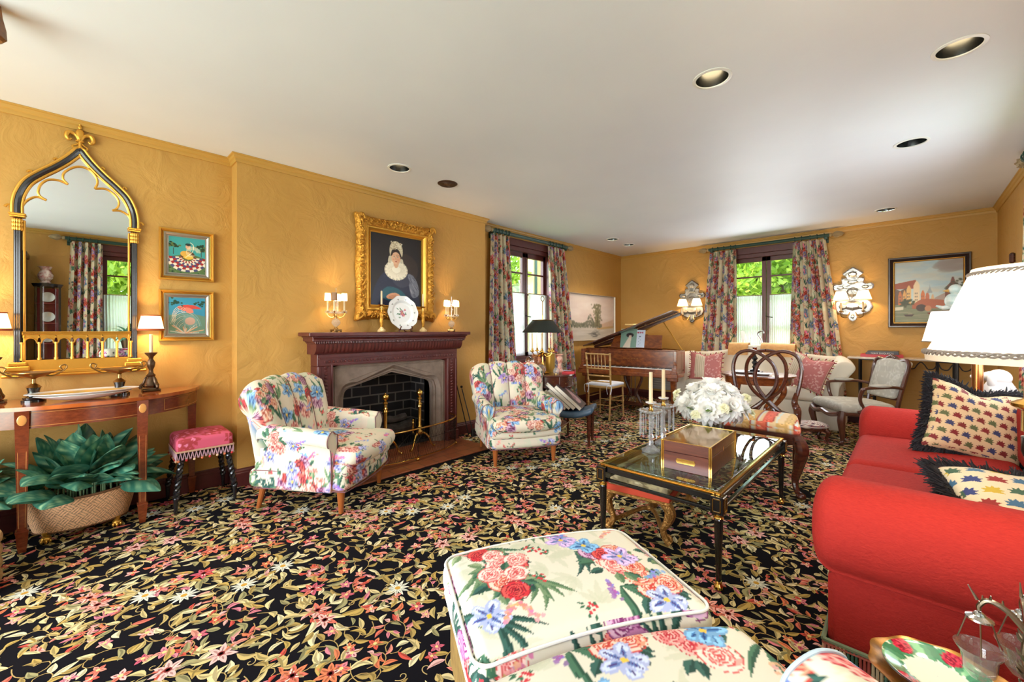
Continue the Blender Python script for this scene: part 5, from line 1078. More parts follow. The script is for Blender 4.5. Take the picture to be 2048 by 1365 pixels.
for k in range(8):
    a = k * pi / 4 + .4
    for q in (-.12, .12): m = MB(); m.ell((.29 * cos(a + q), .29 * sin(a + q), .66 + q * .12), .007, 8, 6); obj('knob', m, M_ABRASS, t)
m = MB(); m.lathe([(0, 0), (.10, .0), (.10, .03), (.03, .05), (.028, .2), (.05, .26), (.028, .33), (.04, .4), (.035, .48), (.06, .60), (0, .6)], 18); m.box(-.2, .2, -.2, .2, .14, .16); obj('centre_column', m, M_WALNUT, t)
# bouillotte lamp
t = thing('bouillotte_lamp', 'brass bouillotte lamp with dark green tole shade over candle arms on the drum table', 'lamp', (-3.04, 3.69, .742), 0); m = MB(); m.lathe([(0, 0), (.075, 0), (.08, .012), (.05, .022), (.018, .04), (.012, .08), (.02, .1), (.010, .13), (.009, .21), (.06, .235), (.065, .24), (.01, .235), (.006, .3), (.005, .66), (.004, .82)], 24); obj('stem', m, M_BRASS, t)
for k in range(5):
    a = k * 2 * pi / 5 + .3; c, s = cos(a), sin(a); m = MB(); m.tube(spl([(c * .01, s * .01, .24), (c * .05, s * .05, .2), (c * .10, s * .10, .215), (c * .12, s * .12, .25)], 12), .006, 6); m.lathe([(.006, .245), (.026, .255), (.024, .265), (.011, .27), (.012, .29)], 14, (c * .12, s * .12, 0)); ar_ = obj('arm', m, M_BRASS, t); m = MB(); m.cyl(c * .12, s * .12, .275, .465, .010, seg=12); obj('candle', m, M_WAX, ar_)
m = MB(); n = 40; P = [[(r * cos(b), r * sin(b), z) for b in np.linspace(0, 2 * pi, n, endpoint=False)] for r, z in ((.232, .47), (.235, .474), (.125, .605), (.118, .607), (.228, .474), (.232, .47))]; m.grid(np.array(P), cv=True); obj('tole_shade', m, mat('black green tole', (30, 38, 36), .35), t)
m = MB(); m.lathe([(.118, .606), (.122, .615), (.115, .618)], 40, caps=False); obj('collar', m, M_ABRASS, t); m = MB(); m.cyl(0, 0, .60, .83, .005); [m.tube([(0, 0, .612), (.118 * cos(a), .118 * sin(a), .612)], .003, 5) for a in (0, 2.1, 4.2)]; m.tube([(0, .028 * cos(a), .86 + .028 * sin(a)) for a in np.linspace(0, 2 * pi, 24)[:-1]], .004, 6, closed=True); obj('shade_fitting', m, M_ABRASS, t)
l = light('bouillotte_bulb', 'POINT', (0, 0, .52), 9, WARM2, shadow_soft_size=.03); l.parent = t
# crystal and small things on the drum table
def orb(name, x, y, r, h, label, mt=M_CRYS, fac=False):
    m = MB(); m.lathe([(0, 0), (r * .6, 0), (r * .55, .01), (r * .25, .02), (r * .25, h), (r * .4, h + .01)], 14); m2 = m; t = thing(name, label, 'ornament', (x, y, .742), 0, 'glass ornaments on the drum table'); obj('stand', m, M_ABRASS, t); m = MB(); m.ell((0, 0, h + r), r, 20 if not fac else 9, 14 if not fac else 6); obj('ball', m, mt, t, smooth=30 if not fac else 5)
GLOBE = mat('solid clear glass', (255, 255, 255), .0); GLOBE.node_tree.nodes['Principled BSDF'].inputs['Transmission Weight'].default_value = 1
orb('crystal_ball', -3.12, 3.56, .05, .10, 'clear crystal ball on a small stand, nearest the armchair', GLOBE); orb('glass_paperweight', -2.97, 3.58, .058, .002, 'faceted glass globe paperweight at the front of the drum table', M_CRYS, True); orb('glass_paperweight', -2.84, 3.69, .04, .002, 'smaller faceted glass ball by the red book', M_CRYS, True)
m = MB(); m.lathe([(0, 0), (.045, 0), (.05, .02), (.03, .05), (.02, .09), (.024, .13), (.036, .16), (.03, .19), (.018, .2), (.04, .215), (.042, .222), (.01, .222)], 16); single('porcelain_candlestick', m, mat('pink flowered porcelain', (226, 188, 168), .25, noise=(40, (180, 96, 80))), 'pink flowered porcelain candlestick standing right of the bouillotte lamp', 'candlestick', (-2.90, 3.83, .742))
m = MB(); m.lathe([(0, 0), (.04, 0), (.06, .04), (.075, .1), (.07, .15), (.045, .18), (.05, .2), (.052, .205), (.03, .2)], 18); single('ginger_jar', m, mat('rust red porcelain', (142, 62, 40), .25, noise=(28, (206, 160, 120))), 'rust red patterned jar behind the crystal ball', 'jar', (-3.22, 3.78, .742))
m = MB(); m.lathe([(0, 0), (.055, 0), (.055, .2), (.06, .205), (.06, .215), (.02, .22), (0, .23)], 20); single('gilt_canister', m, mat('old gold tin', (176, 138, 52), .35, .5), 'tall old-gold canister behind the bouillotte lamp', 'canister', (-3.11, 3.92, .742))
def book(name, label, w_, d, h, loc, rz, col, group, tilt=None, text=None, cov=None):
    t = thing(name, label, 'book', loc, rz, group); m = MB(); c = mat('cover %d %d %d' % col, col, .4); m.box(-w_ / 2, w_ / 2, -d / 2, d / 2, 0, .003, .001); m.box(-w_ / 2, w_ / 2, -d / 2, d / 2, h - .003, h, .001); m.box(-w_ / 2, w_ / 2, -d / 2 - .001, -d / 2 + .003, 0, h, .001); obj('cover', m, cov or c, t); m = MB(); m.box(-w_ / 2 + .004, w_ / 2 - .004, -d / 2 + .003, d / 2 - .005, .003, h - .003, 0); obj('pages', m, M_PAPER, t)
    if tilt: t.rotation_euler = tilt
    if text: txt(text[0], t, (0, -d / 2 - .0015, h * .28), text[1], text[2])
    return t
def txt(s, par, loc, size, col, rot=(90, 0, 0), name='lettering'):
    cu = bpy.data.curves.new('lettering', 'FONT'); cu.body = s; cu.size = size; cu.align_x = 'CENTER'; cu.extrude = .0004; o = bpy.data.objects.new('tmp', cu); C.objects.link(o); dg = bpy.context.evaluated_depsgraph_get(); me = bpy.data.meshes.new_from_object(o.evaluated_get(dg)); bpy.data.objects.remove(o); me.materials.clear(); me.materials.append(mat('ink %d %d %d' % col, col, .5))
    r = bpy.data.objects.new(name, me); C.objects.link(r); r.parent = par; r.location = loc; r.rotation_euler = tuple(rad(a) for a in rot); return r
book('book', 'closed red book lying at the right of the drum table', .16, .12, .024, (-2.84, 3.90, .742), 35, (196, 30, 40), 'books on the drum table'); book('book', 'pale blue book lying flat beneath the red one on the drum table', .15, .11, .018, (-2.95, 3.985, .742), 20, (150, 180, 214), 'books on the drum table')
# blue seated bench with leaning art books
t = thing('upholstered_bench', 'low dark bench with dished blue leather seat holding leaning books', 'bench', (-2.70, 3.78, 0), -65); m = MB(); m.rbox((0, 0, .36), (.17, .26, .035), .032, .02, .0, fn=lambda V: V + np.stack([0 * V[:, 0], 0 * V[:, 1], .07 * (V[:, 1] / .26) ** 2 - .02 - .02 * (V[:, 0] / .17) ** 2], 1)); obj('seat', m, mat('blue leather', (66, 92, 116), .4, noise=(10, (48, 70, 92))), t)
for sx in (-1, 1):
    for sy in (-1, 1): m = MB(); m.T = Tm(sx * .13, sy * .21, 0); m.lathe([(.013, 0), (.018, .1), (.024, .37)], 4); m.T = None; obj('leg', m, M_DMAHOG, t, smooth=20)
cvb = Cv(.26, .34, 300, (74, 60, 56), False); cvb.poly(spl([(.06, .05), (.12, .2), (.16, .28), (.2, .2), (.2, .05)], 20, True), (190, 150, 150)); cvb.ell(.15, .29, .03, .035, (214, 180, 170)); cvb.ell(.1, .12, .05, .03, (150, 110, 110)); cvb.blur(2)
for k, (yo, col, lb, w_, th) in enumerate(((.11, (90, 72, 66), 'large art book with a pink figure on its brown cover, front of the leaning row', .36, .035), (.042, (26, 34, 44), 'dark navy art book leaning behind the brown one', .40, .04), (-.007, (60, 52, 46), 'brown book third in the leaning row on the blue bench', .30, .028), (-.052, (196, 186, 168), 'pale book fourth in the leaning row on the blue bench', .29, .026), (-.102, (110, 92, 78), 'tan book last in the leaning row on the blue bench', .28, .028))):
    b = thing('art_book', lb, 'book', (-2.70 + yo * .906, 3.78 + yo * .42, .385), -65, 'art books leaning on the blue bench'); b.rotation_euler = (rad(50), 0, rad(-65)); m = MB(); m.box(-.15, .15, -.003, 0, -.01, w_, .001); m.box(-.15, .15, th, th + .003, -.01, w_, .001); m.box(-.153, -.15, 0, th, -.01, w_, 0); obj('cover', m, mat('cover %d %d %d' % col, col, .35), b); m = MB(); m.box(-.147, .145, 0, th, -.005, w_ - .006, 0); obj('pages', m, M_PAPER, b)
    if k == 0: m = canvas(cvb, .26, .34, .006); m.T = None; o = obj('cover_picture', m, M_PAINT, b, smooth=0); o.rotation_euler = (0, 0, rad(90)); o.location = (0, th + .0045, w_ / 2)
# pale landscape painting
def landscape():
    c = Cv(1.40, .74, 300, (222, 206, 196), False); R = np.random.default_rng(4)
    for k in range(50): c.ell(R.random() * 1.4, .3 + R.random() * .44, .25, .06, [(232, 222, 214), (214, 196, 188), (226, 214, 202)][k % 3], al=.3)
    c.poly([(0, 0), (1.4, 0), (1.4, .2), (0, .24)], (196, 190, 178))
    for k in range(40): c.ell(R.random() * 1.4, R.random() * .2, .2, .01, (208, 204, 194) if k % 2 else (182, 176, 164), al=.5)
    c.poly([(.95, .26), (1.4, .36), (1.4, .21), (.9, .22)], (206, 180, 158)); c.poly([(.8, .2), (1.4, .24), (1.4, .2), (.9, .18)], (190, 160, 110)); c.blur(8)
    for k in range(300):
        x = R.random(); X = x * 1.0; h = .06 + (.16 * math.exp(-((X - .62) / .1) ** 2)) + .05 * math.exp(-((X - .1) / .08) ** 2); c.ell(X, .22 + R.random() * h, .022, .018, [(112, 116, 100), (94, 100, 86), (134, 134, 116)][k % 3], al=.6)
    for k in range(260): a = R.random(); c.ell(.86 + R.normal() * .035 * (1 + a), .24 + a * .38, .02, .018, [(120, 118, 92), (142, 138, 108), (100, 100, 80)][k % 3], al=.6)
    c.line([(.86, .2), (.87, .4)], .012, (96, 88, 72))
    for k in range(60): c.ell(.78 + R.normal() * .08, .1 + R.normal() * .04, .05, .005, (96, 98, 96), al=.5)
    c.blur(2); return c
picture('landscape_painting', 'wide pale misty landscape with a lone tall tree by water, left wall beyond the window', 'painting', landscape(), 1.46, .80, .016, (XL + .004, 6.225, 1.455), 0, mat('white gold frame', (206, 196, 180), .4, .3), None, .03, None, .008)

# ------------------------------------------------------------ grand piano
PR_ = 8; t = thing('grand_piano', 'burr walnut baby grand piano with lid propped open and white keys facing the room', 'piano', (-3.76, 5.52, 0), PR_)
Wp = 1.46; out = [(0, 0), (Wp, 0), (Wp, .40)] + [tuple(p) for p in spl([(Wp, .40), (1.32, .58), (1.08, .74), (.86, .92), (.70, 1.10), (.48, 1.24), (.2, 1.26), (.02, 1.18)], 30)[1:]] + [(0, 1.1)]
m = MB(); rim = [(0.0, .28), (0, 1.1)] + out[::-1][1:-2] + [(Wp, .28)]; m.prism([(0, .26), (Wp, .26)] + out[2:], .64, .665)
inn = [(x * .94 + .045, y * .95 + .02) for x, y in out[2:]]; o2 = out[2:]; n = len(o2); V = [(x, y, z) for x, y in o2 for z in (.64, .945)] + [(x, y, z) for x, y in inn for z in (.66, .945)]; q = 2 * n
m.add(V, [[2 * k, 2 * k + 2, 2 * k + 3, 2 * k + 1] for k in range(n - 1)] + [[q + 2 * k + 2, q + 2 * k, q + 2 * k + 1, q + 2 * k + 3] for k in range(n - 1)] + [[2 * k + 1, 2 * k + 3, q + 2 * k + 3, q + 2 * k + 1] for k in range(n - 1)])
m.box(0, .05, .0, 1.12, .60, .945, .006); m.box(Wp - .05, Wp, .0, .47, .60, .945, .006); m.box(-.03, Wp + .03, -.06, .30, .565, .625, .008); m.box(0, Wp, .24, .27, .62, .945, .003)
for x in (-.02, Wp - .07): m.box(x, x + .09, -.06, .02, .62, .66, .01); m.tube([(x + .045, .0, .74), (x + .045, .02, .80)], .02, 8)
m.box(.05, Wp - .05, .20, .235, .70, .93, .004); m.box(.0, Wp, .18, .30, .93, .95, .004)
obj('case', m, M_WALNUT, t)
m = MB(); m.prism([(x, y) for x, y in inn] , .80, .81); obj('iron_plate', m, mat('bronzed iron plate', (150, 110, 60), .4, .6), t)
m = MB(); nk = 52; kw = (Wp - .12) / nk
for k in range(nk): m.box(.06 + k * kw + .0005, .06 + (k + 1) * kw - .0005, -.035, .115, .665, .688, .001)
obj('white_keys', m, M_CERAM, t); m = MB()
for k in range(nk - 1):
    if k % 7 in (0, 2, 3, 5, 6): m.box(.06 + (k + 1) * kw - .006, .06 + (k + 1) * kw + .006, .02, .115, .685, .70, .001)
obj('black_keys', m, M_BLACK, t); m = MB(); m.box(.05, Wp - .05, .115, .20, .655, .70, .002); m.box(.0, .06, -.035, .2, .655, .70, .004); m.box(Wp - .06, Wp, -.035, .2, .655, .70, .004); m.box(.05, Wp - .05, -.05, -.036, .625, .68, .003); obj('key_slip', m, M_WALNUT, t)
m = MB()
for x in np.linspace(.62, .84, 10): m.tube([(x, .1985, .80), (x + .004, .1985, .812), (x + .010, .1985, .80)], .0012, 4)
for x in np.linspace(.69, .77, 4): m.tube([(x, .1985, .775), (x + .006, .1985, .783)], .0012, 4)
obj('gilt_lettering', m, M_GILT, t)
m = MB(); ang = 21; m.T = Tm(0, 0, .955, 0, -ang); lid = [(0, .5)] + [(Wp + .02, .5), (Wp + .02, .6)] + [(x + .01, y + .01) for x, y in out[4:]]; m.prism(lid, 0, .018); m.prism([(0, .10), (Wp + .02, .10), (Wp + .02, .5), (0, .5)], .022, .038)
for k in (.0, ): m.box(.0, Wp + .02, .50, .515, -.03, 0, .003)
obj('lid', m, M_DMAHOG, t); m = MB(); m.T = None; c_ = cos(rad(ang)); m.tube([(Wp - .035, .45, .94), (1.18 * c_, .62, .955 + 1.18 * sin(rad(ang)) - .01)], .008, 8); obj('prop_stick', m, M_GILT, t)
m = MB(); m.T = Tm(0, .32, .95, -14); m.prism([(.36, 0), (1.16, 0), (1.16, .215), (.96, .215), (.94, .225), (.60, .225), (.58, .215), (.42, .19)], -.009, .009, 'y'); m.box(.34, 1.18, -.04, .02, 0, .012, .003); obj('music_desk', m, M_WALNUT, t)
for x, y in ((.07, .10), (Wp - .07, .10), (.35, 1.15)):
    m = MB(); m.T = Tm(x, y, 0); m.lathe([(.022, .05), (.028, .09), (.045, .50), (.05, .51)], 8); m.box(-.075, .075, -.06, .06, .51, .57, .01); m.cyl(0, 0, .0, .05, .018, seg=10); m.T = None; obj('leg', m, M_WALNUT, t, smooth=20)
m = MB()
for s in (-1, 1): m.tube(spl([(.73 + s * .04, .33, .60), (.73 + s * .13, .33, .52), (.73 + s * .10, .33, .40), (.73 + s * .05, .33, .28), (.73 + s * .10, .33, .16), (.73 + s * .13, .33, .10)], 20), .022, 8)
m.box(.58, .88, .27, .37, .07, .13, .01); m.tube([(.70, .33, .13), (.70, .33, .55)], .006, 6); m.tube([(.76, .33, .13), (.76, .33, .55)], .006, 6); obj('pedal_lyre', m, M_DMAHOG, t)
for s in (-1, 1): m = MB(); m.tube([(.73 + s * .04, .28, .09), (.73 + s * .04, .17, .05)], np.array([.008, .014]), 8, flat=.6); obj('pedal', m, M_BRASS, t)
def on_piano(x, y, z): v = Matrix.Rotation(rad(PR_), 4, 'Z') @ Vector((x, y, 0)); return (-3.76 + v.x, 5.52 + v.y, z)
cg = Cv(.25, .30, 400, (126, 156, 140), False); cg.poly([(.04, .0), (.13, .17), (.17, .18), (.16, .0)], (222, 206, 186)); cg.ell(.145, .2, .06, .036, (44, 34, 36)); cg.ell(.15, .175, .022, .026, (220, 190, 170)); cg.line([(.03, .27), (.08, .275), (.14, .268), (.2, .275)], .008, (96, 118, 110)); cg.blur(1)
cw = Cv(.22, .28, 400, (206, 216, 232), False); [cw.ell(.09 + .03 * k, .24, .012, .014, (176, 70, 90)) for k in range(4)]; [cw.ell(.13 + .02 * (k % 2), .05 + .025 * k, .005, .005, (70, 80, 110)) for k in range(6)]; cw.ell(.14, .18, .012, .008, (70, 80, 110))
for nm, lb, cv, w_, h_, x, dy in (('songbook', 'green songbook with a dark-hatted figure standing on the piano music desk', cg, .25, .30, .66, .0), ('songbook', 'pale blue songbook half hidden behind the green one on the piano', cw, .22, .28, .80, .012)):
    b = thing(nm, lb, 'book', on_piano(x, .285 + dy, .965), PR_, 'songbooks on the piano'); b.rotation_euler = (rad(-14), 0, rad(PR_)); m = MB(); m.box(-w_ / 2, w_ / 2, -.003, .004, 0, h_, .0005); obj('pages', m, M_PAPER, b); m = canvas(cv, w_, h_, .008); o = obj('cover', m, M_PAINT, b, smooth=0); o.rotation_euler = (0, 0, rad(-90)); o.location = (0, -.0045, h_ / 2)
t = thing('piano_lamp', 'long brass piano lamp standing behind the songbooks on the piano', 'lamp', on_piano(.72, .47, .81), PR_); m = MB(); m.lathe([(0, 0), (.07, 0), (.07, .012), (.01, .02), (.007, .03), (.006, .50)], 18); obj('stem', m, M_BRASS, t); m = MB(); a = np.linspace(0, pi, 9); P = np.array([[(x, .028 * cos(b) * 1.0, .50 + .028 * sin(b)) for b in a] for x in (-.17, .17)]); m.grid(P); m.grid(P[:, :, :] * [1, .93, 1] + [0, 0, -.001]); [m.prism([(.028 * cos(b), .50 + .028 * sin(b)) for b in a], x, x + .003, 'x') for x in (-.17, .167)]; obj('shade', m, mat('satin brass', (196, 170, 120), .3, 1), t); l = light('piano_lamp_bulb', 'AREA', (0, 0, .50), 4, WARM2, shape='RECTANGLE', size=.28, size_y=.03); l.parent = t
m = MB(); m.ell((0, 0, .09), (.09, .07, .09), 14, 10); m.lathe([(.02, 0), (.05, .01), (.03, .03)], 12); single('coral_ornament', m, mat('rose pink glass', (226, 110, 110), .3, trans=.3), 'rose pink globe peeping out behind the piano lamp', 'ornament', on_piano(.56, .60, .811))
# gold chiavari chair
t = thing('gold_chair', 'slim gold ballroom chair with white tied cushion at the piano', 'chair', (-3.13, 5.21, 0), 183); G_ = mat('gold painted bamboo', (196, 158, 98), .4, .35)
def bamboo(m, a, b, r): 
    a, b = np.array(a, float), np.array(b, float); L = np.linalg.norm(b - a); k = max(2, int(L / .09)); T = np.repeat(np.linspace(0, 1, k + 1), 3)[1:-1]; pts = []; rr = []
    for i in range(k + 1):
        for dt, q in ((-.006, 1), (0, 1.35), (.006, 1)):
            tt = i / k + dt / L
            if 0 <= tt <= 1: pts.append(a + (b - a) * tt); rr.append(r * q)
    m.tube(pts, np.array(rr), 8)
for s in (-1, 1):
    m = MB(); bamboo(m, (s * .165, .20, 0), (s * .17, .17, .44), .0125); bamboo(m, (s * .17, .17, .44), (s * .185, .225, .92), .0125); obj('back_post', m, G_, t)
    m = MB(); bamboo(m, (s * .185, -.19, 0), (s * .18, -.17, .44), .0115); obj('leg', m, G_, t)
m = MB(); bamboo(m, (-.185, .225, .905), (.185, .225, .905), .010); bamboo(m, (-.178, .203, .70), (.178, .203, .70), .009); bamboo(m, (-.175, .19, .60), (.175, .19, .60), .009); bamboo(m, (-.173, .18, .52), (.173, .18, .52), .009); obj('back_rails', m, G_, t)
for k in range(5): m = MB(); x = -.11 + k * .055; bamboo(m, (x, .205, .70), (x, .224, .90), .006); obj('spindle', m, G_, t)
m = MB()
for z in (.20,): bamboo(m, (-.17, .185, z), (.17, .185, z), .007); bamboo(m, (-.18, -.175, z + .02), (.18, -.175, z + .02), .007)
for s in (-1, 1): bamboo(m, (s * .17, .18, .17), (s * .183, -.18, .17), .007); bamboo(m, (s * .17, .17, .30), (s * .183, -.17, .30), .007)
obj('stretcher', m, G_, t); m = MB(); m.rbox((0, 0, .445), (.20, .20, .016), .012, .03); obj('seat', m, G_, t)
m = MB(); m.rbox((0, -.005, .475), (.195, .195, .018), .017, .02, .012); cu_ = obj('seat_cushion', m, mat('white cotton cushion', (224, 228, 240), .85), t)
for s in (-1, 1):
    m = MB()
    for q in (-1, 1): m.tube(spl([(s * .175, .195, .475), (s * .175 + q * .03, .225, .47), (s * .175 + q * .035, .23, .42), (s * .175 + q * .02, .23, .36)], 10), .007, 6, flat=.5)
    m.ell((s * .175, .215, .475), .014, 8, 6); obj('tie', m, mat('white cotton cushion'), cu_)
# louvred vent on the back wall
m = MB(); m.box(-3.42, -2.72, YB - .05, YB, .18, .68, .004)
for k in range(11): m.box(-3.39, -2.75, YB - .065, YB - .045, .22 + k * .04, .236 + k * .04, .002)
single('heating_grille', m, mat('grey louvre paint', (150, 146, 138), .5), 'grey louvred heating grille on the back wall seen under the piano', 'grille')
# stone cat under the piano
t = thing('cat_statue', 'small grey-brown crouching animal figure on the carpet at the foot of the piano', 'statue', (-2.36, 5.45, 0), 200); m = MB(); m.T = None; m.ell((0, .02, .13), (.075, .12, .11), 16, 12); m.ell((0, -.07, .12), (.05, .05, .1), 14, 10); m.ell((0, -.10, .225), (.045, .055, .045), 14, 10); m.ell((0, -.145, .215), (.02, .022, .018), 10, 8)
for s in (-1, 1): m.lathe([(.018, 0), (.012, .025), (.002, .05)], 6, (s * .025, -.09, .255)); m.ell((s * .045, -.10, .02), (.018, .04, .02), 10, 6); m.ell((s * .06, .06, .05), (.03, .06, .05), 10, 8)
m.tube(spl([(.02, .13, .04), (.09, .12, .03), (.1, .02, .03), (.08, -.05, .03)], 12), .014, 7); obj('body', m, mat('grey brown stone', (116, 98, 84), .6, noise=(20, (88, 74, 64))), t)
# ------------------------------------------------------------ mirrored wall sconces
def sconce(x, label):
    t = thing('wall_sconce', label, 'sconce', (x, YB - .004, 1.70), 0, 'pair of mirrored wall sconces')
    half = [(0, -.33), (.03, -.31), (.045, -.27), (.035, -.245), (.10, -.235), (.16, -.20), (.19, -.14), (.17, -.08), (.12, -.03), (.105, .02), (.13, .07), (.19, .085), (.205, .13), (.18, .16), (.13, .15), (.105, .17), (.115, .22), (.09, .235), (.055, .235), (.075, .27), (.105, .29), (.05, .34), (0, .375)]
    o = half + [(-a, b) for a, b in half[::-1][1:-1]]; m = MB(); m.prism([(a * 1.07, b * 1.04) for a, b in o], -.012, -.0, 'y'); obj('backplate', m, M_DMAHOG, t, smooth=0)
    MI = mat('antique mirror facets', (166, 166, 162), .22, .6, bump=(16, .6, .02)); m = MB(); m.prism(o, -.018, -.010, 'y')
    for c, w_, h in (((0, -.13), .10, .07), ((0, .05), .07, .07), ((0, .29), .05, .045), ((-.13, .115), .04, .025), ((.13, .115), .04, .025), ((0, .185), .06, .025), ((-.1, -.14), .05, .05), ((.1, -.14), .05, .05), ((0, -.28), .02, .03)):
        k = 8; r = [(c[0] + w_ * cos(a), c[1] + h * sin(a)) for a in np.linspace(0, 2 * pi, k, endpoint=False)]; m.add([(a, -.018, b) for a, b in r] + [(c[0] + (a - c[0]) * .72, -.045, c[1] + (b - c[1]) * .45) for a, b in r], [[i, (i + 1) % k, k + (i + 1) % k, k + i] for i in range(k)] + [list(range(k, 2 * k))])
    obj('mirror_facets', m, MI, t, smooth=0)
    for s in (-1, 1):
        m = MB(); m.tube(spl([(s * .03, -.02, -.22), (s * .06, -.07, -.29), (s * .11, -.11, -.28), (s * .115, -.12, -.22)], 16), .005, 6); m.lathe([(.004, -.225), (.022, -.215), (.020, -.205), (.010, -.2)], 14, (s * .115, -.12, 0)); a_ = obj('arm', m, M_ABRASS, t); m = MB(); m.cyl(s * .115, -.12, -.21, -.09, .010, seg=12); obj('candle_tube', m, M_WAX, a_)
        m = MB(); n = 28; m.grid(np.array([[(s * .115 + r * cos(b), -.12 + r * sin(b), z) for b in np.linspace(0, 2 * pi, n, endpoint=False)] for r, z in ((.088, -.06), (.052, .06))]), cv=True); sh = obj('lamp_shade', m, M_SHADE, a_)
        for r, z in ((.089, -.06), (.053, .06)): m = MB(); m.tube([(s * .115 + r * cos(b), -.12 + r * sin(b), z) for b in np.linspace(0, 2 * pi, 30)[:-1]], .003, 5, closed=True); obj('trim', m, mat('taupe braid', (120, 104, 84), .7), sh)
        l = light('sconce_bulb', 'POINT', (s * .115, -.12, -.01), 7, WARM, shadow_soft_size=.02); l.parent = t
    m = MB(); [m.ell((.012 * cos(q * 2), -.06, -.05 + q * .022), (.008, .008, .014), 6, 5) for q in range(8)]; obj('crystal_drops', m, M_CRYS, t, smooth=10); return t
sconce(-2.655, 'mirrored two-light wall sconce left of the sofa window, above the piano'); sconce(-.54, 'mirrored two-light wall sconce between the sofa window and the canal painting')
# ------------------------------------------------------------ canal painting
def canal():
    c = Cv(.62, .76, 500, (190, 206, 206), False); W_, R = .62, np.random.default_rng(6)
    for k in range(70): c.ell(R.random() * W_, .35 + R.random() * .41, .11, .035, [(206, 204, 190), (176, 192, 196), (196, 188, 172), (150, 186, 206)][k % 4], al=.3)
    for k in range(30): c.ell(.42 + R.random() * .2, .62 + R.random() * .14, .09, .03, (150, 138, 132), al=.35)
    c.blur(5); c.poly([(0, 0), (W_, 0), (W_, .25), (0, .25)], (118, 122, 92))
    for k in range(60): c.ell(R.random() * W_, R.random() * .2, .08, .006, [(136, 140, 106), (98, 104, 76), (150, 146, 120)][k % 3], al=.5)
    c.poly([(0, .49), (.19, .53), (.22, .46), (.2, .42), (0, .42)], (150, 76, 50)); c.poly([(0, .22), (0, .43), (.05, .40), (.12, .44), (.14, .24)], (104, 80, 66))
    for x, w_, h, cl in ((.05, .035, .40, (190, 110, 60)), (.09, .03, .41, (214, 160, 90)), (.13, .045, .47, (222, 178, 110)), (.2, .055, .52, (228, 206, 170)), (.255, .04, .40, (206, 116, 62)), (.295, .035, .38, (190, 106, 70)), (.34, .03, .35, (206, 170, 130))): c.poly([(x - w_ / 2, .22), (x - w_ / 2, h - .06), (x - w_ / 4, h - .02), (x, h), (x + w_ / 4, h - .02), (x + w_ / 2, h - .06), (x + w_ / 2, .22)], cl); [c.poly([(x - w_ * .3 + a * w_ * .3, .27 + b * .04), (x - w_ * .15 + a * w_ * .3, .27 + b * .04), (x - w_ * .15 + a * w_ * .3, .29 + b * .04), (x - w_ * .3 + a * w_ * .3, .29 + b * .04)], (96, 84, 72)) for a in range(2) for b in range(3) if .31 + b * .04 < h - .05]
    c.poly([(.29, .36), (.31, .42), (.315, .46), (.32, .42), (.34, .36)], (150, 160, 166)); c.poly([(.35, .26), (.62, .3), (.62, .36), (.45, .36), (.36, .3)], (170, 150, 140))
    c.poly([(.44, .24), (.45, .42), (.49, .48), (.50, .54), (.515, .54), (.53, .48), (.58, .42), (.62, .42), (.62, .24)], (116, 66, 54))
    for k in range(60): c.ell(.55 + R.normal() * .035, .40 + R.normal() * .05, .015, .012, (66, 70, 48), al=.7)
    c.poly(spl([(.16, .22), (.25, .285), (.4, .275), (.52, .25), (.6, .24)], 14).tolist() + [(.6, .17), (.16, .17)], (170, 94, 62)); c.ell(.24, .18, .045, .045, (70, 52, 40)); c.ell(.30, .17, .03, .035, (190, 130, 90)); c.poly([(0, .19), (.08, .2), (.08, .16), (0, .15)], (206, 200, 176))
    for k in range(50): c.ell(.1 + R.normal() * .03, .25 + R.normal() * .02, .014, .012, (64, 66, 40), al=.7)
    c.poly([(.08, .1), (.18, .1), (.16, .075), (.1, .075)], (66, 42, 34)); c.line([(.12, .105), (.16, .105)], .004, (214, 190, 170)); c.poly([(.29, .12), (.42, .125), (.4, .10), (.3, .10)], (120, 60, 44)); c.blur(1); return c
DK = mat('dark brown frame', (52, 36, 32), .35, coat=.3); picture('canal_painting', 'oil painting of a canal town and bridge, dark frame, on the back wall', 'painting', canal(), .722, .885, .055, (.174, YB - .005, 1.715), -90, DK, (.012, M_GILT), .045, None, .005)

# ------------------------------------------------------------ camelback sofa in oatmeal linen
t = thing('camelback_sofa', 'oatmeal linen camelback sofa with scrolled arms under the far window', 'sofa', (-1.60, 6.72, 0), 0)
m = MB(); m.rbox((0, -.0, .17), (1.02, .33, .165), .02, .05); obj('skirt', m, M_LINEN, t); m = MB(); m.rbox((0, -.06, .42), (.86, .31, .075), .055, .04, .02); obj('seat_cushion', m, M_LINEN, t)
S = []
for u in np.linspace(-1, 1, 61):
    h = .90 + .12 * math.exp(-(u / .42) ** 2) - .02 * u * u; q = spl([(.16, .3), (.17, .6), (.20, h - .06), (.235, h), (.28, h - .01), (.30, h - .08), (.30, .3)], 30, True); S.append(np.stack([np.full(30, u * .96), q[:, 0], q[:, 1]], 1))
m = MB(); m.loft(S, .03); obj('backrest', m, M_LINEN, t, smooth=70)
for s in (-1, 1):
    S = []
    for v in np.linspace(0, 1, 24):
        y = .24 - v * .58; h = .90 - .015 * v - .10 * v * v * .3; q = spl([(.84, .3), (.85, .55), (.89, h - .12), (.95, h - .02), (1.03, h), (1.10, h - .03), (1.12, h - .09), (1.07, h - .18), (1.0, .55), (.97, .3)], 32, True); q[:, 0] = .84 + (q[:, 0] - .84) * (.55 + .45 * v ** .5) + .05 * v * np.clip((q[:, 1] - .5) * 2, 0, 1); S.append(np.stack([s * q[:, 0], np.full(32, y), q[:, 1]], 1))
    m = MB(); m.loft(S if s > 0 else [x[::-1] for x in S], .025); obj('armrest', m, M_LINEN, t, smooth=70)
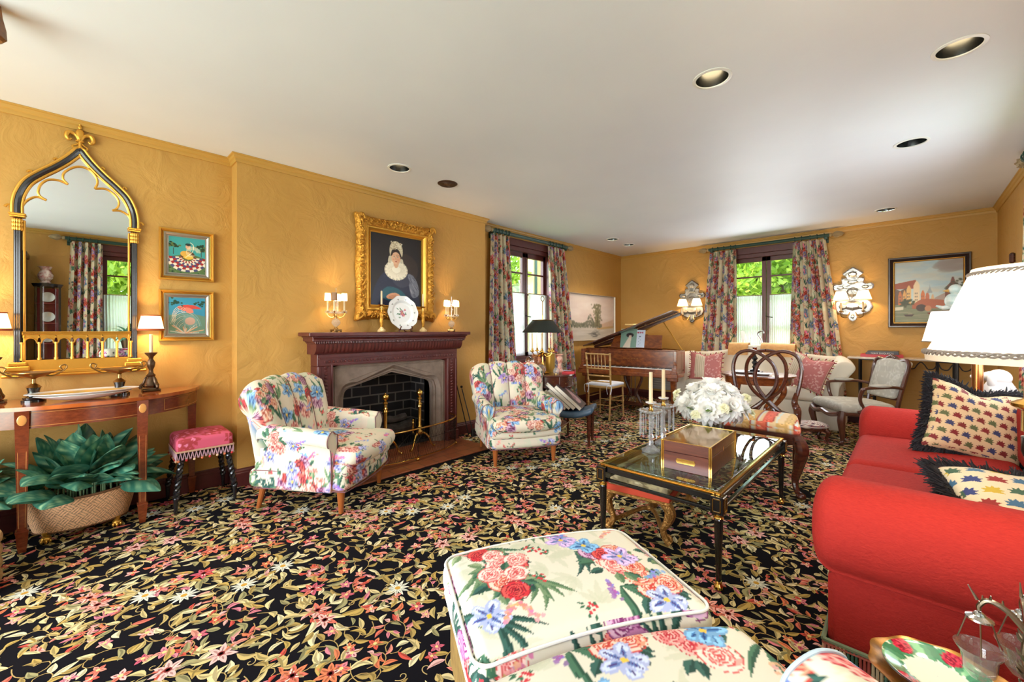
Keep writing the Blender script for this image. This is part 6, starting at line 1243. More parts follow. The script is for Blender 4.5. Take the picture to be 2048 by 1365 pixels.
def stripe():
    c = Cv(.5, .5, 500, (190, 116, 112)); R = np.random.default_rng(9)
    for k in range(90):
        x, y = R.random() * .28 + .22, R.random() * .5; c.leaf(x, y, .04, .016, R.random() * 6, (214, 164, 156)); c.ell(x, y, .006, .005, (166, 84, 86))
    c.poly([(.06, 0), (.20, 0), (.20, .5), (.06, .5)], (214, 196, 170))
    for x in (.075, .10, .13, .155, .185): c.poly([(x, 0), (x + .006, 0), (x + .006, .5), (x, .5)], (170, 160, 128))
    for k in range(30): y = R.random() * .5; c.leaf(.0 + R.random() * .05, y, .03, .012, R.random() * 6, (196, 120, 120))
    return c
STR = stripe()
def scatter(name, label, loc, rot, w_, h, th, m_, pt, group, fringe=None, par=None, n=34, pinch=.08):
    t = thing(name, label, 'cushion', loc, 0, group); t.rotation_euler = tuple(rad(a) for a in rot)
    u = np.linspace(-1, 1, n * 2); U, V_ = np.meshgrid(u, u); f_ = (np.clip(1 - np.abs(U) ** 3.2, 0, 1) * np.clip(1 - np.abs(V_) ** 3.2, 0, 1)) ** .5; k = 1 - pinch * (1 - np.maximum(np.abs(U), np.abs(V_))) * 0 ; ex = 1 - pinch * (1 - V_ ** 2); ey = 1 - pinch * (1 - U ** 2)
    dent = .10 * np.exp(-((U) / .35) ** 2) * np.clip(V_ - .1, 0, 1) * 1.0 * (pinch > 0); X = U * w_ / 2 * ex; Z = V_ * h / 2 * ey - dent * h; m = MB(); A = np.stack([X, -th * f_, Z], -1); B = np.stack([X, th * f_, Z], -1); m.grid(A); m.grid(B[:, ::-1])
    obj('cover', m, m_, t, paint=pt, smooth=70); e = np.concatenate([A[0, :-1], A[:-1, -1], A[-1, :0:-1], A[:0:-1, 0]])
    if fringe: fringe(t, e)
    return t
def tasselfringe(t, e):
    m = MB()
    for i in range(0, len(e), 5): p = e[i]; d = p / (np.linalg.norm(p) + 1e-9); c = ((.55, .18, .2), (.86, .8, .62))[i // 5 % 2]; m.tube([p, p + d * .018, p + d * .032], np.array([.003, .008, .005]), 5, col=c)
    m.tube(e[::3], .004, 5, closed=True, col=(.5, .2, .2)); obj('tassel_fringe', m, M_PRINT, t)
scatter('striped_cushion', 'pink striped damask cushion at the left end of the oatmeal sofa', (-2.20, 6.52, .695), (-14, 0, 4), .46, .42, .07, M_FAB, boxpaint(STR, 1, .49, .1), 'striped cushions on the oatmeal sofa', tasselfringe); scatter('striped_cushion', 'pink striped damask cushion propped at a tilt at the right end of the oatmeal sofa', (-.93, 6.44, .70), (-16, 14, -22), .48, .44, .07, M_FAB, boxpaint(STR, 1, .07, .1), 'striped cushions on the oatmeal sofa', tasselfringe)
# cloth throws and the silver sculpture standing behind the sofa back
TAN = mat('tan suede', (206, 156, 96), .8, noise=(20, (190, 138, 80)))
for x, w_, lb in ((-1.86, .27, 'smaller tan suede cloth folded over the sofa back'), (-1.35, .42, 'wider tan suede cloth folded over the sofa back')):
    m = MB(); q = spl([(.148, .87), (.155, .90), (.165, .97), (.20, 1.035), (.255, 1.055), (.32, 1.0), (.33, .86)], 20); P = np.array([[(x + 1.60 + w_ * (u - .5), y, z - .012 * abs((x + 1.6 + w_ * (u - .5)) / .42) + .0) for y, z in q] for u in np.linspace(0, 1, 12)]); m.grid(P); P2 = P.copy(); P2[..., 1] -= .006; m.grid(P2[:, ::-1]); single('folded_throw', m, TAN, lb, 'throw', (-1.60, 6.72, 0), 0, 'tan throws on the sofa back')
m = MB()
t = thing('silver_utensil_sculpture', 'trio of tall silver knife, fork and curled spoon shapes behind the oatmeal sofa', 'sculpture', (-1.72, 7.08, 0)); m = MB(); m.box(-.22, .22, -.05, .05, 0, .03); m.box(-.02, .02, -.01, .01, .03, .9); m.box(-.2, .2, -.01, .01, .88, .91); obj('base', m, M_IRON, t)
m = MB(); m.prism(spl([(-.13, .9), (-.10, 1.05), (-.085, 1.16), (-.10, 1.22), (-.15, 1.22), (-.14, 1.1)], 24, True).tolist(), -.006, .006, 'y'); obj('blade', m, M_SILVER, t); m = MB(); m.tube([(0, 0, .9), (0, 0, 1.12), (0, 0, 1.21)], np.array([.012, .014, .003]), 8); obj('spike', m, M_SILVER, t); m = MB(); m.tube(spl([(.13, 0, .9), (.135, 0, 1.05), (.11, 0, 1.12), (.08, 0, 1.17), (.10, 0, 1.21), (.15, 0, 1.22), (.16, 0, 1.19)], 20), .012, 8); obj('hook', m, M_SILVER, t)
# tilt-top table with plates and candlestick
t = thing('round_table', 'small round walnut table on four scrolled legs before the oatmeal sofa', 'table', (-1.25, 5.38, 0), 20); m = MB(); m.lathe([(0, .718), (.37, .718), (.38, .727), (.375, .74), (0, .74)], 56); obj('top', m, M_WALNUT, t); m = MB(); m.lathe([(.31, .64), (.33, .64), (.335, .718), (.31, .718)], 56); obj('apron', m, M_WALNUT, t)
for k in range(4): a = pi / 4 + k * pi / 2; c, s = cos(a), sin(a); m = MB(); m.tube([(c * r, s * r, z) for r, z in spl([(.30, .66), (.31, .55), (.22, .42), (.13, .33), (.16, .2), (.26, .06), (.29, .015)], 30)], np.interp(np.arange(30), [0, 10, 20, 29], [.034, .022, .018, .024]), 8); obj('leg', m, M_WALNUT, t)
m = MB(); m.lathe([(0, .28), (.08, .28), (.08, .30), (0, .30)], 20); m.box(-.19, .19, -.008, .008, .18, .2); obj('stretcher', m, M_WALNUT, t)
for x, y, r, lb in ((-1.40, 5.37, .125, 'larger white plate on the left of the small round table'), (-1.17, 5.27, .09, 'smaller white plate on the right of the small round table')): m = MB(); m.lathe([(0, 0), (r * .6, 0), (r, .018), (r, .022), (r * .6, .006), (0, .006)], 32); single('white_plate', m, M_CERAM, lb, 'plate', (x, y, .74), 0, 'white plates on the round table')
t = thing('turned_candlestick', 'black and copper turned candlestick on the small round table', 'candlestick', (-1.30, 5.48, .74)); m = MB(); m.box(-.07, .07, -.07, .07, 0, .02); m.lathe([(.05, .02), (.055, .035), (.02, .05), (.03, .07), (.016, .09), (.034, .12), (.016, .145), (.036, .17), (.02, .19), (.014, .21)], 16); obj('column', m, M_BLACK, t); m = MB(); m.lathe([(.012, .21), (.012, .23), (.024, .26), (.022, .285), (.026, .30), (.012, .30)], 14); obj('cup', m, mat('copper', (170, 96, 62), .25, 1), t)

# ------------------------------------------------------------ ribbon-back chair
t = thing('ribbon_back_chair', 'dark carved chair with interlaced ribbon back and red gold striped seat behind the box', 'chair', (-.90, 3.95, 0), 4); D = M_DMAHOG
for s in (-1, 1):   # stiles with carved knees flow into the loops
    m = MB(); m.tube(spl([(s * .235, .27, .44), (s * .235, .285, .55), (s * .215, .29, .62), (s * .23, .30, .70)], 16), np.interp(np.arange(16), [0, 5, 10, 15], [.024, .03, .024, .017]), 8); [m.ell((s * (.235 - .01 * k), .268, .52 + .05 * k), (.02, .016, .026), 8, 6) for k in range(3)]; obj('back_post', m, D, t)
    m = MB(); m.tube(spl([(s * .225, .26, .46), (s * .225, .27, .3), (s * .215, .32, .12), (s * .21, .38, .0)], 16), np.interp(np.arange(16), [0, 15], [.024, .017]), 8); obj('leg', m, D, t)
    m = MB(); m.tube(spl([(s * .285, -.255, .44), (s * .315, -.285, .36), (s * .295, -.27, .24), (s * .27, -.255, .12), (s * .285, -.28, .045), (s * .315, -.315, .025)], 26), np.interp(np.arange(26), [0, 5, 16, 21, 25], [.036, .046, .023, .02, .028]), 10); m.ell((s * .312, -.312, .024), (.034, .034, .023), 12, 8); m.tube([(s * .29 + .02 * cos(a), -.30, .40 + .024 * sin(a)) for a in np.linspace(0, 5, 12)], np.linspace(.010, .004, 12), 6); obj('leg', m, D, t)
m = MB(); bw = lambda pts, n=50: [(x, .30 + .02 * (z - .7) + dy, z) for (x, z), dy in zip(spl(pts, n), .008 * np.sin(np.linspace(0, 9, n)))]
for s in (-1, 1):
    m.tube(bw([(s * .232, .68), (s * .255, .80), (s * .262, .92), (s * .225, 1.02), (s * .13, 1.055), (s * .03, 1.02), (-s * .06, .93), (-s * .085, .80), (-s * .05, .70), (s * .03, .60), (s * .12, .52), (s * .2, .47)]), .0195, 8, flat=.8)
    m.tube(bw([(s * .0, 1.06), (s * .08, 1.04), (s * .145, .95), (s * .15, .82), (s * .10, .70), (s * .0, .61), (-s * .08, .54), (-s * .20, .50)]), .019, 8, flat=.8)
    m.tube(bw([(s * .02, .60), (s * .06, .53), (s * .10, .46)], 14), .014, 7)
obj('ribbon_splat', m, D, t)
sr = Cv(.5, .5, 400, (226, 196, 150)); 
for x, cl, w_ in ((.0, (214, 104, 76), .07), (.14, (206, 164, 96), .07), (.25, (216, 96, 72), .07), (.40, (206, 168, 104), .06)):
    sr.poly([(x, 0), (x + w_, 0), (x + w_, .5), (x, .5)], cl); sr.poly([(x + w_, 0), (x + w_ + .008, 0), (x + w_ + .008, .5), (x + w_, .5)], (160, 60, 50))
    for k in range(10): sr.ell(x + w_ / 2, .025 + k * .05, .018, .014, tuple(min(255, c + 26) for c in cl)); sr.ell(x + w_ / 2, .025 + k * .05, .008, .006, tuple(int(c * .8) for c in cl))
for x in (.08, .22, .34, .47): sr.poly([(x, 0), (x + .014, 0), (x + .014, .5), (x, .5)], (206, 214, 206))
m = MB(); m.rbox((0, 0, .485), (.275, .25, .045), .04, .01, .02, fn=lambda V: V * np.stack([1 - .12 * (V[:, 1] / .25), np.ones(len(V)), np.ones(len(V))], 1)); obj('seat_cushion', m, M_FAB, t, paint=boxpaint(sr, 1, .28, 0))
m = MB(); m.add([(-.31, -.275, .38), (.31, -.275, .38), (.245, .275, .38), (-.245, .275, .38), (-.31, -.275, .46), (.31, -.275, .46), (.245, .275, .46), (-.245, .275, .46)], [[3, 2, 1, 0], [4, 5, 6, 7], [0, 1, 5, 4], [1, 2, 6, 5], [2, 3, 7, 6], [3, 0, 4, 7]]); obj('seat_rail', m, D, t, smooth=20)
# ------------------------------------------------------------ french armchair and footstool
t = thing('french_armchair', 'carved walnut french armchair in silver grey damask facing left near the red sofa', 'armchair', (-.44, 6.02, 0), -56); WN = mat('waxed walnut', (92, 50, 36), .3, noise=(12, (70, 36, 26)), coat=.4)
dm = Cv(.4, .4, 400, (176, 172, 160)); R6 = np.random.default_rng(5)
for k in range(60): dm.leaf(R6.random() * .4, R6.random() * .4, .05, .02, R6.random() * 6, (192, 190, 178))
for k in range(3): a = np.linspace(0, 2 * pi, 30); dm.line(np.stack([.2 + (.05 + .03 * k) * np.cos(a), .2 + (.06 + .035 * k) * np.sin(a)], 1), .006, (196, 194, 186))
pt = boxpaint(dm, 1, .2, -.55)
for s in (-1, 1):
    m = MB(); m.tube(spl([(s * .26, -.26, .36), (s * .285, -.285, .28), (s * .265, -.265, .14), (s * .26, -.26, .05), (s * .28, -.285, .015)], 20), np.interp(np.arange(20), [0, 5, 14, 19], [.034, .038, .018, .024]), 8); obj('leg', m, WN, t)
    m = MB(); m.tube(spl([(s * .21, .24, .36), (s * .215, .26, .2), (s * .23, .31, 0)], 14), np.interp(np.arange(14), [0, 13], [.026, .018]), 8); obj('leg', m, WN, t)
    m = MB(); m.tube(spl([(s * .225, .27, .34), (s * .235, .29, .5), (s * .25, .335, .72), (s * .255, .365, .86), (s * .21, .375, .92), (s * .12, .38, .91), (0, .385, .95)], 40), .020, 8); obj('back_frame', m, WN, t)
    m = MB(); m.tube(spl([(s * .25, .315, .62), (s * .30, .2, .64), (s * .315, -.02, .63), (s * .32, -.08, .62), (s * .31, -.10, .60), (s * .275, -.10, .50), (s * .27, -.07, .40), (s * .27, -.12, .36)], 40), np.interp(np.arange(40), [0, 15, 22, 30, 39], [.015, .016, .022, .016, .026]), 8); ar_ = obj('arm', m, WN, t); m = MB(); m.ell((s * .31, .07, .655), (.028, .11, .02), 14, 8); obj('arm_pad', m, M_FAB, ar_, paint=pt)
m = MB(); [m.ell((x, .37, .955 - abs(x) * .4), (.02, .014, .018), 8, 6) for x in np.linspace(-.06, .06, 7)]; [m.tube(spl([(x0, -.30, .34), (x0 * .5, -.32, .315), (0, -.325, .34)], 12), .024, 8) for x0 in (-.26, .26)]; [m.tube([(s * .26, -.27, .345), (s * .265, 0, .33), (s * .22, .25, .35)], .022, 8) for s in (-1, 1)]; m.tube([(-.22, .25, .35), (.22, .25, .35)], .022, 8); m.tube([(-.2, .30, .50), (.2, .30, .50)], .016, 8); obj('seat_rail', m, WN, t)
m = MB(); m.rbox((0, -.01, .40), (.275, .275, .045), .042, .014, .03, fn=lambda V: V * np.stack([1 - .1 * (V[:, 1] / .27), np.ones(len(V)), np.ones(len(V))], 1)); obj('seat_cushion', m, M_FAB, t, paint=pt)
m = MB(); m.rbox((0, 0, 0), (.225, .03, .20), .028, .014, 0, fn=lambda V: V * np.stack([1 - .08 * (-V[:, 2] / .2), np.ones(len(V)), np.ones(len(V))], 1) + np.stack([0 * V[:, 0], .17 * V[:, 2] / .5 - .02 * (1 - (V[:, 0] / .23) ** 2) * (V[:, 1] < 0), .03 * np.cos(V[:, 0] * 8) * (V[:, 2] > .1)], 1)); o = obj('back_cushion', m, M_FAB, t, paint=boxpaint(dm, 1, .2, .2)); o.location = (0, .335, .705)
t = thing('footstool', 'tiny oval footstool in red and white check on carved legs by the french armchair', 'footstool', (-.80, 5.66, 0), 34); ck = Cv(.06, .06, 900, (220, 206, 196)); [ck.poly([(a, b), (a + .012, b), (a + .012, b + .012), (a, b + .012)], ((120, 44, 54), (70, 50, 80))[(int(a / .02) + int(b / .02)) % 2]) for a in (0, .02, .04) for b in (0, .02, .04)]
m = MB(); m.ell((0, 0, .175), (.19, .13, .05), 60, 30); obj('seat_cushion', m, M_FAB, t, paint=boxpaint(ck)); m = MB(); m.lathe([(0, .13), (1, .13), (1.02, .15), (1, .17), (0, .17)], 40); m.v[0][:, 0] *= .18; m.v[0][:, 1] *= .12; obj('frame', m, M_DMAHOG, t)
for k in range(4): a = pi / 4 + k * pi / 2; c, s = cos(a) * 1.15, sin(a); m = MB(); m.tube(spl([(c * .15, s * .1, .15), (c * .18, s * .125, .11), (c * .16, s * .11, .05), (c * .18, s * .125, .012)], 14), np.interp(np.arange(14), [0, 4, 10, 13], [.024, .026, .013, .017]), 8); obj('leg', m, M_DMAHOG, t)
# ------------------------------------------------------------ console along the back wall with stacked books
t = thing('wall_console', 'long shallow marble-topped console with thin scrolled iron legs along the back wall', 'table', (.05, YB - .19, 0)); m = MB(); m.box(-.62, .62, -.17, .17, .872, .90, .006); obj('top', m, mat('pale marble', (196, 180, 160), .2, noise=(5, (160, 140, 120))), t); m = MB()
for x in (-.5, -.36, .2, .34): m.tube([(x, -.14, 0), (x, -.14, .87)], .010, 8); m.tube([(x, .14, 0), (x, .14, .87)], .010, 8)
for a, b in ((-.5, -.36), (.2, .34)): m.box(a, b, -.147, -.133, .40, .412); m.box(a, b, -.147, -.133, .86, .872)
for x0 in (-.36, -.08, .2): m.tube(spl([(x0 + d, -.14, z) for d, z in ((0, .86), (.03, .79), (.08, .78), (.11, .83), (.14, .86), (.17, .83), (.2, .78), (.25, .79), (.28, .86))], 40), .006, 6)
obj('iron_stand', m, M_IRON, t)
for k, (z, h, w_, col, lb, tx) in enumerate(((.90, .034, .40, (190, 22, 38), 'large bright red book at the bottom of the stack on the far console', None), (.934, .024, .31, (62, 38, 44), 'dark plum art book lettered TONY DUQUETTE, middle of the stack', ('TONY DUQUETTE', .026, (232, 220, 210))), (.958, .020, .29, (36, 34, 38), 'black book on top of the stack on the far console', None))): book('stacked_book', lb, w_, .26, h, (-.245 + .01 * k, YB - .19, z), 2 - 2 * k, col, 'stack of books on the far console', text=tx)
# ------------------------------------------------------------ coffee table and what stands on it
t = thing('coffee_table', 'rectangular glass-topped coffee table with black and gilt fluted legs', 'table', (-.97, 2.79, 0), 0); HX, HY = .315, .675
m = MB(); m.rbox((0, 0, .4735), (HX, HY, .005), .0045, .2); obj('glass_top', m, M_TOPGL, t, smooth=60)
m = MB()
for s in (-1, 1): m.box(s * HX - .012, s * HX + .012, -HY - .012, HY + .012, .455, .468, .004); m.box(-HX + .012, HX - .012, s * HY - .012, s * HY + .012, .455, .468, .004); m.tube([(s * (HX + .012), -HY - .012, .469), (s * (HX + .012), HY + .012, .469)], .004, 6); m.tube([(-HX - .012, s * (HY + .012), .469), (HX + .012, s * (HY + .012), .469)], .004, 6)
obj('gilt_edge', m, M_BRASS, t)
m = MB()
for s in (-1, 1): m.box(s * HX - .014, s * HX + .014, -HY + .03, HY - .03, .425, .455, .003); m.box(-HX + .03, HX - .03, s * HY - .014, s * HY + .014, .425, .455, .003); m.box(s * HX - .01, s * HX + .01, -HY + .03, HY - .03, .372, .388, .003); m.box(-HX + .03, HX - .03, s * HY - .01, s * HY + .01, .372, .388, .003)
obj('apron', m, M_BLACK, t)
for sx in (-1, 1):
    for sy in (-1, 1):
        m = MB(); x, y = sx * HX, sy * HY; m.box(x - .03, x + .03, y - .03, y + .03, .37, .456, .003); n = 24; P = []
        for z, r in ((.345, .019), (.34, .021), (.06, .0125), (.045, .0125)): P.append([(x + r * (1 - .07 * (k % 2)) * cos(k / n * 2 * pi), y + r * (1 - .07 * (k % 2)) * sin(k / n * 2 * pi), z) for k in range(n)])
        m.grid(np.array(P), cv=True); l = obj('leg', m, M_BLACK, t, smooth=20); m = MB(); m.lathe([(.022, .362), (.026, .366), (.022, .37), (0, .372)], 20, (x, y, 0)); m.lathe([(.019, .345), (.024, .35), (.02, .356), (.022, .362)], 20, (x, y, 0)); m.lathe([(0, 0), (.010, .002), (.021, .012), (.021, .024), (.012, .034), (.016, .04), (.014, .048), (.0, .05)], 18, (x, y, 0))
        for dx, dy in ((sx, 0), (0, sy)):
            for a, b, c, d in ((-.019, -.015, .382, .446), (.015, .019, .382, .446), (-.019, .019, .382, .386), (-.019, .019, .442, .446)):
                if dx: m.box(x + dx * .030, x + dx * .033, y + a, y + b, c, d, 0)
                else: m.box(x + a, x + b, y + dy * .030, y + dy * .033, c, d, 0)
        obj('gilt_mount', m, M_BRASS, l)
TZ = .479
t = thing('wooden_box', 'brass-bound rosewood writing box standing on the glass coffee table', 'box', (-.875, 2.50, TZ), 2); m = MB(); m.box(-.125, .125, -.24, .24, 0, .095, .002); m.box(-.125, .125, -.24, .24, .097, .155, .002); obj('case', m, M_ROSEW, t)
m = MB()
for sx in (-1, 1):
    for sy in (-1, 1): x, y = sx * .125, sy * .24; m.box(x - .008, x + .008, y - .002, y + .002, 0, .156, 0); m.box(x - .002, x + .002, y - .008, y + .008, 0, .156, 0)
m.prism([(-.045, .042), (.045, .042), (.052, .055), (.045, .068), (-.045, .068), (-.052, .055)], -.2425, -.24, 'y')
for s in (-1, 1): m.box(s * .125 - .004, s * .125 + .004, -.242, .242, .1545, .157, 0); m.box(-.127, .127, s * .24 - .004, s * .24 + .004, .1545, .157, 0)
obj('brass_bands', m, M_BRASS, t); m = MB(); m.box(-.12, .12, -.235, .235, .155, .1562, 0); obj('polished_lid', m, mat('mirror polished lid', (150, 112, 64), .08, .7), t); m = MB(); m.prism([(.01 * cos(a) * (1 if i % 2 else .5), .10 + .013 * sin(a) * (1 if i % 2 else .5)) for i, a in enumerate(np.linspace(0, 2 * pi, 17)[:-1])], .125, .1262, 'x'); obj('star_inlay', m, M_INLAY, t)
def lustre(loc, label):
    t = thing('lustre_candlestick', label, 'candlestick', loc, 0, 'pair of crystal lustres'); m = MB(); m.lathe([(0, 0), (.055, 0), (.058, .012), (.04, .022), (.018, .04), (.012, .07), (.022, .09), (.012, .11), (.010, .19), (.024, .21), (.012, .225), (.0, .23)], 10); obj('crystal_stem', m, M_CRYS, t, smooth=10)
    m = MB(); m.lathe([(.01, .232), (.045, .24), (.068, .255), (.066, .262), (.012, .25)], 16)
    for k in range(16): a = k * pi / 8; m.ell((.067 * cos(a), .067 * sin(a), .258), (.009, .009, .008), 6, 5)
    obj('bobeche', m, M_CRYS, t, smooth=10); m = MB(); m.lathe([(.012, .25), (.016, .262), (.009, .275), (.010, .29), (.014, .298), (0, .3)], 14); obj('brass_cup', m, M_BRASS, t); m = MB(); m.lathe([(.01, .296), (.032, .306), (.034, .312), (.01, .306)], 18); obj('drip_pan', m, M_CERAM, t); m = MB(); m.cyl(0, 0, .30, .50, .0125, .011, 14); obj('candle', m, M_WAX, t)
    for k in range(10):
        a = k * 2 * pi / 10; x, y = .066 * cos(a), .066 * sin(a); m = MB(); m.ell((x, y, .235), (.007, .007, .009), 6, 5); m.lathe([(.001, .226), (.0055, .218), (.0055, .125), (.0075, .115), (.001, .09)], 6, (x, y, 0)); obj('prism_drop', m, M_CRYS, t, smooth=5)
lustre((-1.175, 2.50, TZ), 'crystal lustre candlestick nearer the camera, left of the writing box'); lustre((-1.19, 2.72, TZ), 'crystal lustre candlestick standing behind the other lustre and the box')
t = thing('flower_arrangement', 'bowl of big white chrysanthemums in a glass vase on the coffee table', 'flowers', (-1.03, 3.17, TZ), 0, None, (1.3, 1.3, 1.22)); m = MB(); m.lathe([(0, 0), (.055, 0), (.06, .01), (.062, .11), (.064, .115), (.058, .11), (.055, .015), (0, .015)], 24); obj('vase', m, M_GBOWL, t); M_PET = mat('white petals', (255, 255, 252), .6, trans=.4)
def bloom(c, d, r, R, big=True):
    d = np.array(d, float); d /= np.linalg.norm(d); a_ = np.cross(d, (0, 0, 1.)); a_ = a_ / (np.linalg.norm(a_) + 1e-6) if np.linalg.norm(a_) > 1e-3 else np.array((1., 0, 0)); b_ = np.cross(d, a_); m = MB()
    for ring, (n, el, l) in enumerate(((16, -.25, 1.), (16, .1, .98), (14, .45, .88), (12, .8, .72), (9, 1.15, .55)) if big else ((7, .2, 1.), (6, .7, .8), (4, 1.1, .6))):
        for k in range(n):
            a = k / n * 2 * pi + ring * .5 + R.random() * .2; e = (a_ * cos(a) + b_ * sin(a)); tt = np.linspace(0, 1, 6); L = r * l * (.9 + .2 * R.random()); up = math.sin(el); out_ = math.cos(el); sd = np.cross(e, d); P = np.zeros((6, 3, 3)); wv = (.13 if big else .42) * r * (1.6 if big else 1)
            for i, q in enumerate(tt):
                p = c + (e * out_ + d * up) * L * q + d * (.10 * r * math.sin(q * pi) - .25 * r * q * q * (ring < 2) + .18 * r * q * q * (ring > 2)); w2 = wv * math.sin(pi * min(.97, q * .85 + .12)) ** .7
                for j in (-1, 0, 1): P[i, j + 1] = p + sd * j * w2 + d * abs(j) * w2 * .5
            m.grid(P)
    m.ell(c + d * r * .12, r * .3, 8, 6); return m
R7 = np.random.default_rng(14); spots = []
for k in range(9): a = k * 2 * pi / 8 + .2; spots.append(((.125 * cos(a), .125 * sin(a), .17 + .02 * (k % 2)), (cos(a), sin(a), .35 + .2 * (k % 2)), .088) if k < 8 else ((0, 0, .27), (0, 0, 1), .1))
for k in range(5): a = k * 2 * pi / 5; spots.append(((.075 * cos(a), .075 * sin(a), .25), (cos(a) * .6, sin(a) * .6, 1), .085))
for c, d, r in spots: obj('chrysanthemum', bloom(np.array(c), d, r, R7), M_PET, t, smooth=60)
for k in range(9): a = k * .72 + .3; rr = .19; obj('rosebud', bloom(np.array((rr * cos(a), rr * sin(a), .15 + .05 * (k % 3))), (cos(a), sin(a), .6), .032, R7, False), mat('cream petals', (240, 238, 206), .6, trans=.25), t, smooth=60)
for k in range(12):
    a = k * .55; m = MB(); m.add(np.stack([leafpts(0, 0, .09, .04, 0)[:, 0] * cos(a) + .12 * cos(a) - leafpts(0, 0, .09, .04, 0)[:, 1] * sin(a), leafpts(0, 0, .09, .04, 0)[:, 0] * sin(a) + .12 * sin(a) + leafpts(0, 0, .09, .04, 0)[:, 1] * cos(a), .15 + leafpts(0, 0, .09, .04, 0)[:, 0] * .5], 1), [list(range(12))]); obj('leaf', m, mat('fresh green leaf', (110, 140, 60), .5, trans=.3), t)
m = MB(); [m.tube([(.05 * cos(a), .05 * sin(a), .012), (.02 * cos(a + 2), .02 * sin(a + 2), .13), (.1 * cos(a), .1 * sin(a), .2)], .003, 5) for a in np.linspace(0, 6, 12)]; obj('stems', m, mat('stem green', (70, 100, 50), .6), t)
# needlepoint bench under the table
t = thing('needlepoint_bench', 'low gilt bench with needlepoint seat and carved scroll legs, partly under the coffee table', 'bench', (-1.215, 2.62, 0), 8); npc = Cv(.3, .3, 500, (148, 134, 104)); Rn = np.random.default_rng(2)
for k in range(70): npc.leaf(Rn.random() * .3, Rn.random() * .3, .06, .022, Rn.random() * 6, ((196, 184, 148), (110, 96, 66), (176, 160, 120))[k % 3])
m = MB(); m.rbox((0, 0, .325), (.19, .34, .045), .04, .012, .02); obj('seat', m, M_FAB, t, paint=boxpaint(npc)); gal = Cv(.2, .2, 300, (112, 36, 28)); [gal.poly([(a, 0), (a + .03, 0), (a + .03, .2), (a, .2)], cl) for a, cl in ((.0, (176, 60, 34)), (.06, (96, 84, 50)), (.12, (190, 140, 110)))]
m = MB(); m.box(-.195, .195, -.345, .345, .262, .30, .004); obj('fringe', m, M_FAB, t, paint=boxpaint(gal)); m = MB(); m.box(-.2, .2, -.35, .35, .245, .264, .005); m.tube(spl([(-.15, -.30, .07), (0, -.08, .10), (.15, -.30, .07)], 14), .014, 8); m.tube(spl([(-.15, .30, .07), (0, .08, .10), (.15, .30, .07)], 14), .014, 8); m.tube([(0, -.09, .10), (0, .09, .10)], .016, 8); m.ell((0, 0, .10), (.03, .05, .03), 10, 8); obj('gilt_frame', m, M_AGILT, t)
for sx in (-1, 1):
    for sy in (-1, 1): m = MB(); x, y = sx * .16, sy * .31; m.tube(spl([(x, y, .25), (x + sx * .03, y, .20), (x + sx * .015, y, .14), (x - sx * .01, y, .09), (x + sx * .01, y, .04), (x + sx * .03, y, .02)], 22), np.interp(np.arange(22), [0, 5, 12, 21], [.034, .032, .018, .024]), 8); [m.tube([(x + sx * (.02 + .018 * cos(a)), y - sy * .03 * q, z0 + .022 * sin(a)) for a in np.linspace(0, 5, 12)], np.linspace(.009, .004, 12), 6) for q, z0 in ((0, .21), (0, .045))]; obj('leg', m, M_AGILT, t)

# ------------------------------------------------------------ red sofa
t = thing('red_sofa', 'red linen rolled-arm sofa with fringed skirt along the right wall', 'sofa', (0, 0, 0)); RD = M_RED
m = MB(); m.box(-.215, .68, 1.905, 4.12, .09, .36, .02); obj('base', m, RD, t)
def rarm(yc, s, parent):   # s = outward direction (-1 near arm, +1 far arm)
    S = []
    for v in np.linspace(0, 1, 40):
        x = -.19 + v * .83; pts = [(.16 * -1, .10), (.155 * -1, .30), (-.145, .40), (-.15, .46), (-.17, .50), (-.185, .57), (-.165, .65), (-.10, .70), (-.0, .715), (.09, .70), (.13, .65), (.14, .58), (.125, .50), (.12, .40), (.12, .10)]
        q = spl([(-.10, .395), (-.125, .415), (-.165, .47), (-.18, .555), (-.155, .64), (-.09, .695), (0, .712), (.09, .69), (.14, .62), (.14, .52), (.13, .44), (.10, .395)], 90, True); S.append(np.stack([np.full(90, x), yc - s * q[:, 0], q[:, 1] - .026], 1))
    m = MB(); m.loft(S if s < 0 else [p[::-1] for p in S], .075, 9); a = obj('armrest', m, RD, parent, smooth=60); m = MB(); m.rbox((.235, yc - s * .01, .26), (.44, .10, .165), .03, .04); obj('side_panel', m, RD, a)
    m = MB(); m.tube([(x, yc + s * .098, .425) for x in (-.23, .66)], .005, 6); obj('piping', m, RD, a)
rarm(2.0, -1, t); rarm(4.03, 1, t)
for y0, y1 in ((2.14, 3.02), (3.03, 3.90)): m = MB(); m.rbox((.10, (y0 + y1) / 2, .43), (.36, (y1 - y0) / 2, .075), .06, .03, .02); c = obj('seat_cushion', m, RD, t, smooth=60)
m = MB(); m.rbox((.61, 3.02, .52), (.115, 1.1, .30), .10, .05, .0); obj('backrest', m, RD, t, smooth=60)
for y0, y1 in ((2.14, 3.02), (3.03, 3.90)): m = MB(); m.rbox((.54, (y0 + y1) / 2, .66), (.10, (y1 - y0) / 2, .2), .09, .03, .0); obj('back_cushion', m, RD, t, smooth=60)
m = MB(); k = 0; RF = [((.75, .5, .45)), (.82, .72, .6), (.25, .4, .34), (.62, .3, .28), (.75, .7, .6), (.3, .45, .4)]
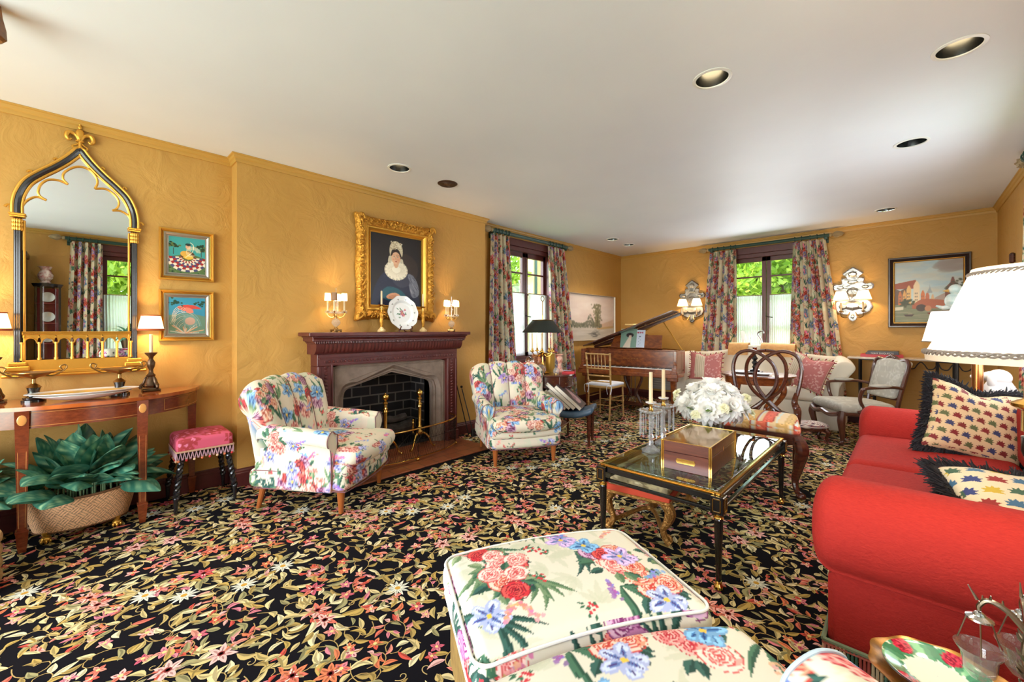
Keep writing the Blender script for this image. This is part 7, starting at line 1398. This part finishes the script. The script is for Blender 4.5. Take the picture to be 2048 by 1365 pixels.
def bull(a, b, n0):
    a, b = np.array(a, float), np.array(b, float); n = int(np.linalg.norm(b - a) / .011)
    for i in range(n): p = a + (b - a) * (i + .5) / n; m.tube([(p[0], p[1], .115), (p[0], p[1], .06), (p[0], p[1], .004)], np.array([.0042, .005, .0055]), 5, col=RF[(i // 3) % 6])
    m.tube([(a[0], a[1], .118), (b[0], b[1], .118)], .008, 6, col=(.45, .5, .4)); m.tube([(a[0], a[1], .105), (b[0], b[1], .105)], .005, 6, col=(.72, .4, .36))
bull((-.225, 1.885, 0), (.68, 1.885, 0), 0); bull((-.225, 4.13, 0), (-.225, 1.885, 0), 0); obj('bullion_fringe', m, M_PRINT, t)
def leafcv(seed, bgc, pal, sp=.046):
    c = Cv(sp * 8, sp * 6, 700, bgc)
    for i in range(8):
        for j in range(6):
            x, y = (i + .5 * (j % 2)) * sp, j * sp; p = pal[(i + 2 * j) % len(pal)]; c.line([(x - .014, y + .018), (x + .014, y - .016)], .0022, (60, 50, 50))
            for k in range(7): a = -.9 + k * .65 + .3; c.leaf(x, y, sp * .46, sp * .2, a, p)
            c.ell(x, y, sp * .2, sp * .16, p)
    return c
def blackfringe(thick):
    def f(t, e):
        m = MB(); R = np.random.default_rng(5)
        for i in range(0, len(e)):
            for q in range(5):
                p = e[i] + R.normal(0, .004, 3); d = e[i] / (np.linalg.norm(e[i]) + 1e-9) + R.normal(0, .35, 3); m.tube([p, p + d * thick * .6, p + d * thick + (0, 0, -thick * .2)], np.array([.0045, .004, .0015]), 4)
        obj('fringe', m, mat('black brush fringe', (26, 24, 30), .7), t)
    return f
LC1 = leafcv(1, (214, 184, 142), [(124, 40, 40), (58, 62, 96), (120, 44, 40), (92, 98, 62)], .050); LC2 = leafcv(2, (226, 210, 176), [(150, 50, 46), (70, 110, 140), (200, 170, 60), (70, 100, 80), (60, 70, 120)], .07)
scatter('leaf_pattern_cushion', 'large square leaf-patterned cushion with black fringe, upright at the far end of the red sofa', (.275, 3.62, .705), (-14, 14, 22), .45, .43, .08, M_FAB, boxpaint(LC1, 1, .5, .5), 'fringed cushions on the red sofa', blackfringe(.03), n=100, pinch=.10)
scatter('leaf_pattern_cushion', 'multicoloured leaf cushion with thick black fringe lying just behind the near sofa arm', (.34, 2.50, .57), (-70, 0, 16), .42, .40, .07, M_FAB, boxpaint(LC2, 1, .5, .5), 'fringed cushions on the red sofa', blackfringe(.045), n=90, pinch=0.02)

# ------------------------------------------------------------ big lamps on the right
def shade(m, r0, r1, z0, z1, pleat, n=240):
    P = []
    for i, q in enumerate(np.linspace(0, 1, 9)):
        r = r0 + (r1 - r0) * q ** .92; z = z0 + (z1 - z0) * q; P.append([(r * (1 + pleat * (k % 2) * (1 - q * .6)) * cos(k / n * 2 * pi), r * (1 + pleat * (k % 2) * (1 - q * .6)) * sin(k / n * 2 * pi), z) for k in range(n)])
    m.grid(np.array(P), cv=True)
def braid(m, r, z, w_=.005, n=150):
    for ph in (0, 2.1, 4.2): m.tube([((r + .004 * cos(a * 24 + ph)) * cos(a), (r + .004 * cos(a * 24 + ph)) * sin(a), z + w_ * sin(a * 24 + ph)) for a in np.linspace(0, 2 * pi, n * 2, endpoint=False)], w_ * .55, 5, closed=True)
SHB = mat('bright white pleated silk', (250, 248, 242), .8, trans=.55)
t = thing('standing_lamp', 'floor lamp with large white pleated shade and grey braid, brass and black stem', 'lamp', (.235, 1.61, 0), 0); m = MB(); shade(m, .202, .119, 1.182, 1.395, .010); s_ = obj('lamp_shade', m, SHB, t, smooth=25)
m = MB(); braid(m, .203, 1.190, .005); braid(m, .120, 1.390, .004, 90); obj('braid_trim', m, mat('grey silk braid', (128, 116, 106), .6), s_); m = MB(); m.grid(np.array([[(r * cos(a), r * sin(a), z) for a in np.linspace(0, 2 * pi, 80, endpoint=False)] for r, z in ((.203, 1.184), (.202, 1.168), (.199, 1.168), (.200, 1.184))]), cv=True); obj('hem', m, mat('cream binding', (232, 214, 190), .7, trans=.2), s_); m = MB(); m.grid(np.array([[(r * cos(a), r * sin(a), z) for a in np.linspace(0, 2 * pi, 60, endpoint=False)] for r, z in ((.119, 1.395), (.117, 1.404), (.114, 1.404))]), cv=True); obj('hem', m, mat('cream binding', (232, 214, 190), .7, trans=.2), s_)
m = MB(); m.lathe([(.018, .99), (.034, 1.0), (.033, 1.05), (.05, 1.06), (.052, 1.068), (.03, 1.08), (.028, 1.15), (.012, 1.16), (.010, 1.22)], 28); obj('brass_stem', m, M_BRASS, t); m = MB(); m.lathe([(0, 0), (.13, 0), (.13, .015), (.03, .035), (.011, .06), (.011, .86), (.02, .9), (.034, .95), (.034, .985), (.02, .99)], 24); obj('black_stem', m, M_BLACK, t); m = MB(); m.ell((0, 0, 1.28), (.03, .03, .045), 14, 10); obj('bulb', m, M_BULB, t)
l = light('shade_bulb', 'POINT', (0, 0, 1.28), 34, WARM2, shadow_soft_size=.05); l.parent = t
L2 = (.36, 4.46)
t = thing('end_table', 'small dark end table hidden behind the far arm of the red sofa', 'table', (.39, 4.55, 0)); m = MB(); m.lathe([(0, .60), (.23, .60), (.235, .61), (.23, .62), (0, .62)], 40); obj('top', m, M_DMAHOG, t); m = MB(); m.lathe([(0, 0), (.18, 0), (.17, .02), (.04, .05), (.035, .5), (.06, .6), (0, .6)], 20); obj('pedestal', m, M_DMAHOG, t)
t = thing('table_lamp', 'table lamp with wide white drum shade and glowing brass column beyond the red sofa', 'lamp', (*L2, .62), 0, 'large shaded lamps'); m = MB(); m.grid(np.array([[(r * cos(a), r * sin(a), z) for a in np.linspace(0, 2 * pi, 60, endpoint=False)] for r, z in ((.285, .537), (.235, .765))]), cv=True); s_ = obj('lamp_shade', m, SHB, t)
m = MB(); m.tube([(.286 * cos(a), .286 * sin(a), .538) for a in np.linspace(0, 2 * pi, 70, endpoint=False)], .004, 5, closed=True); m.tube([(.236 * cos(a), .236 * sin(a), .765) for a in np.linspace(0, 2 * pi, 70, endpoint=False)], .004, 5, closed=True); obj('trim', m, mat('taupe braid'), s_); m = MB(); m.lathe([(0, 0), (.09, 0), (.09, .015), (.03, .03), (.03, .46), (.045, .47), (.045, .48), (.01, .5), (.008, .78)], 24); obj('column', m, mat('copper brass', (206, 140, 84), .2, 1), t); m = MB(); m.ell((0, 0, .64), (.03, .03, .045), 12, 8); obj('bulb', m, M_BULB, t); l = light('drum_shade_bulb', 'POINT', (0, 0, .63), 22, WARM2, shadow_soft_size=.05); l.parent = t
t = thing('ceramic_bird', 'pale teal ceramic bird peeping between the canal painting and the lampshades', 'ornament', (.31, 5.30, .10)); m = MB(); m.lathe([(0, -.1), (.10, -.1), (.09, -.08), (.012, -.05), (.012, 1.28), (.06, 1.30), (.06, 1.31), (0, 1.31)], 18); obj('stand', m, M_IRON, t); m = MB(); TE = mat('teal white glaze', (176, 200, 196), .2, noise=(18, (226, 226, 214))); m.ell((-.02, 0, 1.40), (.06, .06, .07), 16, 12); m.ell((-.01, 0, 1.50), (.045, .045, .045), 14, 10); m.tube(spl([(-.03, -.0, 1.36), (-.08, 0, 1.34), (-.13, 0, 1.36)], 8), np.interp(np.arange(8), [0, 7], [.03, .008]), 8); m.tube(spl([(.03, 0, 1.42), (.08, 0, 1.36), (.1, 0, 1.33)], 8), np.interp(np.arange(8), [0, 7], [.04, .01]), 8); obj('body', m, TE, t); m = MB(); m.lathe([(0.016, 0), (0.001, .04)], 8, (0, 0, 0)); m.v[-1][:] = m.v[-1][:, [2, 1, 0]] * (-1, 1, 1) + (-.05, 0, 1.49); obj('beak', m, mat('ochre glaze', (200, 156, 84), .3), t)
# white poodle-like statue on the end table
t = thing('dog_statue', 'white ceramic long-eared dog statue looking left, behind the leaf-patterned cushion', 'statue', (.475, 4.585, .62), -40); m = MB(); m.lathe([(0, 0), (.10, 0), (.11, .05), (.10, .12), (.085, .2), (.06, .25), (0, .26)], 22); m.ell((0, 0, .28), (.065, .06, .06), 18, 12); m.tube([(-.04, -.01, .285), (-.09, -.02, .28), (-.125, -.025, .275)], np.array([.04, .026, .020]), 12); m.ell((-.135, -.027, .275), (.018, .017, .016), 10, 8)
for s in (-1, 1): m.ell((.0, s * .062, .25), (.028, .016, .055), 12, 8)
R8 = np.random.default_rng(4); [m.ell((.085 * cos(a) * q, .085 * sin(a) * q, z), (.014, .014, .024), 6, 5) for a, z, q in zip(R8.random(70) * 6.3, .05 + R8.random(70) * .17, .95 + 0 * R8.random(70))]; obj('body', m, mat('matt white ceramic', (224, 220, 216), .5), t)

# ------------------------------------------------------------ floral chair and ottoman at the camera
OR = -118.5; t = thing('floral_ottoman', 'chintz ottoman with loose piped cushion in the foreground, beyond the chair seat', 'ottoman', (-.80, 1.09, 0), OR)
def oc(V): # crowned cushion with bowed edges
    W = V.copy(); W[:, 1] += -.035 * (1 - (V[:, 0] / .36) ** 2) * np.sign(V[:, 1]) * -1 * np.abs(V[:, 1] / .26) * np.where(V[:, 1] > 0, -1, 1); return W
WH = mat('white piping', (236, 236, 230), .7); pto = boxpaint(CHO, 1, .30, .15)
m = MB(); m.rbox((0, 0, .385), (.365, .265, .058), .05, .0045, .022, fn=oc); cu_ = obj('cushion', m, M_FAB, t, paint=pto, smooth=80)
def welt(hx, hy, z, r, fn, crown=0):
    per = []; c = .05
    for cx_, cy_, a0 in ((hx - c, hy - c, 0), (-hx + c, hy - c, pi / 2), (-hx + c, -hy + c, pi), (hx - c, -hy + c, 3 * pi / 2)): per += [(cx_ + c * cos(a0 + a), cy_ + c * sin(a0 + a), 0) for a in np.linspace(0, pi / 2, 8)]
    P = np.array(per); Q = []
    for i in range(len(P)): a, b = P[i], P[(i + 1) % len(P)]; k = max(1, int(np.linalg.norm(b - a) / .02)); Q += [a + (b - a) * j / k for j in range(k)]
    Q = fn(np.array(Q)); Q[:, 2] = z; m = MB(); m.tube(Q, r, 8, closed=True); return m
for z in (.432, .338): obj('piping', welt(.357, .257, z, .005, oc), WH, cu_)
m = MB(); m.rbox((0, 0, .20), (.34, .24, .13), .03, .03, .0); obj('skirt', m, mat('old gold damask', (146, 118, 62), .7, noise=(26, (116, 90, 44))), t)
for sx in (-1, 1):
    for sy in (-1, 1): m = MB(); m.cyl(sx * .29, sy * .19, 0, .08, .018, .028, 12); obj('leg', m, M_OAKLEG, t)
t = thing('floral_easy_chair', 'chintz easy chair at the very front whose seat and arm enter from below', 'armchair', (-.235, .755, 0), -120, None); ptc = boxpaint(CHO, 1, .05, .62)
m = MB(); sc2 = lambda V: V + np.stack([0 * V[:, 0], -.06 * (1 - (V[:, 0] / .39) ** 2) * (V[:, 1] < 0) * np.abs(V[:, 1] / .33), 0 * V[:, 0]], 1); m.rbox((0, 0, .40), (.375, .33, .06), .052, .0045, .03, fn=sc2); s_ = obj('seat_cushion', m, M_FAB, t, paint=ptc, smooth=80)
obj('piping', welt(.367, .322, .430, .005, sc2), WH, s_); m = MB(); m.rbox((0, .04, .22), (.36, .34, .13), .04, .03); obj('base', m, M_FAB, t, paint=ptc)
m = MB(); m.rbox((0, .39, .62), (.36, .09, .36), .08, .02, 0, fn=lambda V: V + np.stack([0 * V[:, 0], .12 * (V[:, 2] + .36), 0 * V[:, 0]], 1)); obj('backrest', m, M_FAB, t, paint=ptc, smooth=80)
for s in (-1, 1):
    S = []
    for v in np.linspace(0, 1, 70): y = -.09 + v * .46; q = spl([(.31, .12), (.31, .33), (.275, .41), (.255, .455), (.28, .515), (.365, .542), (.445, .51), (.458, .45), (.445, .40), (.43, .33), (.425, .12)], 110, True); S.append(np.stack([s * q[:, 0], np.full(110, y), q[:, 1]], 1))
    m = MB(); m.loft(S if s < 0 else [p[::-1] for p in S], .05, 8); a = obj('armrest', m, M_FAB, t, paint=boxpaint(CHO, 1, .3, .4), smooth=70); m = MB(); m.tube([(p[0], p[1] - .015, p[2]) for p in S[0][18:92:2]], .005, 6); obj('piping', m, mat('pale blue piping', (186, 208, 222), .7), a)
for sx in (-1, 1):
    for sy in (-1, 1): m = MB(); m.cyl(sx * .3, .04 + sy * .28, 0, .10, .018, .028, 12); obj('leg', m, M_OAKLEG, t)
# tray table beside it
t = thing('tray_table', 'small gilt leaf-edged tray table between the easy chair and the red sofa', 'table', (.055, 1.255, 0), 0, None, (.8, .8, 1)); m = MB(); n = 90; P = [[(r * (1 + .03 * cos(9 * a) * (r > .1)) * cos(a), r * (1 + .03 * cos(9 * a) * (r > .1)) * sin(a), z - .035) for a in np.linspace(0, 2 * pi, n, endpoint=False)] for r, z in ((.001, .535), (.12, .535), (.145, .545), (.152, .552), (.148, .55), (.12, .542), (.001, .542))]; m.grid(np.array(P), cv=True); obj('tray', m, mat('gilt tortoiseshell', (176, 124, 44), .3, .4, noise=(22, (104, 66, 28))), t); m = MB(); m.lathe([(0, 0), (.13, 0), (.12, .02), (.02, .05), (.015, .42), (.05, .49), (0, .50)], 20); obj('pedestal', m, M_EBON, t)
cp = Cv(.22, .22, 700, (228, 234, 214), False); Rq = np.random.default_rng(3)
for k in range(16): a = k / 16 * 2 * pi; cp.leaf(.11 + .05 * cos(a), .11 + .05 * sin(a), .055, .036, a + .5, ((92, 160, 116), (56, 124, 88), (130, 190, 140))[k % 3], (70, 140, 100))
for k in range(4): a = k * 1.7 + 2.4; rose(cp, .11 + .075 * cos(a), .11 + .075 * sin(a), .019, ((222, 60, 84), (190, 30, 60), (120, 10, 40)))
m = MB(); n = 120; rr = np.linspace(.001, .088, 36); P = np.zeros((36, n, 3)); a = np.linspace(0, 2 * pi, n, endpoint=False); P[..., 0] = rr[:, None] * np.cos(a); P[..., 1] = rr[:, None] * np.sin(a); P[..., 2] = np.interp(rr, [0, .05, .06, .085, .088], [.006, .006, .01, .018, .02])[:, None]; m.grid(P, cv=True, col=cp.sample(.11 + P[..., 0], .11 + P[..., 1]).reshape(-1, 3)); P2 = P[:, ::-1].copy(); P2[..., 2] -= .004; m.grid(P2, cv=True); o = single('rose_plate', m, mat('painted porcelain'), 'green leafy plate with pink roses lying on the gilt tray table', 'plate', (.045, 1.25, .513), 0)
t = thing('hanging_bowl_epergne', 'aged silver twig-form stand with little glass bowls hung on chains, bottom right corner', 'epergne', (.165, 1.24, .508), 0); SV = mat('aged silver', (140, 128, 112), .3, 1, bump=(60, .4, .003)); m = MB(); m.lathe([(0, 0), (.045, 0), (.048, .008), (.02, .02), (.008, .03)], 18); m.tube(spl([(0, 0, .02), (.004, 0, .07), (-.004, .002, .12), (0, 0, .17)], 20), .006, 8); Rk = np.random.default_rng(8)
for k in range(34): z = .03 + .14 * Rk.random(); a = Rk.random() * 6.3; m.tube([(.004 * cos(a), .004 * sin(a), z), (.012 * cos(a), .012 * sin(a), z + .006), (.016 * cos(a), .016 * sin(a), z + .014)], np.array([.0045, .0035, .001]), 5)
obj('stem', m, SV, t)
for k, (ax, ay) in enumerate(((-.062, .004), (.062, -.02), (.0, .07))):
    m = MB(); q = spl([(0, 0, .165), (ax * .4, ay * .4, .195), (ax * .8, ay * .8, .205), (ax, ay, .19), (ax, ay, .18)], 20); m.tube(q, np.interp(np.arange(20), [0, 19], [.006, .0035]), 7); [m.tube([q[i], q[i] + (0, .004 * (-1) ** i, .012)], np.array([.003, .001]), 5) for i in range(3, 18, 3)]; m.tube([(ax * 1.05, ay * 1.05, .20), (ax * 1.25, ay * 1.25, .225)], np.array([.003, .001]), 5); a_ = obj('arm', m, SV, t)
    m = MB(); m.lathe([(.003, .178), (.008, .175), (.010, .171), (.020, .166), (.021, .163), (0, .163)], 18, (ax, ay, 0)); obj('canopy', m, M_SILVER, a_)
    m = MB(); [m.tube([(ax + .018 * cos(b), ay + .018 * sin(b), .164), (ax + .034 * cos(b), ay + .034 * sin(b), .105)], .0013, 5) for b in (.5, 2.6, 4.7)]; obj('chain', m, SV, a_); m = MB(); m.lathe([(0, .045), (.014, .046), (.024, .06), (.027, .09), (.036, .104), (.037, .106), (.034, .104), (.025, .09), (.022, .062), (0, .049)], 28, (ax, ay, 0)); obj('glass_bowl', m, M_GBOWL, a_)
# ------------------------------------------------------------ odds at the frame edges
m = MB(); n = 80; P = [[(r * cos(a), r * sin(a), z) for a in np.linspace(0, 2 * pi, n, endpoint=False)] for r, z in [(.001, .0), (.17, .0)] + [(.19 + .012 * abs(sin(q * 12)), .01 + .24 * q) for q in np.linspace(0, 1, 50)] + [(.17, .258), (.001, .26)]]; m.grid(np.array(P), cv=True); single('rattan_pouf', m, mat('tan rattan', (186, 148, 96), .6, noise=(60, (150, 112, 66))), 'round tan rattan pouf, only its rim showing at the lower left edge', 'pouf', (-3.222, -.458, 0))
m = MB(); m.lathe([(.0, -.15), (.05, -.15), (.062, -.14), (.06, -.10), (.05, -.05), (.045, 0), (0, 0)], 8); single('hanging_wood_fixture', m, mat('carved brown wood', (150, 98, 54), .4, noise=(18, (90, 54, 28))), 'brown carved wooden fixture hanging from the ceiling at the top left corner', 'fixture', (-2.83, -.275, H))
